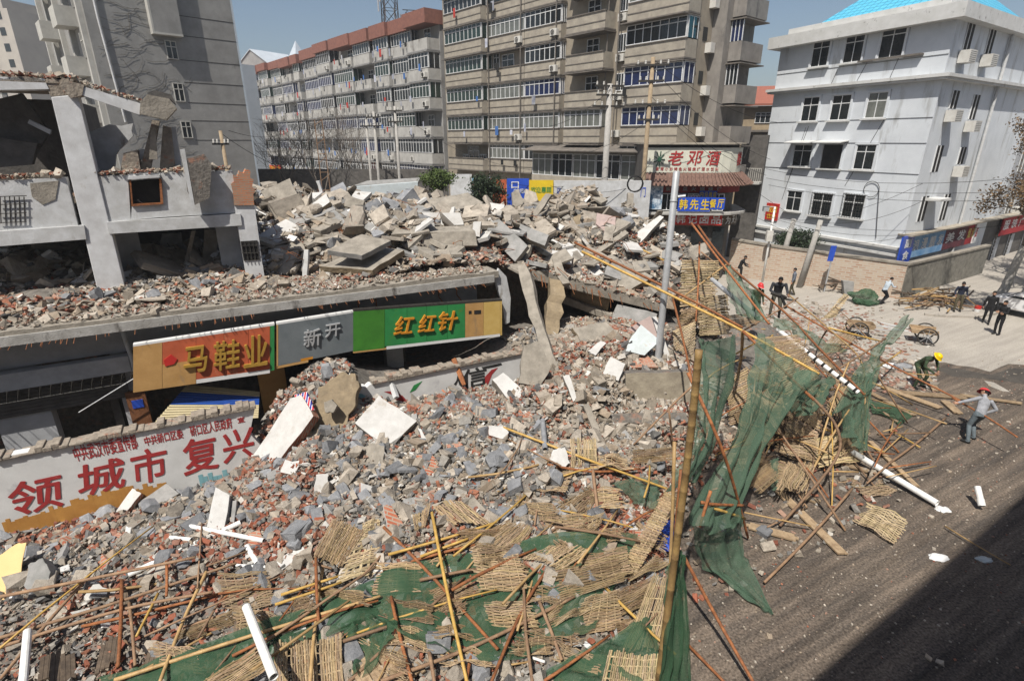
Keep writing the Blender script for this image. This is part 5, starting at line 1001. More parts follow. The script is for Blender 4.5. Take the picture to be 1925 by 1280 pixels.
for i, (x, y) in enumerate(((330, 1235), (560, 1150), (770, 1150), (960, 1075), (1000, 1215), (1130, 1000), (1060, 1150), (860, 1190), (1190, 1165), (1000, 960), (1220, 1010), (720, 1240), (1090, 1235), (905, 1010), (1150, 870), (800, 1075), (840, 1150), (1020, 1120), (1085, 1040), (945, 1040), (1210, 1060), (1040, 1195), (770, 1200), (640, 1120), (880, 1240), (1180, 1240), (1240, 960), (1120, 940), (480, 1165), (1420, 830), (1500, 850), (1550, 850), (1440, 890), (1470, 800), (1400, 860))):
    a = rnd.uniform(-.5, .5); w_, h = rnd.uniform(34, 56), rnd.uniform(22, 40); c, s_ = math.cos(a), math.sin(a)
    bmat('weathered bamboo mat scrap lying crumpled in the fallen scaffold', [(x + u * w_ * c - v * h * s_, y + u * w_ * s_ + v * h * c) for u, v in ((-.7, -.6), (.7, -.5), (.8, .6), (-.8, .5))], (rnd.gauss(0, .2), -.25 + rnd.gauss(0, .15), 1), .22, rnd.choice(('mat', 'matdark', 'mat')), 20, None, 0, .09, 5, .1, 'crumpled bamboo mat scraps', .09)
for i in range(30):        # crushed mats packed into the upright wreck
    x, y = rnd.uniform(1395, 1625), rnd.uniform(650, 905)
    if x + (y - 650) * .35 < 1430 or (x > 1560 and y > 860): continue
    a = rnd.uniform(-.9, .9); w_, h = rnd.uniform(26, 46), rnd.uniform(20, 40); c, s_ = math.cos(a), math.sin(a)
    bmat('crushed bamboo mat packed among the poles of the upright scaffold wreck', [(x + u * w_ * c - v * h * s_, y + u * w_ * s_ + v * h * c) for u, v in ((-.7, -.6), (.7, -.5), (.8, .6), (-.8, .5))], (rnd.gauss(.1, .35), -.6 + rnd.gauss(0, .25), rnd.uniform(.35, .9)), rnd.uniform(.3, 1.3 if y < 800 else .7), rnd.choice(('mat', 'matdark', 'matdark')), rnd.choice((18, 24, 30)), None, rnd.choice((0, 1)), .1, 5, .12, 'crushed mats in the upright wreck', .1)
# ================================================================ poles
def pole(label, pts, r, m, cat='pole', name='bamboo_pole', group='scaffold poles', lift=None, taper=.85, nodes_=True):
    P = []
    for p in pts:
        if len(p) == 2: h = HIT(p[0], p[1], r + (lift or (.3 if p[0] < 720 and p[1] > 1000 else .1))); P.append(h)
        elif isinstance(p[2], tuple): P.append(G(p[0], p[1], p[2][0]))
        else:
            h = PD(*p)
            if h.z < HXY(h.x, h.y)[0] + .12: h = HIT(p[0], p[1], .3)
            P.append(h)
    Q = []
    if len(P) == 2:
        n = max(4, int((P[1] - P[0]).length / .45)); Q = [P[0].lerp(P[1], i / n) for i in range(n + 1)]
        bend = (random.uniform(-1, 1) * .012 * (P[1] - P[0]).length); pr = (P[1] - P[0]).cross(Vector((0, 0, 1))).normalized()
        Q = [q + pr * bend * math.sin(math.pi * i / n) for i, q in enumerate(Q)]
    else:
        for i in range(len(P) - 1):
            p0, p1, p2, p3 = P[max(i - 1, 0)], P[i], P[i + 1], P[min(i + 2, len(P) - 1)]
            for j in range(6):
                t = j / 6; Q.append(.5 * ((2 * p1) + (p2 - p0) * t + (2 * p0 - 5 * p1 + 4 * p2 - p3) * t * t + (3 * p1 - p0 - 3 * p2 + p3) * t ** 3))
        Q.append(P[-1])
    n = len(Q); pts2, rs = [], []
    for i, q in enumerate(Q):
        rr = r * (1 - (1 - taper) * i / (n - 1)); pts2.append(q); rs.append(rr)
        if nodes_ and 0 < i < n - 1: 
            d = (Q[i + 1] - q).normalized(); pts2 += [q + d * .012, q + d * .03]; rs += [rr * 1.09, rr]
    mb = MB(); mb.tube(pts2, rs, 7)
    return tag(mb.build(name, K[m], smooth=True), label, cat, group)
POLES = [
 ('brown rail crossing the left rubble, uppermost of the left rails', [(-10, 1123), (367, 1047)], .035, 'oldpole'),
 ('brown rail crossing the left rubble, second from the top', [(-10, 1201), (200, 1138), (444, 1058)], .033, 'oldpole'),
 ('brown rail crossing the left rubble, third from the top', [(-10, 1219), (227, 1146), (400, 1112)], .033, 'oldpole'),
 ('brown pole slanting down to the lower left corner', [(172, 1076, 9.1), (0, 1276, 7.2)], .033, 'oldpole'),
 ('upright rusty pole in the left rubble', [(229, 1090, 8.9), (222, 1253)], .035, 'rust'),
 ('curved bamboo pole crossing the left rails', [(388, 1074, 9.4), (345, 1165, 8.5), (299, 1285, 7.2)], .035, 'bamboo'),
 ('short upright pole between the left rails', [(313, 1054, 9.6), (313, 1120)], .03, 'rust'),
 ('dark bamboo stick standing right of the upright rusty pole', [(243, 1133, 8.8), (254, 1250)], .03, 'oldpole'),
 ('yellow bamboo stick leaning among the left rails', [(297, 1115, 9.0), (256, 1196)], .028, 'yellowpole'),
 ('bamboo rail lying along the lower left green net', [(215, 1278, 7.2), (470, 1195, 8.2), (715, 1120, 9.0)], .036, 'bamboo'),
 ('yellow rail above the bamboo rail on the net, lower of a pair', [(517, 1136, 9.0), (642, 1094, 9.4)], .03, 'yellowpole'),
 ('yellow rail above the bamboo rail on the net, upper of a pair', [(528, 1118, 9.2), (636, 1083, 9.6)], .03, 'yellowpole'),
 ('upright rusty pole at the left end of the green net', [(594, 1044, 9.6), (599, 1168)], .034, 'rust'),
 ('orange brown pole slanting over the net below the tilted mat', [(721, 990, 10.3), (800, 1070, 9.4), (936, 1220, 7.9)], .036, 'rust'),
 ('straight yellow pole standing over the green net', [(812, 963, 10.6), (880, 1290, 7.1)], .036, 'yellowpole'),
 ('dark brown curved pole over the green net', [(1063, 1022, 9.4), (990, 1130, 8.4), (920, 1290, 7.0)], .034, 'rust'),
 ('long brown rail across the lower green net', [(716, 1280, 7.2), (900, 1210, 8.0), (1080, 1121, 8.9)], .035, 'oldpole'),
 ('short brown rail at the net left of the fold knot', [(644, 1205, 8.1), (735, 1175, 8.4)], .034, 'oldpole'),
 ('brown rail right of the square mat on the net', [(789, 1090, 9.3), (893, 1069, 9.5)], .034, 'oldpole'),
 ('yellow rail under the strip fan, upper of two', [(730, 1042, 9.9), (934, 981, 10.4)], .032, 'yellowpole'),
 ('yellow rail under the strip fan, lower of two', [(790, 1046, 9.7), (880, 1012, 10.1)], .032, 'yellowpole'),
 ('orange pole rising through the fold knot of the net', [(735, 1121, 9.0), (777, 1290, 7.0)], .034, 'rust'),
 ('brown pole standing across the long lower rail', [(1013, 1128, 8.9), (1056, 1240, 7.8)], .036, 'oldpole'),
 ('short pole end at the bottom frame edge under the long rail', [(807, 1226, 8.0), (818, 1290, 7.2)], .036, 'oldpole'),
 ('long yellow pole from the brick heap to the hanging net', [(946, 803, 14.8), (1116, 868, 12.9), (1264, 922, 11.6)], .034, 'yellowpole'),
 ('rusty pole under the long yellow pole', [(999, 867), (1110, 886, 12.4), (1203, 881, 12.0)], .034, 'rust'),
 ('dark green bamboo stump standing under the long yellow pole', [(1114, 879, 12.4), (1125, 968)], .045, 'oldpole'),
 ('thin bamboo stick on the heap left of the upright mat', [(1053, 863), (935, 924)], .024, 'bamboo'),
 ('thin brown rail leaning at the mossy block', [(1300, 727, 13.5), (1257, 768, 13.4), (1191, 836)], .03, 'oldpole'),
 ('short dark post under the thin brown rail', [(1257, 768, 13.2), (1264, 842)], .03, 'oldpole'),
 ('tall thick bamboo post standing in front of the green nets', [(1236, 1292, 6.55), (1275, 1000, 6.6), (1300, 800, 6.6), (1314, 658, 6.6)], .06, 'postbamboo'),
 ('rusty pole lashed beside the tall thick bamboo post', [(1281, 883, 7.6), (1268, 1020, 7.4)], .035, 'rust'),
 ('thin pole next to the tall post crossing the shadow', [(1268, 830, 7.6), (1245, 1280, 7.2)], .03, 'bamboo'),
 ('dark brown pole leaning from the lamp post foot to the tall post', [(1265, 562, 16.5), (1304, 732, 13.4)], .036, 'rust'),
 ('brown pole slanting in front of the left hanging net', [(1293, 700, 10.2), (1361, 854, 9.6), (1406, 1010)], .036, 'rust'),
 ('long yellow scaffold pole falling to the right, upper long one', [(1094, 473, 19.0), (1283, 566, 16.4), (1396, 622, 15.0), (1540, 703, 13.2)], .045, 'yellowpole'),
 ('long rusty scaffold pole beside the long yellow one', [(1080, 456, 19.4), (1283, 556, 16.8), (1396, 616, 15.2)], .045, 'rust'),
 ('rusty pole going on down from the long pair', [(1396, 622, 14.8), (1530, 752, 12.8)], .04, 'rust'),
 ('orange rusty pole crossing the upper green net, left of two', [(1300, 420, 21.5), (1446, 609, 16.2)], .042, 'rust'),
 ('orange rusty pole crossing the upper green net, right of two', [(1312, 424, 21.5), (1367, 495, 19.6), (1473, 585, 17.8), (1544, 659, 16.2), (1625, 742, 14.6)], .042, 'rust'),
 ('long rusty pole reaching towards the worker in grey', [(1476, 574, 21.0), (1640, 668, 18.5), (1788, 744, (.9,)), (1800, 752, (.85,))], .036, 'rust'),
 ('thin pale pole arching over the scaffold wreck', [(1480, 552, 21.0), (1560, 620, 18.5), (1617, 676, 17.0), (1626, 750, 15.0), (1625, 842)], .028, 'bamboo'),
 ('yellow pole end resting on the arched pole', [(1557, 616, 18.8), (1658, 642, 18.8)], .035, 'yellowpole'),
 ('brown pole rising to the green net arm', [(1664, 636, 17.5), (1574, 695, 16.0)], .036, 'oldpole'),
 ('pale pole tied across the tall standing mat', [(1285, 558, 20.6), (1366, 497, 21.4)], .036, 'bamboo'),
 ('upright rusty pole in front of the tall standing mat', [(1315, 456, 21.8), (1308, 604, 19.2)], .036, 'rust'),
 ('pale upright post below the long yellow pole', [(1396, 622, 14.8), (1384, 716)], .05, 'bamboo'),
 ('dark bent bamboo hoop over the road side mats', [(1480, 709, 13.6), (1535, 755, 13.0), (1575, 809, 12.6), (1568, 868, 12.2), (1466, 988)], .04, 'oldpole'),
 ('bamboo pole lying across the asphalt in front of the wreck', [(1602, 918, (.3,)), (1437, 1094)], .035, 'oldpole'),
 ('brown pole lying across the asphalt behind the white pipe', [(1777, 786), (1643, 890)], .038, 'oldpole'),
 ('short bamboo stick on the asphalt right of the dark hoop', [(1675, 809), (1730, 841)], .03, 'yellowpole'),
 ('long rusty pole running out of the lower frame edge', [(1285, 1044, 8.2), (1350, 1165, 7.6), (1418, 1285, 6.95)], .035, 'rust'),
 ('brown pole in the shade at the bottom right of the post', [(1294, 1212), (1370, 1290, (.05,))], .03, 'rust'),
 ('yellow bamboo piece jutting from the tall post', [(1338, 953, 9.5), (1400, 974, 10.0)], .036, 'yellowpole'),
 ('rusty scaffold coupler bar jutting from the tall post', [(1318, 944, 9.4), (1345, 948, 9.5), (1398, 950, 10.1)], .036, 'rust'),
 ('rusty stub crossing the coupler bar', [(1336, 922, 9.4), (1316, 990, 9.2)], .036, 'rust'),
 ('yellow stick by the worker in the yellow helmet', [(1650, 690, 18.0), (1694, 660, (.9,))], .035, 'yellowpole'),
 ('thin stick lying on the asphalt at the shadow edge', [(1776, 988), (1900, 1062)], .018, 'bamboo'),
 ('thin dark pole over the upper scaffold net', [(1400, 620, 18.2), (1500, 560, 20.5)], .034, 'oldpole'),
 ('brown strut below the bright propped mat', [(1555, 620, 18.8), (1538, 650)], .034, 'oldpole'),
 ('yellow bamboo lying between the white slabs on the mound', [(1204, 468), (1285, 508)], .04, 'yellowpole'),
 ('thin rusty pole behind the tall standing mat', [(1318, 474, 22.6), (1366, 512, 22.6)], .036, 'oldpole'),
 ('thin brown pole from the wreck to the long white pipe', [(1640, 690, 16.5), (1706, 795, (.1,))], .03, 'oldpole'),
]
for t in POLES: pole(*t)
rnd = random.Random(99)
for i in range(70):          # short sticks nobody could tell apart, strewn through the scaffold wreck
    if i < 42: px, py = rnd.uniform(1410, 1720), rnd.uniform(745, 1010)
    else: px, py = rnd.uniform(240, 1200), rnd.uniform(1020, 1270)
    if px > 1560 and py > 900: continue
    p = HIT(px, py, .06 + rnd.uniform(0, .35 if px > 1400 else .15)); a = rnd.gauss(SA + .1, .6); l = rnd.uniform(.3, 1.1); d = Vector((math.cos(a), math.sin(a), rnd.gauss(0, .12))) * l
    mb = MB(); mb.tube([p - d, p + d * .1, p + d], rnd.uniform(.014, .028), 5); tag(mb.build('bamboo_stick', K[rnd.choice(('bamboo', 'oldpole', 'oldpole', 'rust'))], smooth=True), 'short bamboo stick strewn through the fallen scaffold', 'stick', 'short sticks in the scaffold wreck')
for i in range(92):        # long thin poles nobody could tell apart, lying crosswise over the wreck
    if i < 30: px, py, l = rnd.uniform(1380, 1680), rnd.uniform(640, 930), rnd.uniform(.8, 2.0)
    elif i >= 64: px, py, l = rnd.uniform(1360, 1620), rnd.uniform(600, 900), rnd.uniform(.7, 1.9)
    elif i < 52: px, py, l = rnd.uniform(60, 1230), rnd.uniform(1040, 1270), rnd.uniform(.8, 1.9)
    else: px, py, l = rnd.uniform(880, 1260), rnd.uniform(840, 1020), rnd.uniform(.6, 1.5)
    if px > 1560 and py > 860: continue
    p = HIT(px, py, .12 + rnd.uniform(0, .9 if i < 30 or i >= 64 else .25)); a = SA + rnd.choice((0, 0, 1.3, -.9, .5)) + rnd.gauss(0, .25); d = Vector((math.cos(a), math.sin(a), rnd.gauss(0, .3 if i < 30 or i >= 64 else .08))) * l
    z = min((p - d).z, (p + d).z); p.z += max(0, .05 - z); b = Vector((rnd.gauss(0, .06), rnd.gauss(0, .06), .03)); r_ = rnd.uniform(.018, .034)
    mb = MB(); mb.tube([p - d, p - d * .4 + b, p + d * .4 + b, p + d], [r_, r_, r_ * .9, r_ * .8], 6); tag(mb.build('bamboo_pole', K[rnd.choice(('oldpole', 'bamboo', 'rust', 'oldpole', 'yellowpole'))], smooth=True), 'thin pole lying crosswise over the fallen scaffold', 'pole', 'crosswise poles of the fallen scaffold')
for i in range(46):        # bent reinforcing wire sticking out of the mound
    px, py = (rnd.uniform(500, 1300), rnd.uniform(370, 520)) if i < 32 else (rnd.uniform(480, 600), rnd.uniform(420, 540)); p = HIT(px, py, .05); pts = [p]; d = Vector((rnd.gauss(0, .6), rnd.gauss(-.2, .5), rnd.uniform(.2, .9)))
    for q in range(6): d = d + Vector((rnd.gauss(0, .35), rnd.gauss(0, .35), rnd.gauss(-.22, .2))); pts.append(pts[-1] + d.normalized() * rnd.uniform(.15, .32))
    mb = MB(); mb.tube(pts, .011, 4); tag(mb.build('reinforcing_wire', K['rust'], smooth=True), 'bent rusty reinforcing wire sticking out of the mound', 'wire', 'bent wires in the mound')
def plank(label, x0, y0, x1, y1, wd, m='wood', z0=.06, z1=.06, group='timber planks'):
    a, b = HIT(x0, y0, z0), HIT(x1, y1, z1); ax = b - a; u = ax.cross(Vector((0, 0, 1))).normalized() * wd; nz = u.cross(ax).normalized() * .035
    if nz.z < 0: nz = -nz
    mb = MB(); k = 3; rnd = random.Random(int(x0 + y0))
    for i in range(k):
        e = rnd.uniform(-.06, .06); mb.obox(a + u * (i / k - .5) - ax.normalized() * e, ax + ax.normalized() * 2 * e, u * .94 / k, nz * (1 + .1 * i))
    return tag(mb.build('plank', K[m]), label, 'plank', group)
for t in [('long brown plank pointing down the road', 1462, 922, 1586, 1044, .24), ('plank lying under the coupler bar', 1405, 988, 1498, 1013, .26), ('plank along the long white pipe', 1634, 829, 1725, 917, .16), ('plank fanned out on the green net near the grey worker', 1657, 727, 1770, 768, .3), ('flat board beside the yellow helmeted worker', 1690, 738, 1815, 748, .34),
          ('long board end pointing to the right frame edge', 1806, 743, 1922, 759, .2), ('narrow board left of the fanned plank', 1629, 735, 1720, 782, .22), ('short board before the grey worker', 1775, 754, 1802, 778, .3), ('board standing up to the yellow helmeted worker', 1738, 707, 1760, 735, .28), ('narrow plank on the road behind the dark hoop', 1610, 745, 1690, 795, .14), ('thick plank at the dark hoop', 1500, 930, 1545, 947, .22), ('plank under the road side mat', 1560, 866, 1640, 888, .2)]: plank(*t)
for i, (x0, y0, x1, y1) in enumerate([(90, 1232, 85, 1280), (110, 1228, 108, 1285), (128, 1230, 130, 1285), (205, 1205, 192, 1262), (218, 1195, 210, 1250), (245, 1100, 240, 1140), (548, 1090, 565, 1140), (290, 1225, 280, 1262), (452, 1165, 450, 1195)]):
    plank('dark weathered board lying under the left scaffold rails', x0, y0, x1, y1, .2, 'darkwood', .1, .1, 'dark boards under the left rails')
for i, (x0, y0, x1, y1) in enumerate([(655, 1225, 690, 1290), (680, 1222, 725, 1290), (708, 1215, 760, 1285), (736, 1205, 790, 1270)]): plank('striped board lying below the green net at the bottom', x0, y0, x1, y1, .22, 'wood', .12, .12, 'boards below the green net')
# white plastic pipes
def pipe(label, pts, r, m='whitepipe', rings=False, closed=False):
    P = [HIT(p[0], p[1], r + .08) if len(p) == 2 else (G(p[0], p[1], p[2][0]) if isinstance(p[2], tuple) else PD(*p)) for p in pts]
    mb = MB(); a, b = P[0], P[-1]; ax = (b - a).normalized(); u = ax.orthogonal().normalized(); v = ax.cross(u); k = 14; vs = []; fs = []
    for t, rr in ((a, r), (b, r), (b, r * .86), (b - ax * .5, r * .86), (a, r * .86)):
        vs += [t + (u * math.cos(j * 2 * math.pi / k) + v * math.sin(j * 2 * math.pi / k)) * rr for j in range(k)]
    for i in ((0, 1), (1, 2), (2, 3), (4, 0)):
        for j in range(k): j2 = (j + 1) % k; fs.append((i[0] * k + j, i[0] * k + j2, i[1] * k + j2, i[1] * k + j))
    mb.add(vs, fs)
    if rings:
        for i in range(7): c = b - ax * (.15 + i * .28); mb.tube([c, c + ax * .08], r * 1.04, 12, 1)
    return tag(mb.build('plastic_pipe', [K[m], K['wire']], smooth=False), label, 'pipe', 'white plastic pipes')
pipe('white pipe standing over the net at the bottom, open end down', [(463, 1140, 7.5), (515, 1272, 6.2)], .075)
pipe('white pipe at the lower left corner', [(52, 1186, 7.2), (42, 1300, 6.1)], .065)
pipe('long white pipe lying over the cornice piece, left of the heap', [(452, 982), (242, 1080)], .06)
pipe('white pipe crossing the longer one on the cornice piece', [(354, 988), (496, 1016)], .05)
pipe('short white pipe stub right of the crossed pipes', [(464, 1026), (484, 1058)], .055)
pipe('thin white pipe below the short stub', [(444, 1062), (500, 1065)], .03)
pipe('thin white pipe left of the crossed pipes', [(320, 1010), (360, 1014)], .045)
pipe('long white drain pipe lying from the wreck onto the asphalt', [(1600, 848, (.35,)), (1762, 946)], .085)
pipe('long white pipe with black rings hung in the scaffold', [(1460, 618, 16.8), (1614, 738, 14.6)], .07, rings=True)
pipe('short white pipe cut standing on the asphalt', [(1843, 938, (.28,)), (1846, 951)], .085)
pipe('grey pipe showing behind the upper green net', [(1338, 525, 20.8), (1425, 598, 18.0)], .085, 'steel')
pipe('dark broken pipe in the right of the brick heap', [(1020, 790), (1025, 845)], .07, 'chunkgrey')
# ================================================================ green nets
def cloth(label, rows, m='net', amp=.06, nu=40, nv=40, seed=1, cat='safety net', name='safety_net', fold=7.0, group=None):
    G_ = [[HIT(p[0], p[1], (p[2][0] if len(p) > 2 else .2)) if (len(p) == 2 or isinstance(p[2], list)) else PD(*p) for p in r] for r in rows]
    def cr(P, t):
        n = len(P) - 1; x = min(t * n, n - 1e-6); i = int(x); f = x - i; p0, p1, p2, p3 = P[max(i - 1, 0)], P[i], P[i + 1], P[min(i + 2, n)]
        return .5 * ((2 * p1) + (p2 - p0) * f + (2 * p0 - 5 * p1 + 4 * p2 - p3) * f * f + (3 * p1 - p0 - 3 * p2 + p3) * f ** 3)
    vs = []; fs = []
    for i in range(nu + 1):
        row = [cr([cr(r, i / nu) for r in G_], j / nv) for j in range(nv + 1)]
        vs += row
    W = [Vector(v) for v in vs]; out = []
    for i in range(nu + 1):
        for j in range(nv + 1):
            k = i * (nv + 1) + j; a = W[min(i + 1, nu) * (nv + 1) + j] - W[max(i - 1, 0) * (nv + 1) + j]; b = W[i * (nv + 1) + min(j + 1, nv)] - W[i * (nv + 1) + max(j - 1, 0)]
            nr = a.cross(b); nr = nr.normalized() if nr.length > 1e-9 else Vector((0, 0, 1)); u, v = i / nu, j / nv
            amp2 = amp * 1.25; h = amp2 * (math.sin(u * fold * 3 + 2 * noise.noise(Vector((u * 3, v * 2, seed)))) * .6 + noise.noise(Vector((u * 6, v * 2.2, seed + 9))) * 1.2 + noise.noise(Vector((u * 14, v * 5, seed + 4))) * .7 + noise.noise(Vector((u * 30, v * 9, seed + 7))) * .3)
            ed = 1 + .8 * (min(u, 1 - u) < .03 or min(v, 1 - v) < .03); e = noise.noise(Vector((u * 9, v * 9, seed + 20))) * amp * .7 * ed
            out.append(W[k] + nr * h + Vector((e, e * .3, 0)))
    for i in range(nu):
        for j in range(nv): a = i * (nv + 1) + j; fs.append((a, a + nv + 1, a + nv + 2, a + 1))
    mb = MB(); mb.add(out, fs); return tag(mb.build(name, K[m], smooth=True), label, cat, group or 'green safety nets')
cloth('green net hanging left, between the tall post and the pale upright post', [[(1314, 636, 11.5), (1340, 641, 11.5), (1388, 628, 13.0)], [(1316, 700, 10.8), (1345, 710, 11.2), (1384, 700, 12.4)], [(1300, 830, 10.0), (1325, 830, 10.4), (1345, 810, 11.4)], [(1256, 925, 9.0), (1285, 915, 9.4), (1310, 900, 10.2)]], amp=.1, seed=2)
cloth('largest green net sweeping down from the yellow pole to the road', [[(1424, 622, 14.4), (1480, 672, 13.6), (1548, 712, 13.2)], [(1416, 700, 13.0), (1450, 745, 12.6), (1496, 760, 12.6)], [(1390, 800, 11.4), (1420, 820, 11.4), (1440, 850, 11.6)], [(1340, 900, 10.0), (1370, 930, 10.2), (1405, 940, 10.4)], [(1300, 985, 9.0), (1350, 1000, 9.2), (1400, 985, 9.6)]], amp=.14, seed=3, nu=44, nv=50)
cloth('small green net caught on the upper orange poles', [[(1362, 498, 19.6), (1385, 510, 19.4), (1408, 545, 18.6)], [(1368, 545, 19.0), (1395, 555, 18.6), (1432, 575, 17.8)], [(1384, 588, 18.4), (1410, 600, 17.8), (1446, 606, 16.6)]], amp=.16, seed=5, nu=20, nv=20)
cloth('narrow green net stretched along the upper right poles', [[(1448, 596, 17.0), (1500, 610, 17.2), (1560, 645, 17.4), (1596, 655, 17.8)], [(1462, 614, 16.6), (1500, 632, 16.6), (1545, 660, 16.8), (1592, 662, 17.6)]], amp=.08, seed=6)
cloth('green net arm stretched to the upper right tip above the paving', [[(1700, 594, 18.4), (1660, 640, 17.6), (1632, 672, 16.8), (1606, 702, 16.0), (1560, 790, 14.4)], [(1716, 598, 18.4), (1688, 636, 17.6), (1655, 664, 16.8), (1650, 712, 15.8), (1632, 745, 14.8)]], amp=.12, seed=7)
cloth('dark green net bunched between the largest net and the net arm', [[(1500, 690, 14.6), (1530, 715, 14.4), (1570, 705, 15.2)], [(1496, 730, 13.8), (1520, 745, 13.8), (1552, 740, 14.4)], [(1490, 772, 13.2), (1512, 782, 13.2), (1535, 775, 13.7)]], amp=.16, seed=31)
cloth('green net hanging below the net arm', [[(1605, 702, 16.0), (1630, 705, 15.8), (1650, 690, 16.2)], [(1585, 770, 14.6), (1612, 775, 14.6), (1640, 745, 15.2)], [(1592, 810, 13.8), (1612, 845, 13.4), (1630, 850, 13.4)]], amp=.12, seed=8)
cloth('green net spread on the ground under the fanned planks', [[(1632, 752, [.1]), (1680, 762, [.1]), (1722, 776, [.08])], [(1640, 775, [.1]), (1675, 785, [.1]), (1690, 800, [.08])]], 'net2', .05, seed=9, nu=16, nv=10)
cloth('tail of green net lying on the asphalt', [[(1300, 985, 9.4), (1350, 1000, 9.6), (1396, 960, 10.4)], [(1318, 1060, [.25]), (1360, 1060, [.3]), (1398, 1030, [.35])], [(1372, 1095, [.12]), (1395, 1100, [.18]), (1412, 1060, [.2])], [(1440, 1152, [.05]), (1448, 1150, [.06]), (1456, 1158, [.04])]], amp=.07, seed=10)
cloth('strip of green net hanging below the tall bamboo post', [[(1272, 1030, 6.9), (1278, 1035, 7.0), (1284, 1045, 7.2)], [(1255, 1130, 6.6), (1275, 1130, 6.9), (1292, 1130, 7.1)], [(1240, 1295, 6.3), (1268, 1295, 6.5), (1300, 1295, 6.6)]], 'net2', .05, seed=11)
cloth('green net spread over the lower left scaffold rails', [[(180, 1275, [.25]), (330, 1225, [.25]), (480, 1172, [.25]), (600, 1130, [.25]), (702, 1086, [.25])], [(230, 1290, [.2]), (390, 1255, [.18]), (500, 1225, [.15]), (610, 1180, [.2]), (705, 1135, [.2])], [(300, 1310, [.2]), (420, 1290, [.18]), (520, 1240, [.15]), (600, 1205, [.2]), (715, 1150, [.2])]], 'net2', .06, seed=12, nu=56, nv=30)
cloth('wide green net spread over the lower middle of the wreck', [[(690, 1086, [.2]), (780, 1055, [.22]), (900, 1035, [.2]), (1030, 1005, [.22]), (1200, 1000, [.25])], [(690, 1150, [.2]), (800, 1120, [.16]), (920, 1105, [.2]), (1040, 1085, [.16]), (1190, 1050, [.25])], [(738, 1165, [.4]), (800, 1175, [.2]), (920, 1165, [.2]), (1040, 1140, [.16]), (1150, 1110, [.25])], [(742, 1175, [.4]), (830, 1225, [.2]), (930, 1245, [.2]), (1030, 1212, [.2]), (1120, 1175, [.3])]], 'net2', .07, seed=13, nu=64, nv=50)
cloth('green net drooping left of the fold knot', [[(640, 1170, [.2]), (690, 1160, [.22]), (745, 1165, [.4])], [(640, 1215, [.2]), (700, 1200, [.2]), (742, 1178, [.4])], [(655, 1262, [.2]), (690, 1270, [.2]), (730, 1200, [.35])]], 'net2', .06, seed=14)
cloth('green net at the bottom edge beside the tall post', [[(970, 1290, [.25]), (1060, 1240, [.3]), (1150, 1195, [.35]), (1232, 1150, [.5])], [(1050, 1320, [.2]), (1120, 1270, [.3]), (1190, 1235, [.35]), (1236, 1200, [.4])], [(1130, 1330, [.2]), (1180, 1300, [.3]), (1220, 1275, [.35]), (1240, 1260, [.4])]], 'net2', .07, seed=15)
cloth('small dark green net behind the hanging mat', [[(1150, 908, [.3]), (1200, 897, [.35]), (1248, 905, [.4])], [(1180, 930, [.25]), (1210, 930, [.3]), (1240, 935, [.35])], [(1190, 945, [.2]), (1215, 952, [.22]), (1235, 962, [.25])]], amp=.05, seed=16)
cloth('scrap of green net under the coupler bar', [[(1325, 955, [.5]), (1345, 950, [.5]), (1360, 955, [.5])], [(1325, 985, [.35]), (1342, 990, [.35]), (1352, 985, [.35])]], amp=.04, seed=17, nu=8, nv=8)
cloth('scrap of green net in the shaded part of the wreck', [[(1448, 866, [.8]), (1456, 862, [.8]), (1464, 860, [.8])], [(1450, 920, [.3]), (1456, 922, [.3]), (1462, 918, [.3])]], amp=.03, seed=18, nu=8, nv=8)
cloth('crumpled blue tarpaulin behind the tall bamboo post', [[(1230, 985, [.3]), (1250, 975, [.35]), (1272, 980, [.4])], [(1232, 1010, [.25]), (1250, 1012, [.3]), (1268, 1015, [.3])], [(1240, 1032, [.2]), (1255, 1036, [.2]), (1266, 1030, [.25])]], 'blue', .06, seed=19, cat='tarpaulin', name='tarpaulin', nu=12, nv=12, group='blue sheets')
# ================================================================ buildings round the site
def face(name, O, ang, label, cat='building'):
    r = empty(name, (O[0], O[1], 0), ang, label, cat); return r
def az_(root, px, py, y=0.0):
    """photo pixel -> (a, z) on the building plane local y = const"""
    M = XF[root.name]; o = M @ Vector((0, y, 0)); n = M.to_3x3() @ Vector((0, 1, 0)); d = ray(px, py)
    p = CAM + d * ((o - CAM).dot(n) / d.dot(n)); q = M.inverted() @ p; return q.x, q.z
def P_(name, mb, m, par): return mb.build(name, m, par)
def window(root, a0, a1, z0, z1, y, nx=2, transom=.3, pm='pane', fm='frame', depth=.08, sash=.05, name='window'):
    """frame with mullions in front of local y, its glass a sub-part"""
    mb = MB(); f = sash
    mb.box(a0, a1, y - depth, y, z0, z0 + f); mb.box(a0, a1, y - depth, y, z1 - f, z1)
    for i in range(nx + 1):
        x = a0 + (a1 - a0 - f) * i / nx; mb.box(x, x + f, y - depth + .003, y - .003, z0 + f, z1 - f)
    if transom:
        zt = z1 - (z1 - z0) * transom; mb.box(a0 + f, a1 - f, y - depth + .006, y - .006, zt, zt + f)
    o = mb.build(name, K[fm], root); g = MB(); g.box(a0 + .02, a1 - .02, y - .035, y - .02, z0 + .02, z1 - .02); g.build('pane', K[pm], o); return o
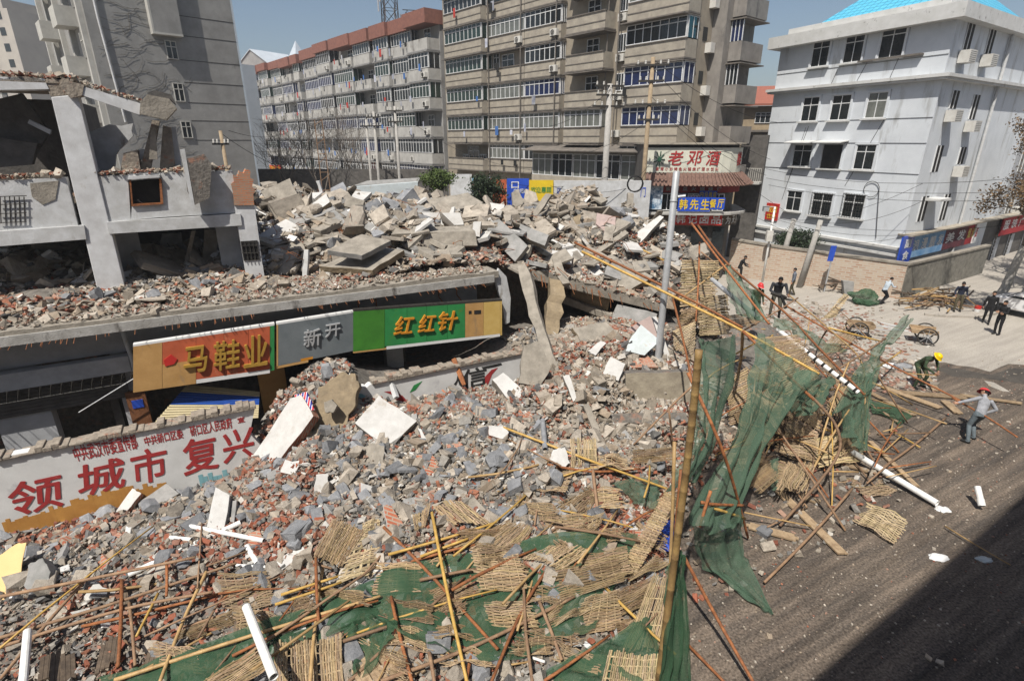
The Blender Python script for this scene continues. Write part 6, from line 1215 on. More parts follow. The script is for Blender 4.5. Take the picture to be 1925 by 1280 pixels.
def aircon(root, a, y, z, w_=.75, h=.5, d=.32):
    mb = MB(); mb.box(a, a + w_, y - d, y, z, z + h); o = mb.build('air_conditioner', K['acwhite'], root, bevel=.02); m2 = MB(); m2.lathe([(.0, 0), (.18, 0), (.2, .015), (.2, .03)], k=14)
    m2.v = [(a + w_ * .42 + x, y - d - zz, z + h * .5 + yy) for x, yy, zz in m2.v]; m2.build('fan_grille', K['metal_dark'], o)
    b = MB(); b.box(a + .08, a + .12, y - d - .02, y, z - .05, z - .003); b.box(a + w_ - .12, a + w_ - .08, y - d - .02, y, z - .05, z - .003); b.build('bracket', K['metal_dark'], o)
K['acwhite'] = mat('aged white enamel', (.62, .61, .57), (.5, .48, .44), 3, rough=.5, bump=.02)
K['aptsideshade'] = mat('shade darkened side render', (.27, .25, .225), (.18, .165, .15), 1.2, bump=.2, stain=((.1, .095, .09), .9, .58, (1, 1, .3)))  # render greyed and darkened: shade of the block's right side put into the colour
K['aptwall'] = mat('grimy beige render', (.33, .285, .22), (.235, .205, .165), 1.2, bump=.2, stain=((.14, .12, .10), .9, .6, (1, 1, .3)))
K['aptpar'] = mat('pale balcony render', (.40, .36, .29), (.27, .24, .20), 1.6, bump=.15, stain=((.19, .165, .14), 1.3, .62, (1, 1, .5)))
K['aptled'] = mat('dark stained ledge', (.2, .175, .15), (.11, .1, .09), 2, bump=.3)
K['whpar'] = mat('white balcony render', (.47, .46, .43), (.33, .32, .30), 1.2, bump=.12, stain=((.17, .155, .14), 1.1, .57, (1, 1, .4)))
K['whwall'] = mat('grey white render', (.33, .325, .315), (.24, .235, .23), .8, bump=.1, stain=((.2, .19, .18), .8, .62, (1, 1, .3)))
K['redtile'] = mat('red brown parapet tile', (.27, .12, .088), (.18, .08, .062), 3, bump=.3)
K['cloth1'] = mat('washing', (.5, .5, .52), (.2, .22, .3), 2, bump=.05, rand=.4)
K['clothB'] = mat('blue washing', (.06, .16, .42), (.05, .12, .3), 2, bump=.05); K['clothR'] = mat('red washing', (.5, .05, .04), (.35, .04, .03), 2, bump=.05)
def balcony(root, a0, a1, z, proj, glaz, pm, wm='pane', H=2.6, hp=.95, ledge=True, nx=None, fm='frame', canopy=0, clothes=0, ac=0):
    mb = MB(); t = .1; y = -proj
    mb.box(a0, a1, y, y + t, z - .12, z + hp)
    if proj > .25:
        mb.box(a0, a0 + t, y + t, 0, z - .12, z + hp); mb.box(a1 - t, a1, y + t, 0, z - .12, z + hp)
    b = mb.build('balcony', pm, root)
    m2 = MB(); m2.box(a0 - .05, a1 + .05, y - .06, 0, z - .22, z - .125)
    if ledge: m2.box(a0 - .03, a1 + .03, y - .07, y + t + .02, z + hp, z + hp + .06); m2.box(a0 - .02, a1 + .02, y - .03, y, z + .3, z + .36)
    m2.build('ledge', K['aptled'] if pm is K['aptpar'] else K['whwall'], b)
    if glaz:
        n = nx or max(2, int((a1 - a0) / .62)); o = window(root, a0 + .03, a1 - .03, z + hp + .07, z + H - .35, y + .09, n, .28, wm, fm)
        if proj > .4:
            for xa in (a0, a1):
                m3 = MB(); s_ = .03
                for k in range(3): yy = y + .1 + (proj - .2) * k / 2; m3.box(xa - .035, xa + .035, yy, yy + .05, z + hp + .06, z + H - .36)
                m3.box(xa - .035, xa + .035, y + .1, -.02, z + H - .4, z + H - .35); m3.build('side_sash', K[fm], o)
                g = MB(); g.box(xa - .01, xa + .01, y + .1, -.02, z + hp + .06, z + H - .4); g.build('side_pane', K[wm], o)
    else:
        window(root, a0 + (a1 - a0) * .3, a0 + (a1 - a0) * .62, z + .1, z + 2.1, .0, 2, .25, 'pane', 'frame')
    m4 = MB(); m4.box(a0 - .1, a1 + .1, y - .15 - canopy, 0, z + H - .34, z + H - .27); m4.build('canopy', K['aptled'] if pm is K['aptpar'] else K['whwall'], root)
    for i in range(clothes):
        x = a0 + .2 + random.random() * max(.1, a1 - a0 - .6); w_ = random.uniform(.2, .45); h = random.uniform(.4, .8); m5 = MB(); yy = y - .35 + random.uniform(-.1, .1); zt = z + hp + random.uniform(-.1, .5)
        m5.box(x, x + w_, yy, yy + .03, zt - h, zt); m5.build('washing', K[random.choice(('cloth1', 'cloth1', 'clothB', 'clothR', 'wire'))], root)
    for i in range(ac): aircon(root, a1 - .95 - i * 1.2, y - .01, z + .05 + .25 * i)
    return b
# ---------------------------------------------------------------- big beige apartment block in the middle
ap = face('apartment_block', (-7.0, 62.7), R(-50), 'big beige apartment block with projecting glazed balconies in the middle')
FL = [9.0 + 2.6 * k for k in range(-1, 7)]; LA = 29.6
def ax_(px, py=265, y=0.0, r=ap): return az_(r, px, py, y)[0]
mb = MB(); mb.box(0, LA, 0, 5.6, 0, 26); P_('wall', mb, K['aptwall'], ap)
A0, A1_ = ax_(838, 150, -1.3), ax_(905, 150, -1.3); B0, B1 = ax_(925, 150), ax_(985, 150, -.6); B2 = ax_(1052, 150, -.6); C0, C1_ = ax_(1062, 150, -1.2), ax_(1132, 150, -1.2); D0, D1 = ax_(1172, 150, -1.3), LA + .1
random.seed(11)
for k, z in enumerate(FL):
    if k == 0: balcony(ap, A0, A1_, z, 1.3, False, K['aptpar'])
    else: balcony(ap, A0, A1_, z, 1.3, True, K['aptpar'], random.choice(('paneG', 'paneG', 'pane')), clothes=random.choice((0, 1)), canopy=.25 if k in (3, 5) else .05)
    wz = z + 1.0; window(ap, A1_ + .25, A1_ + 1.15, wz, wz + 1.3, 0, 2, .28, 'paneC' if k == 2 else 'pane'); aircon(ap, A1_ + 1.3, -.02, z + .3)
    gz = k not in (5,)
    balcony(ap, B0, B1, z, .6, k % 4 != 3, K['aptpar'], random.choice(('pane', 'paneC', 'paneG')), fm='frame' if k < 3 else 'metal_dark' if k > 4 else 'frame', clothes=random.choice((0, 1, 2)), ac=k % 3 == 1)
    balcony(ap, B1 + .06, B2, z, .6, k not in (5,), K['aptpar'], 'paneB' if k == 2 else random.choice(('pane', 'paneC')), clothes=random.choice((0, 1, 2)), ac=1 if k in (3, 4, 0) else 0)
    balcony(ap, C0, C1_, z, 1.2, k in (1, 5), K['aptpar'], 'paneC' if k == 1 else 'paneG', canopy=.4 if k == 5 else .05)
    if k != 1: window(ap, C1_ + .35, C1_ + 1.35, z + .9, z + 2.1, 0, 4, 0, 'pane', 'frame'); 
    aircon(ap, C1_ + .4, -.02, z + .25)
    balcony(ap, D0, D1, z, 1.3, k != 6, K['aptpar'], {1: 'paneB', 2: 'paneB', 3: 'pane', 4: 'paneC'}.get(k, 'pane'), canopy=.5 if k == 3 else .06, clothes=1 if k == 2 else 0)
# podium: glazed first floor with awning, three small windows at the left
for px in (872, 902, 936): a = ax_(px, 300); window(ap, a, a + 1.2, *sorted((az_(ap, px, 318)[1], az_(ap, px, 290)[1])), -.02, 3, .3, 'pane')
pa, pb = ax_(1000, 300, -1.4), ax_(1218, 300, -1.4); zt, zb = az_(ap, 1100, 290, -1.4)[1], az_(ap, 1100, 334, -1.4)[1]
mb = MB(); mb.box(pa, pb, -1.4, -.01, zb - .6, zb); mb.box(pa, pb, -1.3, -.01, zt, zt + .25); P_('podium_wall', mb, K['aptpar'], ap)
for i in range(5): a = pa + (pb - pa) * i / 5; window(ap, a + .05, a + (pb - pa) / 5 - .05, zb, zt, -1.3, 3, .28, 'paneC' if i % 2 == 0 else 'pane', 'frame')
mb = MB(); mb.obox((pa - .4, -2.3, zt + .2), (pb - pa + .6, 0, 0), (0, 2.4, .5), (0, 0, .06)); P_('awning', mb, K['aptled'], ap)
for px in (930, 990, 1055, 1150, 1170): mb = MB(); a = ax_(px, 150); mb.tube([(a, -.75, 3), (a, -.75, 24)], .05, 6); P_('drain_pipe', mb, K['aptled'], ap)
# right side of the block: wall with small windows, recess, stacked balconies
mb = MB(); mb.box(LA + .02, LA + 1.0, 1.7, 5.4, 0, 24); P_('stair_tower', mb, K['aptsideshade'], ap)
for k, z in enumerate(FL):
    m2 = MB(); m2.box(LA + 1.0, LA + 1.9, 2.4, 5.2, z - .2, z - .08); m2.box(LA + 1.8, LA + 1.9, 2.4, 5.2, z - .08, z + .95); m2.box(LA + 1.0, LA + 1.8, 2.4, 2.5, z - .08, z + .95); b = m2.build('balcony', K['aptsideshade'], ap)
    m2 = MB(); m2.box(LA + 1.0, LA + 2.1, 2.2, 5.3, z + 2.2, z + 2.27); m2.build('canopy', K['aptled'], ap)
    if k % 3 != 1:
        m3 = MB(); m3.box(LA + 1.05, LA + 1.85, 2.44, 2.48, z + 1.0, z + 2.2); m3.build('side_pane', K['paneB' if k % 2 else 'pane'], ap)
        m3 = MB()
        for q in range(4): m3.box(LA + 1.02 + q * .27, LA + 1.06 + q * .27, 2.38, 2.44, z + .95, z + 2.2)
        m3.build('side_sash', K['frame'], ap)
    m3 = MB(); m3.box(LA + .0, LA + .03, .7, 1.2, z + 1.0, z + 1.8); m3.build('side_window', K['pane'], ap)
    m3 = MB(); m3.box(LA + .01, LA + .45, 1.1, 1.6, z + .3, z + .9); m3.build('air_conditioner', K['acwhite'], ap)
# ---------------------------------------------------------------- white balcony blocks at the left
def white_block(name, label, t0, t1, floors, seed, zr):
    e = Vector((.643, -.766, 0)); Rr = Vector((-7.4, 62.9, 0)); O = Rr - e * t1; L_ = t1 - t0
    r = face(name, (O.x, O.y), R(-50), label); random.seed(seed)
    mb = MB(); mb.box(0, L_, 0, 10, 0, zr); P_('wall', mb, K['whwall'], r)
    bays = []; x = .2
    i = 0
    while x < L_ - 2.2:
        wd = min(random.choice((3.4, 4.4, 5.6)), L_ - x - .1); bays.append((x, x + wd, random.choice((1.3, .9, 1.5)))); x += wd + random.choice((.2, .6, 1.1))
    for k in range(floors):
        z = 4.0 + 2.78 * k
        for (a0, a1, pr) in bays:
            balcony(r, a0, a1, z, pr, random.random() < .8, K['whpar'], random.choice(('pane', 'pane', 'paneB', 'paneG')), 2.78, .9, False, clothes=random.choice((0, 1, 2, 3)), ac=random.random() < .35)
    for (a0, a1, pr) in bays:
        mb = MB(); mb.box(a0 - .25, a1 + .25, -pr - .3, 1.5, zr - .6 + random.uniform(0, .3), zr + .75); P_('roof_parapet', mb, K['redtile'], r)
    mb = MB(); mb.box(-.1, L_ + .1, -.2, 10.1, zr, zr + .5); P_('roof_parapet', mb, K['redtile'], r)
    return r
wb = white_block('apartment_block', 'white balcony apartment block with a red tiled parapet beside the beige one', 0, 36, 6, 5, 20.6)
wc = white_block('apartment_block', 'farther white balcony apartment block behind bare trees beside the grey tower', 37.6, 71, 6, 8, 20.4)
for nm, o_, lb in (('radio_mast', PD(735, 60, 74), 'lattice radio mast on the roof of the white block'),):
    r = empty(nm, (o_.x, o_.y, 20), .4, lb, 'mast'); mb = MB(); H = 16
    for sx, sy in ((-1, -1), (1, -1), (1, 1), (-1, 1)): mb.tube([(sx * .9, sy * .9, 0), (sx * .55, sy * .55, H)], .06, 4)
    P_('leg', mb, K['metal_dark'], r); mb = MB()
    for i in range(9):
        z = i * 1.8; s = .9 - .35 * z / H; s2_ = .9 - .35 * (z + 1.8) / H
        C4 = [(-1, -1), (1, -1), (1, 1), (-1, 1)]
        for j in range(4):
            p, q = C4[j], C4[(j + 1) % 4]; mb.tube([(p[0] * s, p[1] * s, z), (q[0] * s2_, q[1] * s2_, z + 1.8)], .035, 4); mb.tube([(q[0] * s, q[1] * s, z), (p[0] * s2_, p[1] * s2_, z + 1.8)], .035, 4); mb.tube([(p[0] * s2_, p[1] * s2_, z + 1.8), (q[0] * s2_, q[1] * s2_, z + 1.8)], .035, 4)
    P_('lattice', mb, K['metal_dark'], r)
    for i in range(7): mb = MB(); a = i * .9; mb.tube([(1.3 * math.cos(a), 1.3 * math.sin(a), 1 + i * .8), (1.3 * math.cos(a), 1.3 * math.sin(a), 3.2 + i * .8)], .09, 6); P_('antenna', mb, K['steel'], r)
o_ = PD(808, 40, 70); r = empty('solar_heater_rack', (o_.x, o_.y, 21.2), .3, 'dark frames of roof tanks right of the radio mast', 'roof rack'); mb = MB()
for x in (-3, -1, 1, 3): mb.tube([(x, 0, 0), (x + .5, 0, 1.4), (x + 1.3, 0, .2)], .05, 4); mb.tube([(x, 1, 0), (x + .5, 1, 1.4)], .05, 4)
mb.tube([(-3, 0, 1.4), (4, 0, 1.5)], .05, 4); mb.tube([(-3, 0, .7), (4, 0, .7)], .04, 4); P_('rack_frame', mb, K['metal_dark'], r); mb = MB(); mb.obox((-2, 0, .2), (1.6, 0, .3), (0, .6, 1), (0, 0, .06)); P_('collector', mb, K['metal_dark'], r)
# ---------------------------------------------------------------- grey tower block at the left
K['towerw'] = mat('grey cement render', (.30, .295, .28), (.21, .205, .195), 1.0, bump=.25, stain=((.14, .135, .125), 1.2, .62, (1, 1, .5)))
K['towerp'] = mat('pale tower trim', (.48, .47, .43), (.36, .35, .32), 1.5, bump=.15)
tw = face('tower_block', (-26.4, 38.4), R(45), 'tall grey rendered tower block with dry creeper and few windows at the left')
mb = MB(); mb.box(0, 8.87, 0, 15, 0, 27); P_('wall', mb, K['towerw'], tw)
for y in (40, 75, 118, 157, 193, 225, 260): z = az_(tw, 440, y + 4)[1]; mb = MB(); mb.box(4.9, 8.87, -.012, .004, z - .02, z + .02); P_('joint', mb, K['metal_dark'], tw)
for q in ((306, 76, 336, 113), (321, 156, 349, 192), (336, 228, 363, 260)):
    a0, z1 = az_(tw, q[0] + 2, q[1]); a1, z0 = az_(tw, q[2], q[3]); window(tw, a0, a1, z0, z1, -.003, 2, .35, 'pane', 'towerp', .1)
a0, z0 = az_(tw, 287, 62); a1 = az_(tw, 338, 62)[0]; mb = MB(); mb.box(a0, a1, -.55, -.004, z0, 27); P_('service_shaft', mb, K['towerw'], tw); mb = MB(); mb.box(a0 - .12, a0, -.56, .0, z0, 27); mb.box(a0 - .12, a1 + .02, -.57, 0, z0 - .12, z0 - .002); P_('shaft_trim', mb, K['towerp'], tw)
p0, p1 = az_(tw, 184, 35, -.1), az_(tw, 236, 230, -.1); mb = MB(); mb.tube([(p0[0], -.12, 27), (p0[0], -.12, p0[1]), (p1[0], -.12, p1[1])], .07, 8); P_('drain_pipe', mb, K['plaster'], tw)
K['bark_'] = mat('dry vine', (.13, .115, .095)); mb = MB(); rnd = random.Random(17)
for i in range(170):
    x, z = rnd.uniform(.2, 4.6), rnd.uniform(5, 22); a = rnd.uniform(-.5, .6); pts = []
    for j in range(9): pts.append((x, -.03, z)); a += rnd.gauss(0, .35); a *= .92; x += .22 * math.cos(a); z += .2 * math.sin(a)
    if 0 < x < 5.6: mb.tube(pts, rnd.uniform(.005, .011), 3)
iv = P_('creeper', mb, K['bark_'], tw); iv['kind'] = 'stuff'
for k in range(8):                      # side with windows and projecting balconies
    z = 4.5 + 2.9 * k
    for y0 in (1.2, 4.6, 8.2, 11.8):
        mb = MB(); mb.box(-.03, .0, y0, y0 + 1.5, z + .9, z + 2.4); w_ = P_('window', mb, K['pane'], tw); m2 = MB()
        for q in range(4): m2.box(-.09, -.031, y0 + q * .48, y0 + q * .48 + .06, z + .9, z + 2.4)
        m2.box(-.085, -.034, y0, y0 + 1.5, z + 1.9, z + 1.95); m2.build('frame', K['towerp'], w_)
    for y0 in (2.6, 9.4): mb = MB(); mb.box(-1.1, 0, y0, y0 + 1.9, z - .15, z); mb.box(-1.1, -1.0, y0, y0 + 1.9, z, z + 1.0); mb.box(-1.0, 0, y0, y0 + .1, z, z + 1.0); P_('balcony', mb, K['towerp'], tw)
for y0 in (.3, 4.3, 7.8, 11.4, 14.6): mb = MB(); mb.box(-.3, 0, y0, y0 + .35, 0, 26); P_('pilaster', mb, K['towerp'], tw)
mb = MB(); mb.box(8.872, 9.0, .0, .5, 0, 27); P_('corner_trim', mb, mat('pale blue trim', (.5, .56, .6), (.4, .45, .5), 2), tw)
# ---------------------------------------------------------------- distant towers and houses
K['farbeige'] = mat('far beige tower', (.42, .39, .34), (.34, .31, .28), .3, bump=0, stain=((.36, .20, .17), .25, .66, (1, 1, 1)))
K['farblue'] = mat('far pale house', (.46, .50, .54), (.38, .42, .46), .5, bump=0)
ft = face('tower_block', tuple(PD(-70, 265, 125).xy), R(-12), 'hazy beige high rise far off in the upper left corner')
a1 = az_(ft, 82, 265)[0]; mb = MB(); mb.box(0, a1, 0, 14, 0, 33); mb.box(a1 * .55, a1 * .9, 1, 8, 33, 35); P_('wall', mb, K['farbeige'], ft)
for k in range(10):
    for j in range(5):
        x = a1 * (.1 + .19 * j); mb = MB(); z = 6 + 2.8 * k; mb.box(x, x + 1.3, -.06, -.0, z, z + 1.4); P_('window', mb, K['pane'], ft)
    mb = MB(); mb.box(a1 * .62, a1 * .72, -1.0, 0, 5.4 + 2.8 * k, 6.6 + 2.8 * k); P_('balcony', mb, K['whpar'], ft)
sb = face('apartment_block', tuple(PD(447, 265, 74).xy), R(-40), 'narrow pale grey house squeezed behind the grey tower')
a1 = az_(sb, 470, 265)[0]; zt = az_(sb, 460, 118)[1]; mb = MB(); mb.box(0, a1, 0, 2, 0, zt); P_('wall', mb, K['farblue'], sb)
for k in range(6): mb = MB(); mb.box(a1 * .35, a1 * .62, -.4, 0, 5 + 2.8 * k, 6.6 + 2.8 * k); P_('window', mb, K['pane'], sb)
hh = face('roof_house', tuple(PD(470, 265, 118).xy), R(-30), 'small gabled penthouse peeping over the white block roof'); a1 = az_(hh, 528, 265)[0]; zb, zt = az_(hh, 500, 150)[1], az_(hh, 500, 122)[1]
mb = MB(); mb.box(0, a1, 0, 8, 0, zt); mb.prism([(0, -.3, zt), (a1, -.3, zt), (a1 * .5, -.3, zt + 2.6)], (0, 8.3, 0)); P_('wall', mb, K['whwall'], hh); mb = MB(); mb.obox((-.4, -.5, zt - .2), (a1 * .5 + .4, 0, 2.9), (0, 8.6, 0), (0, 0, .15)); mb.obox((a1 + .4, -.5, zt - .2), (-a1 * .5 - .4, 0, 2.9), (0, 8.6, 0), (0, 0, .15)); P_('roof', mb, K['farblue'], hh)
rr = face('roof_house', tuple(PD(548, 265, 122).xy), R(-35), 'blue roofed roof house on the farther white block'); a1 = az_(rr, 605, 265)[0]; zt = az_(rr, 570, 112)[1]
mb = MB(); mb.box(0, a1, 0, 8, 0, zt); P_('wall', mb, K['whwall'], rr); mb = MB(); mb.obox((-.3, -.3, zt), (a1 + .6, 0, 1.2), (0, 8, .5), (0, 0, .2)); P_('roof', mb, mat('slate blue roof', (.16, .22, .3), (.12, .17, .24), 2), rr)
mb = MB(); mb.prism([(.5, 1, zt), (3.5, 1, zt), (3.5, 4, zt), (.5, 4, zt)], (0, 0, .3)); mb.add([(.5, 1, zt + .3), (3.5, 1, zt + .3), (3.5, 4, zt + .3), (.5, 4, zt + .3), (2, 2.5, zt + 4)], [(0, 1, 4), (1, 2, 4), (2, 3, 4), (3, 0, 4)]); P_('turret', mb, K['farblue'], rr)
# old brick house with red roof between the block and the white corner building
oh = face('old_house', tuple(PD(1392, 265, 62).xy), R(-18), 'old brown house with a red tiled roof peeping out at the alley'); a1 = az_(oh, 1475, 265)[0]; zt, ze = az_(oh, 1420, 172)[1], az_(oh, 1420, 200)[1]
K['oldwall'] = mat('old tan wall', (.34, .27, .18), (.24, .19, .13), 1.5, bump=.2)
mb = MB(); mb.box(0, a1, 0, 8, 0, ze); P_('wall', mb, K['oldwall'], oh); mb = MB(); mb.obox((-.6, -.8, ze), (a1 + 1.2, 0, 0), (0, 5, zt - ze + .6), (0, 0, .2)); P_('roof', mb, mat('red roof tiles', (.34, .13, .085), (.22, .08, .06), 12, bump=.5, stretch=(1, .3, 1)), oh)
for px, y0, y1 in ((1418, 212, 232), (1447, 208, 230), (1420, 262, 276)): a, z0 = az_(oh, px, y1); z1 = az_(oh, px, y0)[1]; window(oh, a, a + 1.5, z0, z1, -.02, 3, .3)
mb = MB(); z = az_(oh, 1420, 247)[1]; mb.box(.2, a1, -1.6, 0, z - .1, z + .1); P_('canopy', mb, K['aptled'], oh)
# ---------------------------------------------------------------- corner restaurant
cs = face('corner_shop', tuple(PD(1232, 265, 36.5).xy), R(-6), 'two storey corner restaurant with a curved white signboard and tiled eave')
def cz(y): return az_(cs, 1300, y)[1]
aE = az_(cs, 1372, 300)[0]
def plan(off=0.0): return [(-.6, -off), (aE * .78, -off)] + [(aE * .78 + (2.2 + off) * math.sin(t * .26), 2.2 - (2.2 + off) * math.cos(t * .26)) for t in range(1, 6)] + [(aE * .78 + 2.4 + off, 5)]
def band(mb, off0, off1, z0, z1, mi=0, th=.12):
    p, q = plan(off0), plan(off1)
    for i in range(len(p) - 1):
        a, b, c, d = (*p[i], z0), (*p[i + 1], z0), (*q[i + 1], z1), (*q[i], z1); mb.add([a, b, c, d], [(0, 1, 2, 3)], mi)
        p2, q2 = plan(off0 - th), plan(off1 - th); mb.add([(*p2[i], z0), (*p2[i + 1], z0), (*q2[i + 1], z1), (*q2[i], z1), a, b, c, d], [(3, 2, 1, 0), (0, 1, 5, 4), (3, 7, 6, 2)], mi)
mb = MB(); p = plan(-.15); mb.prism([(x, y, 0) for x, y in p] + [(-.6, 5, 0)], (0, 0, cz(272))); P_('wall', mb, K['dark'], cs)
K['signcream'] = mat('weathered cream signboard', (.66, .65, .55), (.52, .52, .44), 1.2, bump=.05, stain=((.28, .36, .33), 1.6, .6, (1, 1, .5)))
mb = MB(); band(mb, .1, .1, cz(325), cz(278)); sg = P_('signboard', mb, K['signcream'], cs)
mb = MB()
for ch, x0, x1 in (('老', 1256, 1284), ('邓', 1292, 1321), ('酒', 1328, 1354)):
    a0, a1 = az_(cs, x0, 300, -.12)[0], az_(cs, x1, 300, -.12)[0]; put_text(mb, ch, ((a0 + a1) / 2, -.115, (cz(284) + cz(311)) / 2), (a1 - a0, 0, 0), (0, 0, cz(284) - cz(311)), 0, .035, .12, depth=.01)
t = 4; c = plan(.13); k = 4; a_, b_ = Vector((*c[k], 0)), Vector((*c[k + 1], 0)); put_text(mb, '楼', (a_ + b_) / 2 + Vector((0, 0, (cz(286) + cz(312)) / 2)), (b_ - a_) * 1.0, (0, 0, cz(286) - cz(312)), 0, .03, depth=.01)
for i in range(14): x = 1236 + i * 8.6; a = az_(cs, x, 318, -.12)[0]; put_text(mb, '家常小炒特色火锅烧烤酒水饮料'[i], (a, -.115, cz(318)), (.2, 0, 0), (0, 0, .22), 0, .01, depth=.008)
mb.build('lettering', K['redpaint'], sg)
mb = MB(); a = az_(cs, 1240, 295, -.12)[0]
for i in range(9): an = i * .7; mb.tube([(a, -.12, cz(300)), (a + .35 * math.cos(an), -.13, cz(300) + .5 * math.sin(an))], .035, 4)
mb.build('palm_painting', mat('dark green paint', (.03, .1, .06)), sg)
mb = MB(); p = plan(.3); mb.prism([(x, y, cz(272)) for x, y in p] + [(-.8, 5, cz(272))], (0, 0, .1)); P_('flat_roof', mb, K['aptpar'], cs)
K['rooftile'] = mat('brown roof tile', (.22, .13, .10), (.13, .08, .065), 10, bump=.5)
mb = MB(); band(mb, .95, .15, cz(348), cz(326)); te = P_('tiled_eave', mb, K['rooftile'], cs); mb = MB(); p, q = plan(1.0), plan(.2)
for i in range(len(p) - 1):
    L_ = (Vector(p[i + 1]) - Vector(p[i])).length; n = max(1, int(L_ / .24))
    for j in range(n): f = j / n; a, b = Vector(p[i]).lerp(Vector(p[i + 1]), f), Vector(q[i]).lerp(Vector(q[i + 1]), f); mb.tube([(a.x, a.y, cz(348) + .03), (b.x, b.y, cz(326) + .03)], .06, 6)
mb.build('ridge_tile', K['rooftile'], te)
mb = MB(); band(mb, .2, .2, cz(362), cz(350)); P_('red_fascia', mb, mat('dark red fascia', (.28, .03, .03), (.2, .025, .025), 3), cs)
mb = MB()
for i, ch in enumerate('家常菜火锅烧烤'): a = az_(cs, 1256 + i * 16, 355, -.2)[0]; put_text(mb, ch, (a, -.215, cz(355)), (.3, 0, 0), (0, 0, .26), 0, .01, depth=.01)
P_('fascia_lettering', mb, K['whpar'], cs)
for i in range(5): a0, a1 = az_(cs, 1243 + i * 24, 380)[0], az_(cs, 1243 + (i + 1) * 24 - 3, 380)[0]; window(cs, a0, a1, cz(396), cz(364), -.02, 2, 0, 'pane', 'frame')
mb = MB(); band(mb, .75, .75, cz(402), cz(398), th=.8); P_('ledge', mb, K['whpar'], cs)
for nm, q, m, txt, tm, bold in (('sign_panel', (1276, 371, 1334, 398), 'blue', '韩先生', 'yellow', .035), ('sign_panel', (1334, 372, 1361, 394), 'blue', '餐厅', 'yellow', .03), ('sign_panel', (1316, 359, 1347, 373), 'blue', '内设雅座', 'yellow', .02), ('sign_panel', (1270, 401, 1356, 424), 'red', '韩记卤品', 'white', .03), ('sign_panel', (1295, 367, 1315, 374), 'white', '热炒快餐', 'redpaint', .01)):
    y = -.8 if q[3] > 375 else -.3
    if nm and q[1] > 400: y = -.3
    a0, z1 = az_(cs, q[0], q[1], y); a1, z0 = az_(cs, q[2], q[3], y); mb = MB(); mb.box(a0, a1, y, y + .08, z0, z1); s_ = P_(nm, mb, K[m], cs); mb = MB()
    for i, ch in enumerate(txt): w_ = (a1 - a0) / len(txt); put_text(mb, ch, (a0 + w_ * (i + .5), y - .004, (z0 + z1) / 2), (w_ * .78, 0, 0), (0, 0, (z1 - z0) * .74), 0, bold, depth=.015)
    mb.build('lettering', K[tm], s_)
mb = MB(); band(mb, .25, .25, cz(424), cz(404)); P_('dark_fascia', mb, K['darkwood'], cs); mb = MB(); p = plan(.28)
for i, ch in enumerate('食为天小吃'): 
    k = 2 + i
    if k + 1 < len(p): a_, b_ = Vector((*p[k], 0)), Vector((*p[k + 1], 0)); put_text(mb, ch, (a_ + b_) / 2 + Vector((0, 0, cz(414))), (b_ - a_).normalized() * .45, (0, 0, .5), 0, .02, depth=.01)
P_('fascia_lettering', mb, K['white'], cs)
for x0, x1 in ((1240, 1268), (1300, 1330), (1340, 1362)): a0, a1 = az_(cs, x0, 430)[0], az_(cs, x1, 430)[0]; mb = MB(); mb.box(a0, a1, -.04, -.003, 0, cz(426)); P_('shop_door', mb, K['pane'], cs)
mb = MB(); a0, z1 = az_(cs, 1212, 346, -.6); a1, z0 = az_(cs, 1243, 394, -.6); mb.box(a0, a1, -.6, -.5, z0, z1); s_ = P_('poster_board', mb, mat('blue white poster', (.55, .62, .68), (.06, .14, .24), 2.2, bump=0, pos=(.42, .55)), cs)
# alley balcony with railings right of the restaurant
r = face('alley_house', tuple(PD(1392, 265, 44).xy), R(-30), 'dark alley house with a railed balcony right of the restaurant'); a1 = az_(r, 1442, 265)[0]; mb = MB(); z = az_(r, 1420, 342)[1]; mb.box(0, a1, .6, 5, 0, 9.4); P_('wall', mb, K['dark'], r); mb = MB(); mb.box(0, a1, -.8, .6, z - .15, z); P_('balcony', mb, K['whpar'], r)
mb = MB()
for i in range(14): mb.tube([(i * a1 / 13, -.75, z), (i * a1 / 13, -.75, z + 1.0)], .025, 4)
mb.tube([(0, -.75, z + 1), (a1, -.75, z + 1)], .03, 4); P_('railing', mb, K['towerp'], r)
# ---------------------------------------------------------------- painted boards and low walls behind the mound
def board(name, label, x0, y0, x1, y1, D, m, texts=(), cat='signboard', th=.12):
    a, b = PD(x0, (y0 + y1) / 2, D), PD(x1, (y0 + y1) / 2, D); zt, zb = PD((x0 + x1) / 2, y0, D).z, PD((x0 + x1) / 2, y1, D).z
    root = empty(name, ((a.x + b.x) / 2, D, 0), 0, label, cat); w_ = (b.x - a.x) / 2; mb = MB(); mb.box(-w_, w_, 0, th, zb - 2.5, zt); mb.build('panel', m, root)
    for body, u, v, su, sv, tm, bold in texts:
        mb = MB(); put_text(mb, body, (w_ * u, -.004, (zt + zb) / 2 + (zt - zb) / 2 * v), (w_ * 2 * su, 0, 0), (0, 0, (zt - zb) * sv), 0, bold, depth=.01); mb.build('lettering', K[tm], root)
    return root
board('painted_board', 'blue painted advert board behind the shrubs', 953, 336, 994, 366, 31.5, K['blue'], [('口', -.25, .2, .34, .42, 'white', .03), ('广告招商', .2, -.55, .6, .3, 'white', .01)])
board('painted_board', 'yellow painted advert board right of the blue one', 994.5, 339, 1040, 372, 31.5, K['yellow'], [('欢迎惠顾', 0, -.1, .85, .34, 'green', .01)])
board('painted_board', 'red and orange board left of the blue advert', 925, 338, 952, 362, 31.6, K['orange'], [])
board('painted_board', 'pale blue and red poster board behind the round shrub', 888, 334, 924, 362, 31.6, mat('poster', (.25, .48, .66), (.55, .12, .1), 1.5, bump=0, pos=(.45, .55)), [])
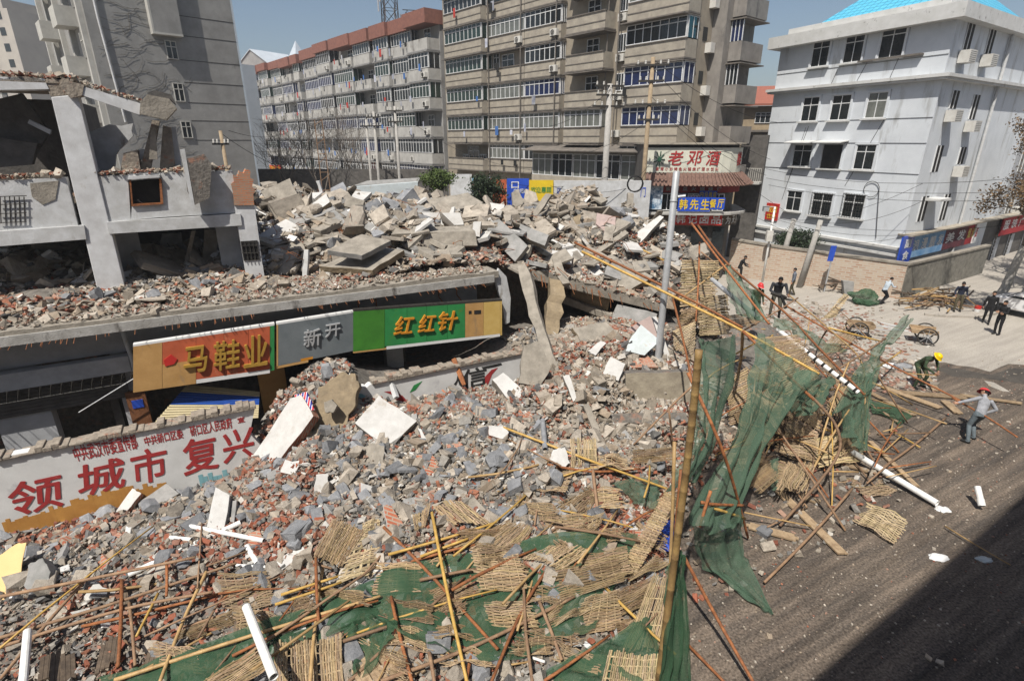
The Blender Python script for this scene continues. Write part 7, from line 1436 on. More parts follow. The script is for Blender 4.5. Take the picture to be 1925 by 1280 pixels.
board('white_wall', 'white wall stretching behind the mound below the glazed podium', 1041, 340, 1222, 400, 32.5, K['plaster'], [('门', .85, .3, .05, .3, 'blue', .02), ('店', -.9, .4, .04, .2, 'blue', .02)], 'wall', .2)
board('white_wall', 'low white wall behind the leafy shrubs on the left', 846, 328, 887, 352, 40, K['plaster'], [], 'wall', .2)
board('red_banner', 'red shop banner far behind the bare trees at the left', 490, 311, 530, 321, 80, K['red'], [('春季特卖', 0, .0, .8, .8, 'yellow', .0)], 'banner')
board('street_wall', 'dark grey low wall in front of the white blocks', 470, 318, 840, 352, 52, K['dark'], [], 'wall', .3)
# ---------------------------------------------------------------- white corner building at the right
K['bluewhite'] = mat('pale blue white render', (.66, .69, .72), (.56, .59, .62), .8, bump=.08, stain=((.40, .41, .41), 1.0, .56, (1, 1, .2)))
K['trimw'] = mat('white cornice', (.62, .62, .61), (.5, .5, .48), 1.5, bump=.15, stain=((.16, .15, .14), 2.5, .6, (1, 1, 1)))
tr = Vector((24.5, 34.1, 0)); e = Vector((.423, -.906, 0)); tl = tr - e * 11.5
wh = face('corner_building', (tl.x, tl.y), R(-65), 'pale blue white four storey corner building with a bright blue tiled roof')
SK = -.155; LW = 11.5; DW = 16
def sk(mb):
    mb.v = [(x + SK * y, y, z) for x, y, z in mb.v]; return mb
zE = 15.25; zC = az_(wh, 1620, 160)[1]
mb = MB(); mb.box(0, LW, 0, DW, 0, zE); P_('wall', sk(mb), K['bluewhite'], wh)
mb = MB(); mb.box(-.7, LW + .6, -.7, DW + 1, zE, zE + .75); P_('eave', sk(mb), K['trimw'], wh)
mb = MB(); mb.box(-.35, LW + .4, -.4, DW, zC - .1, zC + .02); mb.box(-.45, LW + .5, -.5, DW, zC + .023, zC + .2); P_('cornice', sk(mb), K['trimw'], wh)
mb = MB(); mb.box(.3, LW - .6, .2, DW, zE + .752, zE + 1.25); P_('roof_parapet', sk(mb), K['trimw'], wh)
K['bluetile'] = mat('turquoise roof tile', (.10, .42, .60), (.08, .34, .5), 3, rough=.4, bump=.1)
N, L, b = nodes(K['bluetile']); tc = N.new('ShaderNodeTexCoord'); wv = N.new('ShaderNodeTexBrick'); wv.inputs['Scale'].default_value = 1; wv.inputs['Brick Width'].default_value = .45; wv.inputs['Row Height'].default_value = .34; wv.inputs['Mortar Size'].default_value = .035; wv.inputs['Color1'].default_value = (.10, .43, .62, 1); wv.inputs['Color2'].default_value = (.12, .47, .66, 1); wv.inputs['Mortar'].default_value = (.05, .24, .36, 1); wv.offset = 0
L.new(tc.outputs['Object'], wv.inputs[0]); L.new(wv.outputs[0], b.inputs['Base Color'])
mb = MB(); mb.add([(1.2, 1.0, zE + 1.0), (LW - .8, 1.0, zE + 1.0), (LW - .8, DW, zE + 1.0), (1.2, DW, zE + 1.0), (4.8, 5.5, zE + 4.2), (LW - 4.4, 5.5, zE + 4.2), (LW - 4.4, DW - 4, zE + 4.2), (4.8, DW - 4, zE + 4.2)], [(0, 1, 5, 4), (1, 2, 6, 5), (2, 3, 7, 6), (3, 0, 4, 7), (4, 5, 6, 7)]); P_('roof', sk(mb), K['bluetile'], wh)
def wh_win(q, nx=2, tr_=.32, bars=False, openw=False, m='pane'):
    a0, z1 = az_(wh, (q[0] + q[4]) / 2, q[1]); a1, z0 = az_(wh, (q[2] + q[6]) / 2, q[3])
    mb = MB(); mb.box(a0 - .06, a1 + .06, -.02, .25, z0, z1)      # dark reveal
    if openw:
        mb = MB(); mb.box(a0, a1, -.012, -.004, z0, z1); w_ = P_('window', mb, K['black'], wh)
    else: w_ = window(wh, a0, a1, z0, z1, -.01, nx, tr_, m, 'frame', .05)
    s = MB(); s.box(a0 - .15, a1 + .15, -.28, -.003, z0 - .1, z0 - .01); s.build('sill', K['trimw'], w_)
    fr = MB(); fr.box(a0 - .12, a0 - .002, -.1, -.003, z0, z1); fr.box(a1 + .002, a1 + .12, -.1, -.003, z0, z1); fr.box(a0 - .12, a1 + .12, -.12, -.003, z1 + .002, z1 + .1); fr.build('surround', K['bluewhite'], w_)
    if bars:
        g = MB()
        for i in range(9): x = a0 + (a1 - a0) * i / 8; g.tube([(x, -.2, z0 - .05), (x, -.2, z1 + .05)], .014, 4)
        for i in range(5): z = z0 + (z1 - z0) * i / 4; g.tube([(a0, -.2, z), (a1, -.2, z)], .014, 4)
        g.build('window_bars', K['metal_dark'], w_)
    return w_, a0, a1, z0, z1
for q in ((1536, 72, 1554, 124, 1530, 0, 1556), (1598, 60, 1620, 116, 1592, 0, 1618), (1668, 44, 1700, 106, 1660, 0, 1692)): wh_win(q, 2, .38)
for q in ((1514, 184, 1536, 228, 1512, 0, 1534), (1570, 180, 1596, 226, 1566, 0, 1592), (1637, 175, 1664, 222, 1634, 0, 1660)): wh_win(q, 2, .35, m='paneC' if q[0] == 1637 else 'pane')
cnt = 0
for q in ((1497, 272, 1524, 314, 1494, 0, 1520), (1552, 272, 1580, 318, 1548, 0, 1576), (1616, 272, 1642, 320, 1610, 0, 1638)):
    w_, a0, a1, z0, z1 = wh_win(q, 2, .3, openw=cnt == 1); cnt += 1
    if cnt < 3: mb = MB(); mb.obox((a0 - .3, -.9, z1 + .1), (a1 - a0 + .6, 0, 0), (0, .9, .12), (0, 0, .06)); mb.build('awning', K['trimw'], w_)
for q, br in (((1484, 358, 1505, 398, 1482, 0, 1502), False), ((1534, 362, 1562, 408, 1528, 0, 1558), True), ((1592, 364, 1622, 412, 1588, 0, 1618), True)): wh_win(q, 2, .35, bars=br)
mb = MB(); a0, z0 = az_(wh, 1612, 115, -.3); a1, _ = az_(wh, 1732, 98, -.3); mb.box(a0, a1, -.3, 0, z0 - .1, z0 - .0); P_('shelf_ledge', mb, K['aptled'], wh)
a0, z0 = az_(wh, 1437, 412, -.1); a1, z1 = az_(wh, 1465, 384, -.1); mb = MB(); mb.box(a0, a1, -.1, -.003, z0, z1); s_ = P_('sign_panel', mb, K['red'], wh); mb = MB(); put_text(mb, '饭店', ((a0 + a1) / 2, -.104, z0 + (z1 - z0) * .65), ((a1 - a0) * .8, 0, 0), (0, 0, (z1 - z0) * .4), 0, .03, depth=.01); put_text(mb, '住宿', ((a0 + a1) / 2, -.104, z0 + (z1 - z0) * .22), ((a1 - a0) * .7, 0, 0), (0, 0, (z1 - z0) * .28), 0, .03, depth=.01); mb.build('lettering', K['yellow'], s_)
# string courses at the foot and thin conduits on the front
for y in (440, 452): z = az_(wh, 1560, y + 6)[1]; mb = MB(); mb.box(-.2, LW + .1, -.25, -.003, z - .08, z + .08); P_('string_course', mb, K['trimw'], wh)
for x0, y0, x1, y1 in ((1515, 240, 1470, 375), (1520, 238, 1480, 345), (1662, 225, 1588, 350), (1575, 130, 1562, 160), (1690, 108, 1668, 158), (1630, 118, 1608, 158)):
    p, q = az_(wh, x0, y0, -.02), az_(wh, x1, y1, -.02); mb = MB(); mb.tube([(p[0], -.02, p[1]), (q[0], -.02, q[1])], .014, 4); P_('conduit', mb, K['metal_dark'], wh)
for y in (124, 226, 269, 322): z = az_(wh, 1600, y)[1]; mb = MB(); mb.tube([(0, -.02, z), (LW, -.02, z)], .014, 4); P_('conduit', mb, K['metal_dark'], wh)
mb = MB(); a, z = az_(wh, 1638, 356, -.08)
mb.tube([(a + .5 * math.cos(t * .4), -.08, z + .5 * math.sin(t * .4)) for t in range(17)] + [(a + 1.0, -.08, z - 3)], .02, 4); P_('cable_coil', mb, K['wire'], wh)
# street side of the corner building: local x = LW + SK*y, seen from the right
def side_pt(px, py, off=0.0):
    M = XF[wh.name]; o = M @ Vector((LW + off, 0, 0)); d1 = (M @ Vector((LW + off + SK, 1, 0)) - o).normalized(); n = d1.cross(Vector((0, 0, 1))); d = ray(px, py); p = CAM + d * ((o - CAM).dot(n) / d.dot(n)); q = M.inverted() @ p; return q.y, q.z
def side_box(y0, y1, z0, z1, off0, off1):
    mb = MB(); mb.box(LW + off0, LW + off1, y0, y1, z0, z1); return sk(mb)
for q, ac in (((1822, 40, 1840, 100), 1), ((1862, 55, 1880, 108), 1), ((1792, 170, 1806, 206), 1), ((1832, 178, 1846, 226), 1), ((1762, 274, 1778, 322), 0), ((1806, 277, 1820, 308), 1), ((1734, 370, 1752, 412), 0), ((1776, 366, 1792, 410), 0)):
    y0, z1 = side_pt(q[0], q[1]); y1, z0 = side_pt(q[2], q[3]); z0, z1 = min(z0, z1), max(z0, z1); w_ = P_('window', side_box(y0, y0 + 1.0, z0, z1, .004, .012), K['black'], wh); mb = side_box(y0 - .06, y0, z0, z1, .003, .06); mb2 = side_box(y0 + .47, y0 + .53, z0, z1, .013, .05); mb.v += mb2.v; mb.f += [[i + 8 for i in f] for f in mb2.f]; mb.m += mb2.m; mb.c += mb2.c; mb.build('frame', K['frame'], w_)  # black panel: the shade of a recessed opening put into its colour
    if ac:
        yb = y0 + .1; P_('air_conditioner', side_box(yb - .5, yb + .45, z0 - .75, z0 - .1, .05, .65), K['acwhite'], wh); mb = MB()
        for i in range(6): m2 = side_box(yb - .45, yb + .4, z0 - .7 + i * .1, z0 - .68 + i * .1, .651, .655); o_ = len(mb.v); mb.v += m2.v; mb.f += [[j + o_ for j in f] for f in m2.f]; mb.m += m2.m; mb.c += m2.c
        P_('air_grille', mb, K['metal_dark'], wh)
p, q = side_pt(1906, 55, .15), side_pt(1800, 422, .15); yq = side_pt(1855, 240, .15)[0]
mb = MB(); mb.tube([(LW + .15, yq, zE), (LW + .15, yq, 0)], .1, 8); P_('drain_pipe', sk(mb), K['plaster'], wh)
y0, z0 = side_pt(1740, 380, .0); P_('window_hood', side_box(y0 - .2, y0 + 1.4, z0 + .1, z0 + .25, .0, .9), K['trimw'], wh)
# rear wing, darker, continuing down the street
rw = empty('street_building', XF[wh.name] @ Vector((LW + SK * DW - .03, DW + .2, 0)), R(-65), 'grey white street building running on behind the bare tree at the right', 'building')
mb = MB(); mb.box(-8, 0, 0, 30, 0, 15.0); P_('wall', sk(mb), K['greyp'], rw)
for k in range(4):
    for j in range(8):
        y = .8 + j * 3.4; mb = MB(); mb.box(.004, .02, y, y + 1.6, 3.6 + 3.1 * k, 5.4 + 3.1 * k); w_ = P_('window', sk(mb), K['pane'], rw); mb = MB()
        for c in (0, .8, 1.55): mb.box(.021, .07, y + c, y + c + .07, 3.6 + 3.1 * k, 5.4 + 3.1 * k)
        sk(mb).build('frame', K['frame'], w_)
        if j < 4: mb = MB(); mb.box(.03, .6, y + 1.8, y + 2.6, 3.4 + 3.1 * k, 4.0 + 3.1 * k); P_('air_conditioner', sk(mb), K['acwhite'], rw)
# ================================================================ building the photograph was taken from (its roof edge casts the shade on the road)
cb = empty('viewpoint_building', (0, 0, 0), R(32.2), 'plain grey building behind the viewpoint whose roof edge shades the road', 'building')
mb = MB(); mb.box(-45, 45, -18, -4.1, 0, 20.5); mb.build('wall', K['greyp'], cb); mb = MB(); mb.box(-45, 45, -4.6, -4.0, 20.503, 20.95); mb.build('roof_parapet', K['plaster'], cb)
# ================================================================ boundary wall and shop row at the right
K['oldbrick'] = brick_mat('old brickwork', (.37, .22, .15), (.48, .38, .29), (.46, .41, .34), .42, .14, msz=.03)
K['stucco'] = mat('rough dark stucco', (.27, .255, .215), (.15, .14, .12), 2.5, bump=.9, bscale=9, stain=((.36, .34, .29), 3, .58, (1, 1, 1)))
def topz(p, py): 
    v = (640 - py) / F_PX; return CH - p.y * (ST - v * CT) / (CT + v * ST)
def wallseg(name, label, pts, m, th=.25, cap='coping', cat='wall'):
    P = [(G(x, y), yt) for x, y, yt in pts]; a = P[0][0]; d = P[-1][0] - a; ang = math.atan2(d.y, d.x)
    r = empty(name, a, ang, label, cat)
    for (p, y0), (q, y1) in zip(P[:-1], P[1:]):
        e = (q - p).normalized(); n = Vector((-e.y, e.x, 0)); z0, z1 = topz(p, y0), topz(q, y1); mb = MB(); mb.prism([p, q, q + Vector((0, 0, z1)), p + Vector((0, 0, z0))], n * th); mb.build('brick_face', m, r, ws=True)
        mb = MB(); o = n * -.06; mb.prism([p + o + Vector((0, 0, z0 + .003)), q + o + Vector((0, 0, z1 + .003)), q + o + Vector((0, 0, z1 + .16)), p + o + Vector((0, 0, z0 + .16))], n * (th + .12)); mb.build('coping', K['conc'], r, ws=True, bevel=.02)
    return r
w1 = wallseg('brick_wall', 'long patched old brick wall with a concrete coping before the white corner building', [(1366, 518, 452), (1450, 529, 466), (1545, 541, 479), (1690, 562, 499)], K['oldbrick'])
w2 = wallseg('stucco_wall', 'dark rough stucco wall running back under the shop signs', [(1692, 562, 500), (1770, 537, 482), (1846, 514, 464)], K['stucco'])
po = PD(1692, 470, 34.1); dv = Vector((.835, .550, 0)); sr = empty('shop_row', (po.x, po.y, 0), math.atan2(dv.y, dv.x), 'low flat roofed shop row with a band of red and blue signboards', 'building')
def sr_(px, py): return az_(sr, px, py)
def srz(px, py): return az_(sr, px, py, -.2)
L_ = 30; z0, z1 = srz(1740, 478)[1], srz(1740, 440)[1]
mb = MB(); mb.box(.1, L_, .1, .3, 0, z1 + .1); mb.build('wall', K['dark'], sr); mb = MB(); mb.box(-.1, L_, -.55, .3, z1 + .103, z1 + .2); mb.build('roof', K['aptpar'], sr)
xs = [srz(x, 460)[0] for x in (1692, 1714, 1772, 1812, 1826, 1874, 1925, 1960)]
K['skyad'] = mat('pale blue advert', (.36, .52, .68), (.10, .26, .5), 1.2, bump=0); K['darkad'] = mat('dark photo advert', (.22, .05, .06), (.05, .03, .04), 1.5, bump=0); K['redad'] = mat('deep red signboard', (.36, .03, .035), (.28, .025, .03), 1, bump=0)
for (i, m, txt, tm, b) in ((0, 'blue', '副食', 'white', .03), (1, 'skyad', '浪漫靓发', 'white', .03), (2, 'darkad', '美发', 'white', .01), (3, 'redad', '烟酒', 'yellow', .01), (4, 'white', '店', 'redad', .02), (5, 'redad', '服装广场', 'white', .02), (6, 'redad', '特价', 'yellow', .02)):
    a, b_ = xs[i] + .03, xs[i + 1] - .03
    if i == 4: a, b_ = xs[3] + (xs[4] - xs[3]) * .8, xs[4] + .25
    y = -.3 if i in (0, 4) else -.2; e = .12 if i == 0 else 0
    mb = MB(); mb.box(a, b_, y, y + .1, z0 - e * 3, z1 + e); s_ = mb.build('sign_panel', K[m], sr); mb = MB(); n = len(txt)
    for k, ch in enumerate(txt):
        if i == 0: put_text(mb, ch, ((a + b_) / 2, y - .004, z1 - .35 - k * .75), ((b_ - a) * .5, 0, 0), (0, 0, .55), 0, b, depth=.01)
        else: w_ = (b_ - a) / n; put_text(mb, ch, (a + w_ * (k + .5), y - .004, (z0 + z1) / 2 + .1), (w_ * .7, 0, 0), (0, 0, (z1 - z0) * .5), 0, b, depth=.01)
    mb.build('lettering', K[tm], s_)
for i in range(3):
    a = sr_(1856 + i * 26, 490)[0]; mb = MB()
    for k in range(9): mb.tube([(a, -.1, .2 + k * .28), (a + .12, -.12, .34 + k * .28), (a, -.1, .48 + k * .28)], .03, 4)
    mb.tube([(a, -.1, 0), (a, -.1, z0)], .04, 5); mb.build('iron_scroll', K['metal_dark'], sr); mb = MB(); mb.box(a + .3, a + 1.6, .05, .09, 0, z0 - .2); mb.build('shop_door', K['greyp'], sr)
K['tanpole'] = mat('tan timber pole', (.36, .28, .18), (.24, .18, .12), 6, bump=.2)
# ================================================================ street poles, wires
def upole(name, label, top, base, r0, r1, m, arms=(), cat='utility pole', extra=None, group=None):
    b = Vector(base); t = Vector(top); r = empty(name, b, 0, label, cat, group); ax = t - b
    mb = MB(); mb.tube([(0, 0, 0), ax * .5, ax], [r0, (r0 + r1) / 2, r1], 12); mb.build('shaft', K[m], r, smooth=True)
    for f, half, ang in arms:
        c = ax * f; d = Vector((math.cos(ang), math.sin(ang), 0)) * half; mb = MB(); mb.obox(c - d + Vector((-.04, -.16, -.05)), d * 2, (0, .08, 0), (0, 0, .1)); am = mb.build('crossarm', K['metal_dark'], r)
        mb = MB()
        for k in (-.9, -.45, .45, .9): q = c + d * k + Vector((0, -.12, .05)); mb.lathe([(.0, .0), (.05, 0), (.06, .08), (.04, .1), (.055, .16), (0, .2)], q, 7)
        mb.build('insulator', K['acwhite'], am)
    return r
D_ = 17.2; t = PD(1272, 322, D_); b = G(1250, 655, 0); b = Vector((t.x, t.y, 0)); lp = empty('lamp_post', b, 0, 'bare grey steel lamp post without a lamp rising from the rubble', 'lamp post')
mb = MB(); mb.lathe([(.118, 0), (.118, 1.2), (.11, 4), (.1, t.z - .02), (.08, t.z), (.075, t.z - .3)], k=16); mb.build('shaft', K['steel'], lp, smooth=True); mb = MB(); mb.lathe([(.108, t.z - .9), (.115, t.z - .89), (.115, t.z - .86), (.106, t.z - .85)], k=16); mb.tube([(.1, -.05, t.z - .75), (.32, -.1, t.z - .72)], .045, 8); mb.build('lamp_bracket', K['steel'], lp)
def at(px, py, D): p = PD(px, py, D); return Vector((p.x, p.y, 0)), p
for nm, lb, tp, D, r0, m, arms in (('utility_pole', 'grey concrete power pole with transformer arms before the beige block', (1147, 158), 35, .2, 'cpole', ((.99, .9, .2), (.95, .8, .2), (.9, 1.0, .2))), ('utility_pole', 'tan wooden power pole with four crossarms before the beige block', (1228, 108), 33.5, .14, 'tanpole', ((.97, .9, -.2), (.91, .7, -.2), (.82, .9, -.2), (.76, .6, -.2))),
                               ('utility_pole', 'thin pole standing far left of three before the white block', (688, 225), 50, .12, 'cpole', ((.95, .6, -.5),)), ('utility_pole', 'thin pole standing in the middle of three before the white block', (702, 210), 49, .13, 'cpole', ((.96, .8, -.5), (.9, .8, -.5))), ('utility_pole', 'thin pole standing right of three before the white block', (742, 200), 47, .13, 'cpole', ((.97, .8, -.5), (.9, .7, -.5))),
                               ('utility_pole', 'short wooden pole with insulators in front of the grey tower', (414, 246), 31, .11, 'tanpole', ((.93, .4, .7),))):
    b, t = at(*tp, D); upole(nm, lb, t, b, r0 * 1.15, r0 * .8, m, arms)
b = G(1502, 540); upole('concrete_post', 'leaning concrete post, right of two at the brick wall', PD(1543, 414, b.y - .4), b, .19, .15, 'cpole')
b = G(1458, 526); upole('concrete_post', 'leaning concrete post, left of two at the brick wall', PD(1493, 412, b.y - .4), b, .19, .15, 'cpole')
b = G(1433, 530); r = upole('camera_mast', 'slim white mast with a traffic camera near the brick wall', PD(1457, 389, b.y), b, .08, .06, 'whitepipe', cat='mast'); t = PD(1457, 389, b.y) - b
mb = MB(); mb.tube([t, t + Vector((-.5, 0, 0))], .03, 6); mb.box(t.x - .75, t.x - .4, t.y - .12, t.y + .12, t.z - .28, t.z + .05); mb.build('camera_box', K['steel'], r); c = t * .62; mb = MB(); mb.box(c.x - .35, c.x + .05, c.y - .3, c.y - .1, c.z - .3, c.z + .4); mb.build('control_box', K['acwhite'], r)
b = G(1549, 549); t = PD(1569, 462, b.y) - b; r = empty('street_sign', b, 0, 'blue street name plate on a thin grey pole at the brick wall', 'sign'); mb = MB(); mb.tube([(0, 0, 0), t], .045, 6); mb.build('pole', K['steel'], r); mb = MB(); mb.obox(t + Vector((-.28, -.05, -.95)), (.34, 0, 0), (0, .05, 0), (.06, 0, .95)); mb.build('sign_plate', K['blue'], r)
def wire(label, a, b, sag=.5, r=.014, group='overhead cables'):
    A, B = PD(*a), PD(*b); mb = MB(); mb.tube([A.lerp(B, i / 10) - Vector((0, 0, sag * 4 * (i / 10) * (1 - i / 10))) for i in range(11)], r, 4, caps=False); return tag(mb.build('overhead_cable', K['wire']), label, 'cable', group)
WL = 'thin black cable strung between the street poles and houses'
for a, b, s in (((1228, 112, 33.4), (1470, 232, 38), .6), ((1228, 130, 33.4), (1448, 300, 37), .6), ((1222, 180, 33.4), (1440, 330, 36), .5), ((1147, 165, 34.8), (1228, 130, 33.4), .4), ((1147, 180, 34.8), (1226, 190, 33.4), .4), ((1440, 318, 36), (1960, 330, 27), .6), ((1440, 335, 36), (1960, 356, 27), .5), ((1445, 348, 36), (1960, 372, 27), .5), ((1437, 404, 36), (1800, 430, 30), .8), ((1440, 406, 36), (1960, 416, 28), .7), ((1425, 410, 36), (1700, 445, 33), .9),
                ((1490, 415, 36), (1735, 345, 33), .5), ((1543, 418, 35), (1735, 378, 33), .5), ((1228, 195, 33.4), (1480, 400, 36), .3), ((1000, 240, 36), (1147, 168, 34.8), .6), ((1040, 300, 35), (1226, 222, 33.4), .5), ((742, 205, 47), (1000, 320, 38), .9), ((742, 215, 47), (480, 270, 60), .9), ((702, 215, 49), (480, 285, 58), .9), ((742, 235, 47), (690, 240, 50), .3), ((1180, 345, 33), (1228, 300, 33.4), .2), ((414, 250, 31), (600, 330, 34), .5), ((430, 246, 31), (560, 236, 50), .6), ((1150, 330, 34), (960, 345, 31), .4), ((1222, 340, 33), (1035, 350, 31), .5)): wire(WL, a, b, s)
p = PD(1194, 346, 31); mb = MB(); mb.tube([p + Vector((.42 * math.cos(i * .42), .1 * math.sin(i), .42 * math.sin(i * .42))) for i in range(46)], .035, 5); tag(mb.build('cable_coil', K['wire']), 'coil of black cable hanging by the tan wooden power pole', 'cable coil')
# ================================================================ shrubs and trees
K['leaf'] = mat('shrub leaf', (.085, .12, .028), (.045, .07, .018), 6, rough=.6, bump=0, attr=True); K['leafd'] = mat('dark leaf', (.04, .062, .028), (.022, .036, .018), 6, rough=.6, bump=0, attr=True); K['leafdry'] = mat('dry leaf', (.16, .10, .05), (.09, .06, .03), 6, rough=.7, bump=0, attr=True)
K['bark'] = mat('grey bark', (.2, .17, .14), (.12, .1, .085), 8, bump=.5); K['limed'] = mat('whitewashed bark', (.5, .48, .44), (.34, .32, .28), 5, bump=.4)
def leaves(par, name, c, rad, n, m, size, seed, clump=26):
    g = np.random.default_rng(seed); cs = g.normal(0, 1, (clump, 3)); cs /= np.linalg.norm(cs, axis=1)[:, None]; cs *= (g.random((clump, 1)) ** .4) * .85; k = g.integers(0, clump, n); P = cs[k] + g.normal(0, .17, (n, 3)); P = P * np.array(rad) + np.array(c)
    u = g.normal(0, 1, (n, 3)); u /= np.linalg.norm(u, axis=1)[:, None]; v = np.cross(u, g.normal(0, 1, (n, 3))); v /= np.linalg.norm(v, axis=1)[:, None]; s = size * g.uniform(.6, 1.3, (n, 1))
    q = np.stack([P - u * s, P + v * s * .45, P + u * s, P - v * s * .45], 1).reshape(-1, 3); t = np.repeat(g.uniform(.6, 1.35, clump)[k][:, None] * g.uniform(.8, 1.2, (n, 1)), 3, 1)
    o = fast_mesh(name, q, np.arange(n * 4).reshape(-1, 4), K[m], t); o.parent = par; return o
def shrub(label, p, rad, n, m, size, seed):
    r = empty('shrub', (p.x, p.y, p.z), 0, label, 'shrub'); leaves(r, 'foliage', (0, 0, rad[2]), rad, n, m, size, seed, 40); mb = MB(); rnd = random.Random(seed)
    for i in range(7): mb.tube([(0, 0, -2.5), (rnd.gauss(0, .15), rnd.gauss(0, .1), .2), (rnd.gauss(0, .5) * rad[0], rnd.gauss(0, .4) * rad[1], rad[2])], [.06, .05, .02], 5)
    mb.build('stem', K['bark'], r); return r
shrub('light green round shrub on the left behind the crest', PD(822, 358, 33), (1.15, .9, .62), 4200, 'leaf', .075, 1)
shrub('darker olive shrub in front of the painted boards', PD(914, 385, 30.5), (1.1, .9, .82), 4600, 'leafd', .075, 2)
shrub('dark evergreen shrub behind the brick wall and the leaning posts', PD(1492, 474, 38.5), (1.75, .9, .85), 4200, 'leafd', .085, 3)
def bare_tree(label, base, H, r0, seed, lean=(0, 0), m='bark', lv=0, spread=.55, depth=4, lm='leafdry', limed=False):
    r = empty('bare_tree', base, 0, label, 'tree'); rnd = random.Random(seed); mb = MB(); tips = []; trunk = MB()
    def grow(p, d, L, rad, k):
        pts = [p]; q = p
        for i in range(3): d = (d + Vector((rnd.gauss(0, .1), rnd.gauss(0, .1), rnd.gauss(.03, .06)))).normalized(); q = q + d * (L / 3); pts.append(q)
        (trunk if k == depth else mb).tube(pts, [rad, rad * .88, rad * .78, rad * .66], 8 if k == depth else 4, caps=False)
        if k <= 1: tips.append(q)
        if k == 0: return
        for i in range(3 if k > 1 else 4):
            a = rnd.uniform(0, 6.28); s = spread * rnd.uniform(.6, 1.3); o = d.orthogonal().normalized(); o2 = d.cross(o); nd = (d + (o * math.cos(a) + o2 * math.sin(a)) * s).normalized(); grow(pts[rnd.choice((2, 3, 3))], nd, L * rnd.uniform(.6, .8), rad * .55, k - 1)
    grow(Vector((0, 0, 0)), Vector((lean[0], lean[1], 1)).normalized(), H * .38, r0, depth)
    trunk.build('trunk', K['limed' if limed else m], r, smooth=True); mb.build('branches', K[m], r)
    if lv:
        g = np.random.default_rng(seed); T = np.array([tuple(t) for t in tips]); k = g.integers(0, len(T), lv); P = T[k] + g.normal(0, .22, (lv, 3)); u = g.normal(0, 1, (lv, 3)); u /= np.linalg.norm(u, axis=1)[:, None]; v = np.cross(u, g.normal(0, 1, (lv, 3))); v /= np.linalg.norm(v, axis=1)[:, None]; s = g.uniform(.05, .1, (lv, 1))
        q = np.stack([P - u * s, P + v * s * .5, P + u * s, P - v * s * .5], 1).reshape(-1, 3); o = fast_mesh('crown', q, np.arange(lv * 4).reshape(-1, 4), K[lm], np.repeat(g.uniform(.5, 1.6, (lv, 1)), 3, 1)); o.parent = r
    return r
bare_tree('street tree with a whitewashed trunk and dry leaves at the right edge', G(1868, 574), 9.5, .26, 5, (.34, .0), lv=12000, limed=True, depth=5, spread=.6)
bare_tree('dry leaved street tree behind the whitewashed trunk at the right edge', G(1945, 540), 10, .25, 9, (.02, .0), lv=9000, limed=True, depth=5, spread=.6)
for i, (px, D) in enumerate(((492, 54), (520, 52), (552, 56), (585, 50), (618, 54), (655, 55), (690, 56))): bare_tree('leafless thin tree before the white apartment blocks, %s' % ('nearest the grey tower', 'second from the grey tower', 'third from the grey tower', 'in the middle of the row', 'left of the three thin poles', 'just left of the thin poles', 'behind the thin poles')[i], at(px, 265, D)[0], 11, .11, 40 + i, depth=5, spread=.5)
b, t = at(598, 225, 46); r = empty('scaffold_ladder', b, .3, 'tall thin ladder frame left of the three thin poles', 'ladder'); mb = MB()
for x in (-.35, .35): mb.tube([(x, 0, 0), (x * .8, 0, t.z)], .05, 4)
mb.build('rail', K['oldpole'], r); mb = MB()
for i in range(14): mb.tube([(-.34, 0, 1 + i * .7), (.34, 0, 1 + i * .7 + (.5 if i % 2 else 0))], .03, 4)
mb.build('rung', K['oldpole'], r)
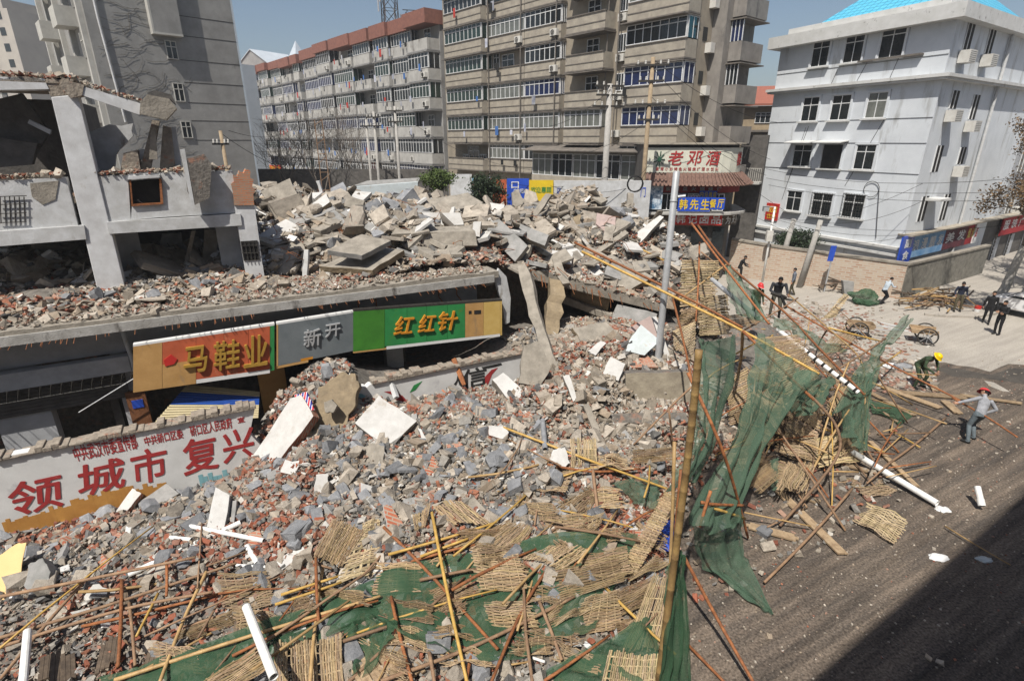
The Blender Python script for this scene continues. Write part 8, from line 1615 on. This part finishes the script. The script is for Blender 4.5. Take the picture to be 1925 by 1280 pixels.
# ================================================================ people
def person(loc, az, J, cols, label, helmet=None, hair=True, scale=1.0, hold=None):
    """J: joints in the person's own frame (x right, y forward, z up)"""
    D = dict(hip=(0, 0, .93), chest=(0, .0, 1.26), neck=(0, 0, 1.45), head=(0, .03, 1.585), ls=(-.18, 0, 1.395), rs=(.18, 0, 1.395), le=(-.24, -.02, 1.12), re=(.24, -.02, 1.12), lw=(-.25, .06, .88), rw=(.25, .06, .88), lh=(-.09, 0, .9), rh=(.09, 0, .9), lk=(-.1, .03, .49), rk=(.1, .03, .49), la=(-.1, -.03, .09), ra=(.1, -.03, .09)); D.update(J)
    P = {k: Vector(v) for k, v in D.items()}; mb = MB(); seg = []
    SH, TR, SK_, BO, HA = 0, 1, 2, 3, 4
    def limb(a, b, r0, r1, mi, k=10):
        d = b - a; n = 5; pts = [a - d.normalized() * r0 * .6] + [a.lerp(b, i / n) for i in range(n + 1)] + [b + d.normalized() * r1 * .6]; rr = [r0 * .55] + [r0 + (r1 - r0) * i / n for i in range(n + 1)] + [r1 * .55]; mb.tube(pts, rr, k); seg.append((a, b, (r0 + r1) / 2, mi))
    def rings(c, k=16):
        vs, fs = [], []
        for o, ax, ay, rx, ry in c:
            for j in range(k): a = 2 * math.pi * j / k; vs.append(o + ax * math.cos(a) * rx + ay * math.sin(a) * ry)
        for i in range(len(c) - 1):
            for j in range(k): j2 = (j + 1) % k; fs.append((i * k + j, i * k + j2, (i + 1) * k + j2, (i + 1) * k + j))
        fs.append(tuple(range(k - 1, -1, -1))); fs.append(tuple(range((len(c) - 1) * k, len(c) * k))); mb.add(vs, fs)
    hip, ch, nk = P['hip'], P['chest'], P['neck']; sx = (P['rs'] - P['ls']).normalized(); hx = (P['rh'] - P['lh']).normalized(); up = (nk - hip).normalized(); fy = up.cross(sx).normalized(); fh = up.cross(hx).normalized()
    rings([(hip - up * .1, hx, fh, .13, .1), (hip, hx, fh, .165, .115), (hip.lerp(ch, .4), hx, fh, .15, .105), (ch, sx, fy, .17, .12), (ch.lerp(nk, .55), sx, fy, .185, .11), (nk - up * .04, sx, fy, .12, .08), (nk, sx, fy, .06, .06)])
    seg.append((hip + up * .1, nk - up * .02, .14, SH)); seg.append((P['lh'] - up * .02, P['rh'] - up * .02, .1, TR))
    hd = P['head']; hu = (hd - nk).normalized(); hs = sx; hf = hu.cross(hs).normalized() if J.get('hf') is None else Vector(J['hf']).normalized()
    hs = hf.cross(hu).normalized()
    limb(nk - hu * .03, hd - hu * .05, .056, .052, SK_)
    rings([(hd - hu * .115 + hf * .03, hs, hf, .035, .04), (hd - hu * .09 + hf * .02, hs, hf, .055, .07), (hd - hu * .03 + hf * .005, hs, hf, .07, .088), (hd + hu * .03, hs, hf, .077, .095), (hd + hu * .08 - hf * .005, hs, hf, .066, .082), (hd + hu * .115 - hf * .005, hs, hf, .035, .045)])
    seg.append((hd - hu * .06, hd + hu * .06, .08, SK_))
    nb = hd - hu * .02 + hf * .095; mb.tube([hd + hu * .015 + hf * .085, nb - hu * .02 + hf * .012], [.01, .018], 6)
    for s in (-1, 1): e = hd + hs * .076 * s - hf * .01; mb.tube([e - hu * .03, e + hu * .028 + hs * .012 * s], [.013, .02], 6)
    for s, w_, e, h in (('l', 'lw', 'le', 'ls'), ('r', 'rw', 're', 'rs')):
        a, b, c = P[h], P[e], P[w_]; limb(a, b, .062, .05, SH); limb(b, c, .052, .036, SH if not J.get('short') else SK_)
    for k, a, h in (('lk', 'la', 'lh'), ('rk', 'ra', 'rh')):
        limb(P[h], P[k], .092, .066, TR); limb(P[k], P[a] + Vector((0, 0, .02)), .066, .05, TR)
        f = Vector(J.get('toe', (0, 1, 0))).normalized(); A = P[a]; limb(A - f * .04 - Vector((0, 0, .03)), A + f * .15 - Vector((0, 0, .045)), .05, .038, BO)
    o = mb.build('person', K['skin'], at=(0, 0, 0)); rm = o.modifiers.new('join', 'REMESH'); rm.mode = 'VOXEL'; rm.voxel_size = .013; sm = o.modifiers.new('smooth', 'SMOOTH'); sm.iterations = 3; sm.factor = .5
    me = bpy.data.meshes.new_from_object(o.evaluated_get(bpy.context.evaluated_depsgraph_get())); old = o.data; o.modifiers.clear(); o.data = me; bpy.data.meshes.remove(old); me.materials.clear()
    for m in cols: me.materials.append(m)
    n = len(me.polygons); C = np.zeros(n * 3); me.polygons.foreach_get('center', C); C = C.reshape(-1, 3); best = np.full(n, 9.); mi = np.zeros(n, int)
    for a, b, r, m in seg:
        a, b = np.array(a), np.array(b); ab = b - a; t = np.clip(((C - a) @ ab) / (ab @ ab), 0, 1); d = np.linalg.norm(C - (a + t[:, None] * ab), axis=1) - r; k = d < best; best[k] = d[k]; mi[k] = m
    me.polygons.foreach_set('material_index', mi); me.polygons.foreach_set('use_smooth', np.ones(n, bool))
    # hands: palm, four unequal bent fingers and a thumb; eyes and mouth
    hb = MB()
    for s, w_, e in ((-1, 'lw', 'le'), (1, 'rw', 're')):
        c = P[w_]; d = (c - P[e]).normalized(); q = d.cross(sx).normalized() if abs(d.dot(sx)) < .95 else d.orthogonal().normalized(); sd = d.cross(q).normalized(); p = c + d * .05
        hb.obox(c + d * .0 - q * .04 - sd * .014, d * .095, q * .08, sd * .028, 2)
        for k, L in enumerate((.066, .076, .07, .055)): b = c + d * .092 + q * (-.03 + .02 * k); hb.tube([b - d * .01, b + d * L * .45 + sd * .008, b + d * L * .7 + sd * .035, b + d * L * .62 + sd * .06], [.0095, .009, .008, .006], 6, 2)
        b = c + d * .03 - q * .04; hb.tube([b + q * .01, b - q * .025 + d * .03 + sd * .01, b - q * .02 + d * .06 + sd * .025], [.012, .011, .008], 6, 2)
    for s in (-1, 1): e = hd + hu * .012 + hs * .031 * s + hf * .083; hb.tube([e - hs * .012, e + hs * .012], .008, 5, 4)
    e = hd - hu * .062 + hf * .09; hb.tube([e - hs * .02, e + hs * .02], .006, 5, 4)
    hm = hb.build('hands', cols, at=(0, 0, 0)); 
    import bmesh as bm_; bb = bm_.new(); bb.from_mesh(me); bb.from_mesh(hm.data); bb.to_mesh(me); bb.free(); hmd = hm.data; bpy.data.objects.remove(hm); bpy.data.meshes.remove(hmd)
    o.location = loc; o.rotation_euler = (0, 0, -R(az)); o.scale = (scale,) * 3; tag(o, label, 'person', None)
    def cap(name, prof, m, lift=0.0, back=0.0, brim=0):
        k = 18; M = MB(); vs = []; fs = []; c = hd + hu * lift - hf * back
        for r, z in prof:
            for j in range(k): a = 2 * math.pi * j / k; vs.append(c + hs * math.cos(a) * r * .92 + hf * math.sin(a) * (r * 1.14 + (brim if (math.sin(a) > .3 and r >= .118) else 0)) + hu * z)
        for i in range(len(prof) - 1):
            for j in range(k): j2 = (j + 1) % k; fs.append((i * k + j, i * k + j2, (i + 1) * k + j2, (i + 1) * k + j))
        M.add(vs, fs); c_ = M.build(name, m, o, smooth=True)
    if helmet: cap('helmet', [(.14, .015), (.118, .03), (.114, .07), (.1, .115), (.07, .145), (.03, .158), (.001, .16)], helmet, .02, .0, .04)
    if hair: cap('hair', [(.081, -.02), (.088, .0), (.09, .04), (.08, .085), (.055, .118), (.02, .132), (.001, .133)] if not helmet else [(.078, -.05), (.086, -.02), (.086, .02)], K['hair'], .005, .018)
    return o
def cl(n, c, v=.8): return mat(n, c, tuple(x * v * .75 for x in lin(c)), 7, rough=.85, bump=.3, bscale=14)
BK, NV, OL, GS, WS2, JN, GY = cl('black cloth', (.016, .016, .018)), cl('navy cloth', (.025, .032, .06)), cl('olive trousers', (.10, .085, .05)), cl('grey shirt', (.36, .37, .40)), cl('pale blue shirt', (.55, .63, .70)), cl('washed jeans', (.14, .17, .19)), cl('grey jacket', (.16, .18, .22))
CM = mat('camouflage cloth', (.05, .085, .04), (.02, .03, .018), 9, rough=.9, bump=.3, stain=((.14, .11, .06), 7, .55, (1, 1, 1))); SKN, HR, BT = K['skin'], K['hair'], K['wire']
HRED = mat('red safety helmet', (.60, .05, .05), (.52, .04, .04), 3, rough=.35, bump=0); HYEL = mat('yellow safety helmet', (.80, .55, .01), (.74, .5, .01), 3, rough=.35, bump=0)
person(G(1872, 629), 250, dict(le=(-.23, .08, 1.14), lw=(.02, .24, 1.16), re=(.23, .08, 1.14), rw=(-.03, .24, 1.12)), [BK, BK, SKN, BT, HR], 'man in a black suit standing with folded arms at the right edge', scale=1.02)
person(G(1852, 608), 215, dict(lk=(-.1, .1, .49), la=(-.1, .12, .09), ra=(.1, -.2, .1), rk=(.1, -.02, .48), lw=(-.27, .12, .9), rw=(.26, -.08, .88)), [BK, BK, SKN, BT, HR], 'man in a black jacket walking left of the folded arms man', scale=1.02)
person(G(1797, 585), 205, dict(hip=(0, -.05, .93), neck=(.03, .12, 1.42), head=(.05, .2, 1.55), ls=(-.15, .1, 1.38), rs=(.21, .1, 1.36), rw=(.3, .3, .95), re=(.3, .1, 1.1), lw=(-.3, .05, .9), lk=(-.14, .05, .49), la=(-.16, -.02, .09), rk=(.14, .12, .49), ra=(.13, .1, .09)), [NV, OL, SKN, BT, HR], 'man in a navy jersey and olive trousers dragging a spade', scale=1.03)
person(G(1660, 571), 80, dict(hip=(0, -.12, .82), neck=(0, .1, 1.32), head=(0, .18, 1.45), ls=(-.18, .06, 1.27), rs=(.18, .06, 1.27), chest=(0, .0, 1.14), lh=(-.09, -.12, .8), rh=(.09, -.12, .8), lk=(-.12, .22, .5), rk=(.12, .1, .46), la=(-.12, .0, .09), ra=(.1, -.3, .1), le=(-.25, .2, 1.08), lw=(-.18, .42, 1.1), re=(.25, .18, 1.06), rw=(.2, .4, 1.05)), [WS2, BK, SKN, BT, HR], 'man in a pale blue shirt carrying along the brick wall', scale=1.0)
person(PD(1454, 596, 21), 200, dict(hip=(0, -.08, .92), chest=(0, .03, 1.22), neck=(0, .14, 1.4), head=(0, .24, 1.52), hf=(0, 1, -.45), ls=(-.21, .1, 1.35), rs=(.21, .1, 1.35), le=(-.3, .15, 1.1), lw=(-.3, .42, 1.02), re=(.28, .14, 1.08), rw=(.06, .42, .98), lk=(-.16, .05, .49), la=(-.18, 0, .09), rk=(.14, .02, .49), ra=(.14, -.02, .09)), [cl('charcoal jersey', (.045, .047, .055)), cl('grey green trousers', (.13, .125, .10)), SKN, BT, HR], 'man in a charcoal jersey cutting a pole among the orange poles', scale=1.05)
person(PD(1417, 604, 22.5), 175, dict(neck=(0, .04, 1.44), head=(0, .08, 1.57)), [CM, CM, SKN, BT, HR], 'worker with a red helmet and camouflage behind the upper green net', HRED, scale=1.0)
person(G(1390, 528), 110, dict(hip=(0, -.1, .9), neck=(0, .1, 1.4), head=(0, .16, 1.53), ls=(-.18, .05, 1.35), rs=(.18, .05, 1.35), lw=(-.2, .4, 1.05), le=(-.24, .2, 1.1), rw=(.2, .4, 1.0), re=(.24, .2, 1.08)), [BK, BK, SKN, BT, HR], 'worker in black stooping far behind at the brick wall', scale=1.05)
person(G(1487, 555), 300, dict(lk=(-.1, .08, .49), la=(-.1, .1, .09), ra=(.1, -.15, .1)), [GY, OL, SKN, BT, HR], 'man in a grey jacket walking past the leaning posts', scale=1.0)
person(G(1727, 729), 165, dict(hip=(0, -.22, .9), chest=(0, .02, 1.16), neck=(0, .2, 1.28), head=(0, .32, 1.38), hf=(0, 1, -.9), ls=(-.2, .17, 1.24), rs=(.2, .17, 1.24), lh=(-.1, -.2, .88), rh=(.1, -.2, .88), le=(-.3, .22, .98), lw=(-.1, .42, .84), re=(.3, .22, .98), rw=(.1, .46, .8), lk=(-.2, .05, .48), la=(-.22, -.08, .09), rk=(.2, .08, .48), ra=(.22, -.02, .09)), [CM, CM, SKN, BT, HR], 'worker in camouflage with a yellow helmet bending over the bricks', HYEL, scale=1.04)
person(G(1822, 828), 345, dict(hip=(.12, .02, .85), chest=(.3, .12, 1.1), neck=(.42, .22, 1.26), head=(.52, .32, 1.34), hf=(-.2, 1, -.35), ls=(.22, .2, 1.28), rs=(.56, .12, 1.16), lh=(.04, .05, .84), rh=(.2, .0, .8), le=(.0, .36, 1.14), lw=(-.22, .45, 1.06), re=(.66, -.02, .94), rw=(.52, .12, .78), lk=(-.02, .12, .46), la=(-.22, -.1, .09), rk=(.3, .22, .44), ra=(.16, .02, .09), toe=(-.4, 1, 0)), [GS, JN, SKN, BT, HR], 'worker in a grey shirt and red helmet pulling a long pole on the road', HRED, scale=1.08)
pole('rusty pole gripped by the worker in the grey shirt', [(1790, 748, (1.05,)), (1852, 782, (.92,)), (1913, 822, (.75,))], .03, 'rust')
pole('spade handle in the hand of the man in navy', [(1817, 560, (.95,)), (1843, 581, (.05,))], .025, 'bamboo'); pole('stick held by the worker in the yellow helmet', [(1708, 702, (.85,)), (1738, 704, (.8,)), (1762, 706, (.75,))], .02, 'bamboo')
p = PD(1466, 556, 20.4); mb = MB(); mb.tube([p + Vector((-.35, 0, .1)), p, p + Vector((.3, .1, -.1))], [.05, .09, .06], 8); mb.lathe([(.0, 0), (.16, 0), (.16, .01), (0, .012)], p + Vector((.35, -.05, -.15)), 16); tag(mb.build('power_saw', K['metal_dark']), 'black hand grinder held by the man in charcoal', 'tool')
beam('iron_bar', 'black bent iron bar below the hand grinder', 'bar', 1469, 555, 20.3, 1478, 580, 20.2, .1, .1, K['wire'], 4, .02)
# ================================================================ carts, stacks and small things on the paving
def cart(label, px, py, rz, sc=1.0):
    b = G(px, py); r = empty('hand_cart', b, rz, label, 'cart'); mb = MB()
    mb.obox((-.5, -.36, .5), (1.0, 0, .02), (0, .72, 0), (0, 0, .04))
    for y in (-.38, .35): mb.obox((-.52, y, .5), (1.04, 0, .02), (0, .03, 0), (-.04, 0, .2))
    mb.obox((-.54, -.345, .5), (.03, 0, 0), (0, .69, 0), (-.05, 0, .2)); mb.build('tray', K['wood'], r)
    for y in (-.48, .48):
        mb = MB(); c = Vector((.1, y, .42)); mb.tube([c + Vector((.39 * math.cos(a * .2618), 0, .39 * math.sin(a * .2618))) for a in range(25)], .035, 6, caps=False); wl = mb.build('wheel', K['metal_dark'], r, smooth=True); mb = MB()
        for a in range(8): mb.tube([c, c + Vector((.37 * math.cos(a * .785), 0, .37 * math.sin(a * .785)))], .012, 4)
        mb.tube([c - Vector((0, .06, 0)), c + Vector((0, .06, 0))], .05, 8); mb.build('spokes', K['steel'], wl)
    for y in (-.3, .3): mb = MB(); mb.tube([(-.5, y, .5), (-1.1, y, .55), (-1.75, y, .62)], .022, 6); mb.build('handle', K['steel'], r)
    mb = MB(); mb.tube([(.1, -.5, .42), (.1, .5, .42)], .025, 6); mb.build('axle', K['metal_dark'], r); return r
cart('two wheeled hand cart standing empty on the pale paving', 1732, 643, R(-28)); cart('hand cart half hidden behind the scaffold poles', 1612, 632, R(160))
rnd = random.Random(5)
for i in range(95):
    px, py = (rnd.gauss(1745, 34), rnd.gauss(571, 9)) if i < 72 else (rnd.gauss(1568, 18), rnd.gauss(546, 4)); px = min(max(px, 1690 if i < 72 else 1530), 1815); p = G(px, min(py, 588)); h = .06 + rnd.random() * .75 * max(0, 1 - abs(px - (1745 if i < 72 else 1568)) / 70); a = rnd.gauss(.25, .55); l = rnd.uniform(.7, 1.7) if i < 72 else rnd.uniform(.4, .9); d = Vector((math.cos(a), math.sin(a), rnd.gauss(0, .14))) * l * .5; p.z = max(h, abs(d.z) + .04)
    mb = MB(); u = d.cross(Vector((0, 0, 1))).normalized() * rnd.uniform(.05, .1); mb.obox(p - d - u * .5, d * 2, u, (0, 0, rnd.uniform(.03, .08)))
    tag(mb.build('timber_stick', K[rnd.choice(('wood', 'darkwood', 'bamboo', 'oldpole')) if i < 72 else 'darkwood']), 'splintered timber in the heap by the stucco wall' if i < 72 else 'dark branch in the brush heap at the street sign', 'timber', 'timbers heaped by the stucco wall' if i < 72 else 'branches heaped at the street sign')
def lump(name, label, cat, p, rad, m, seed, amp=.25):
    bm = bmesh.new(); bmesh.ops.create_icosphere(bm, subdivisions=5, radius=1)
    for v in bm.verts: q = v.co.copy(); f = 1 + amp * noise.noise(q * 1.6 + Vector((seed, 0, 0))) + amp * .5 * abs(noise.noise(q * 5 + Vector((0, seed, 0)))); v.co = Vector((q.x * rad[0] * f, q.y * rad[1] * f, max(q.z * rad[2] * f + rad[2] * .75, 0)))
    me = bpy.data.meshes.new(name); bm.to_mesh(me); bm.free(); me.materials.append(K[m]); o = bpy.data.objects.new(name, me); COL.objects.link(o); o.location = p; me.polygons.foreach_set('use_smooth', [True] * len(me.polygons)); return tag(o, label, cat)
lump('net_bundle', 'bundled heap of green net lying on the paving at the brick wall', 'net bundle', G(1622, 570), (.75, .6, .42), 'netdark' if 'netdark' in K else 'leafd2' if 'leafd2' in K else 'net2', 3, .5)
lump('sand_bag', 'grey sack lying between the poles and the yellow helmet', 'bag', G(1697, 694), (.38, .26, .14), 'chunkgrey', 6)
lump('white_bag', 'white plastic bag on the litter near the yellow helmet', 'bag', G(1676, 690), (.3, .22, .08), 'white', 8, .5)
lump('white_bag', 'scrap of white plastic at the end of the long drain pipe', 'plastic scrap', G(1772, 958), (.16, .12, .03), 'white', 9, .6); lump('paper_scrap', 'crumpled white paper at the shadow edge of the road', 'paper', G(1764, 1048), (.2, .12, .025), 'white', 11, .4); lump('paper_scrap', 'pale plastic scrap lying in the road shadow', 'paper', G(1850, 1052), (.16, .1, .02), 'paleb', 12, .5)
b = G(1836, 586); r = empty('bucket', b, 0, 'red and white bucket beside the spade', 'bucket'); mb = MB(); mb.lathe([(0, 0), (.13, 0), (.15, .18)], k=14); mb.build('base', K['white'], r); mb = MB(); mb.lathe([(.151, .18), (.17, .34), (.155, .34), (.14, .2)], k=14); mb.build('rim', K['red'], r)
o = slab('stone_block', 'pale grey stone block standing by the green net bundle', 'block', ((1585, 528), (1606, 530), (1604, 552), (1588, 556)), (-.2, -.95, .1), .4, CG, None, G(1596, 555).y, 0)
# white car at the right frame edge
b = G(1948, 598); r = empty('parked_car', b, R(-62), 'white car cut off by the right frame edge', 'car'); K['carpaint'] = mat('white car paint', (.75, .75, .75), (.72, .72, .72), 2, rough=.2, bump=0, spec=.5, coat=.6)
prof = [(-2.1, .35), (-2.15, .7), (-1.7, .95), (-1.2, 1.0), (-.6, 1.42), (.7, 1.45), (1.4, 1.05), (2.0, .95), (2.1, .6), (2.05, .32)]
mb = MB(); mb.prism([(x, -.82, z) for x, z in prof], (0, 1.64, 0)); mb.build('body', K['carpaint'], r, bevel=.08); mb = MB(); mb.prism([(-1.12, -.84, 1.0), (-.58, -.78, 1.36), (.62, -.78, 1.38), (1.2, -.84, 1.05)], (0, .02, 0)); mb.build('side_window', K['pane'], r); mb = MB(); mb.obox((-1.27, -.68, .99), (.62, 0, .40), (0, 1.36, 0), (-.012, 0, .02)); mb.build('windscreen', K['pane'], r)
for y in (-.6, .35): mb = MB(); mb.box(-2.19, -2.1, y, y + .28, .62, .78); mb.build('headlight', K['steel'], r, bevel=.02)
mb = MB(); mb.box(-2.2, -2.08, -.7, .7, .34, .52); mb.build('bumper', K['wire'], r)
for x in (-1.35, 1.3):
    for y in (-.84, .68): mb = MB(); mb.lathe([(0, 0), (.2, 0), (.31, .02), (.32, .1), (.31, .16), (0, .16)], k=18); mb.v = [(x + a, y + c, .32 + b_) for a, b_, c in mb.v]; mb.build('wheel', K['wire'], r)
# ================================================================ thin haze
mb = MB(); mb.box(-1000, 1000, -400, 1600, -1.1, 46); hz = mb.build('haze', None or bpy.data.materials.new('thin air'), at=(0, 0, 0)); hm = hz.data.materials[0]; hm.use_nodes = True
N, L = hm.node_tree.nodes, hm.node_tree.links; N.remove(N['Principled BSDF']); pv = N.new('ShaderNodeVolumePrincipled'); pv.inputs['Density'].default_value = .0008; pv.inputs['Color'].default_value = (.86, .9, .94, 1); pv.inputs['Anisotropy'].default_value = .2
L.new(pv.outputs[0], N['Material Output'].inputs['Volume']); tag(hz, 'thin pale haze over the whole site', 'haze', kind='stuff')
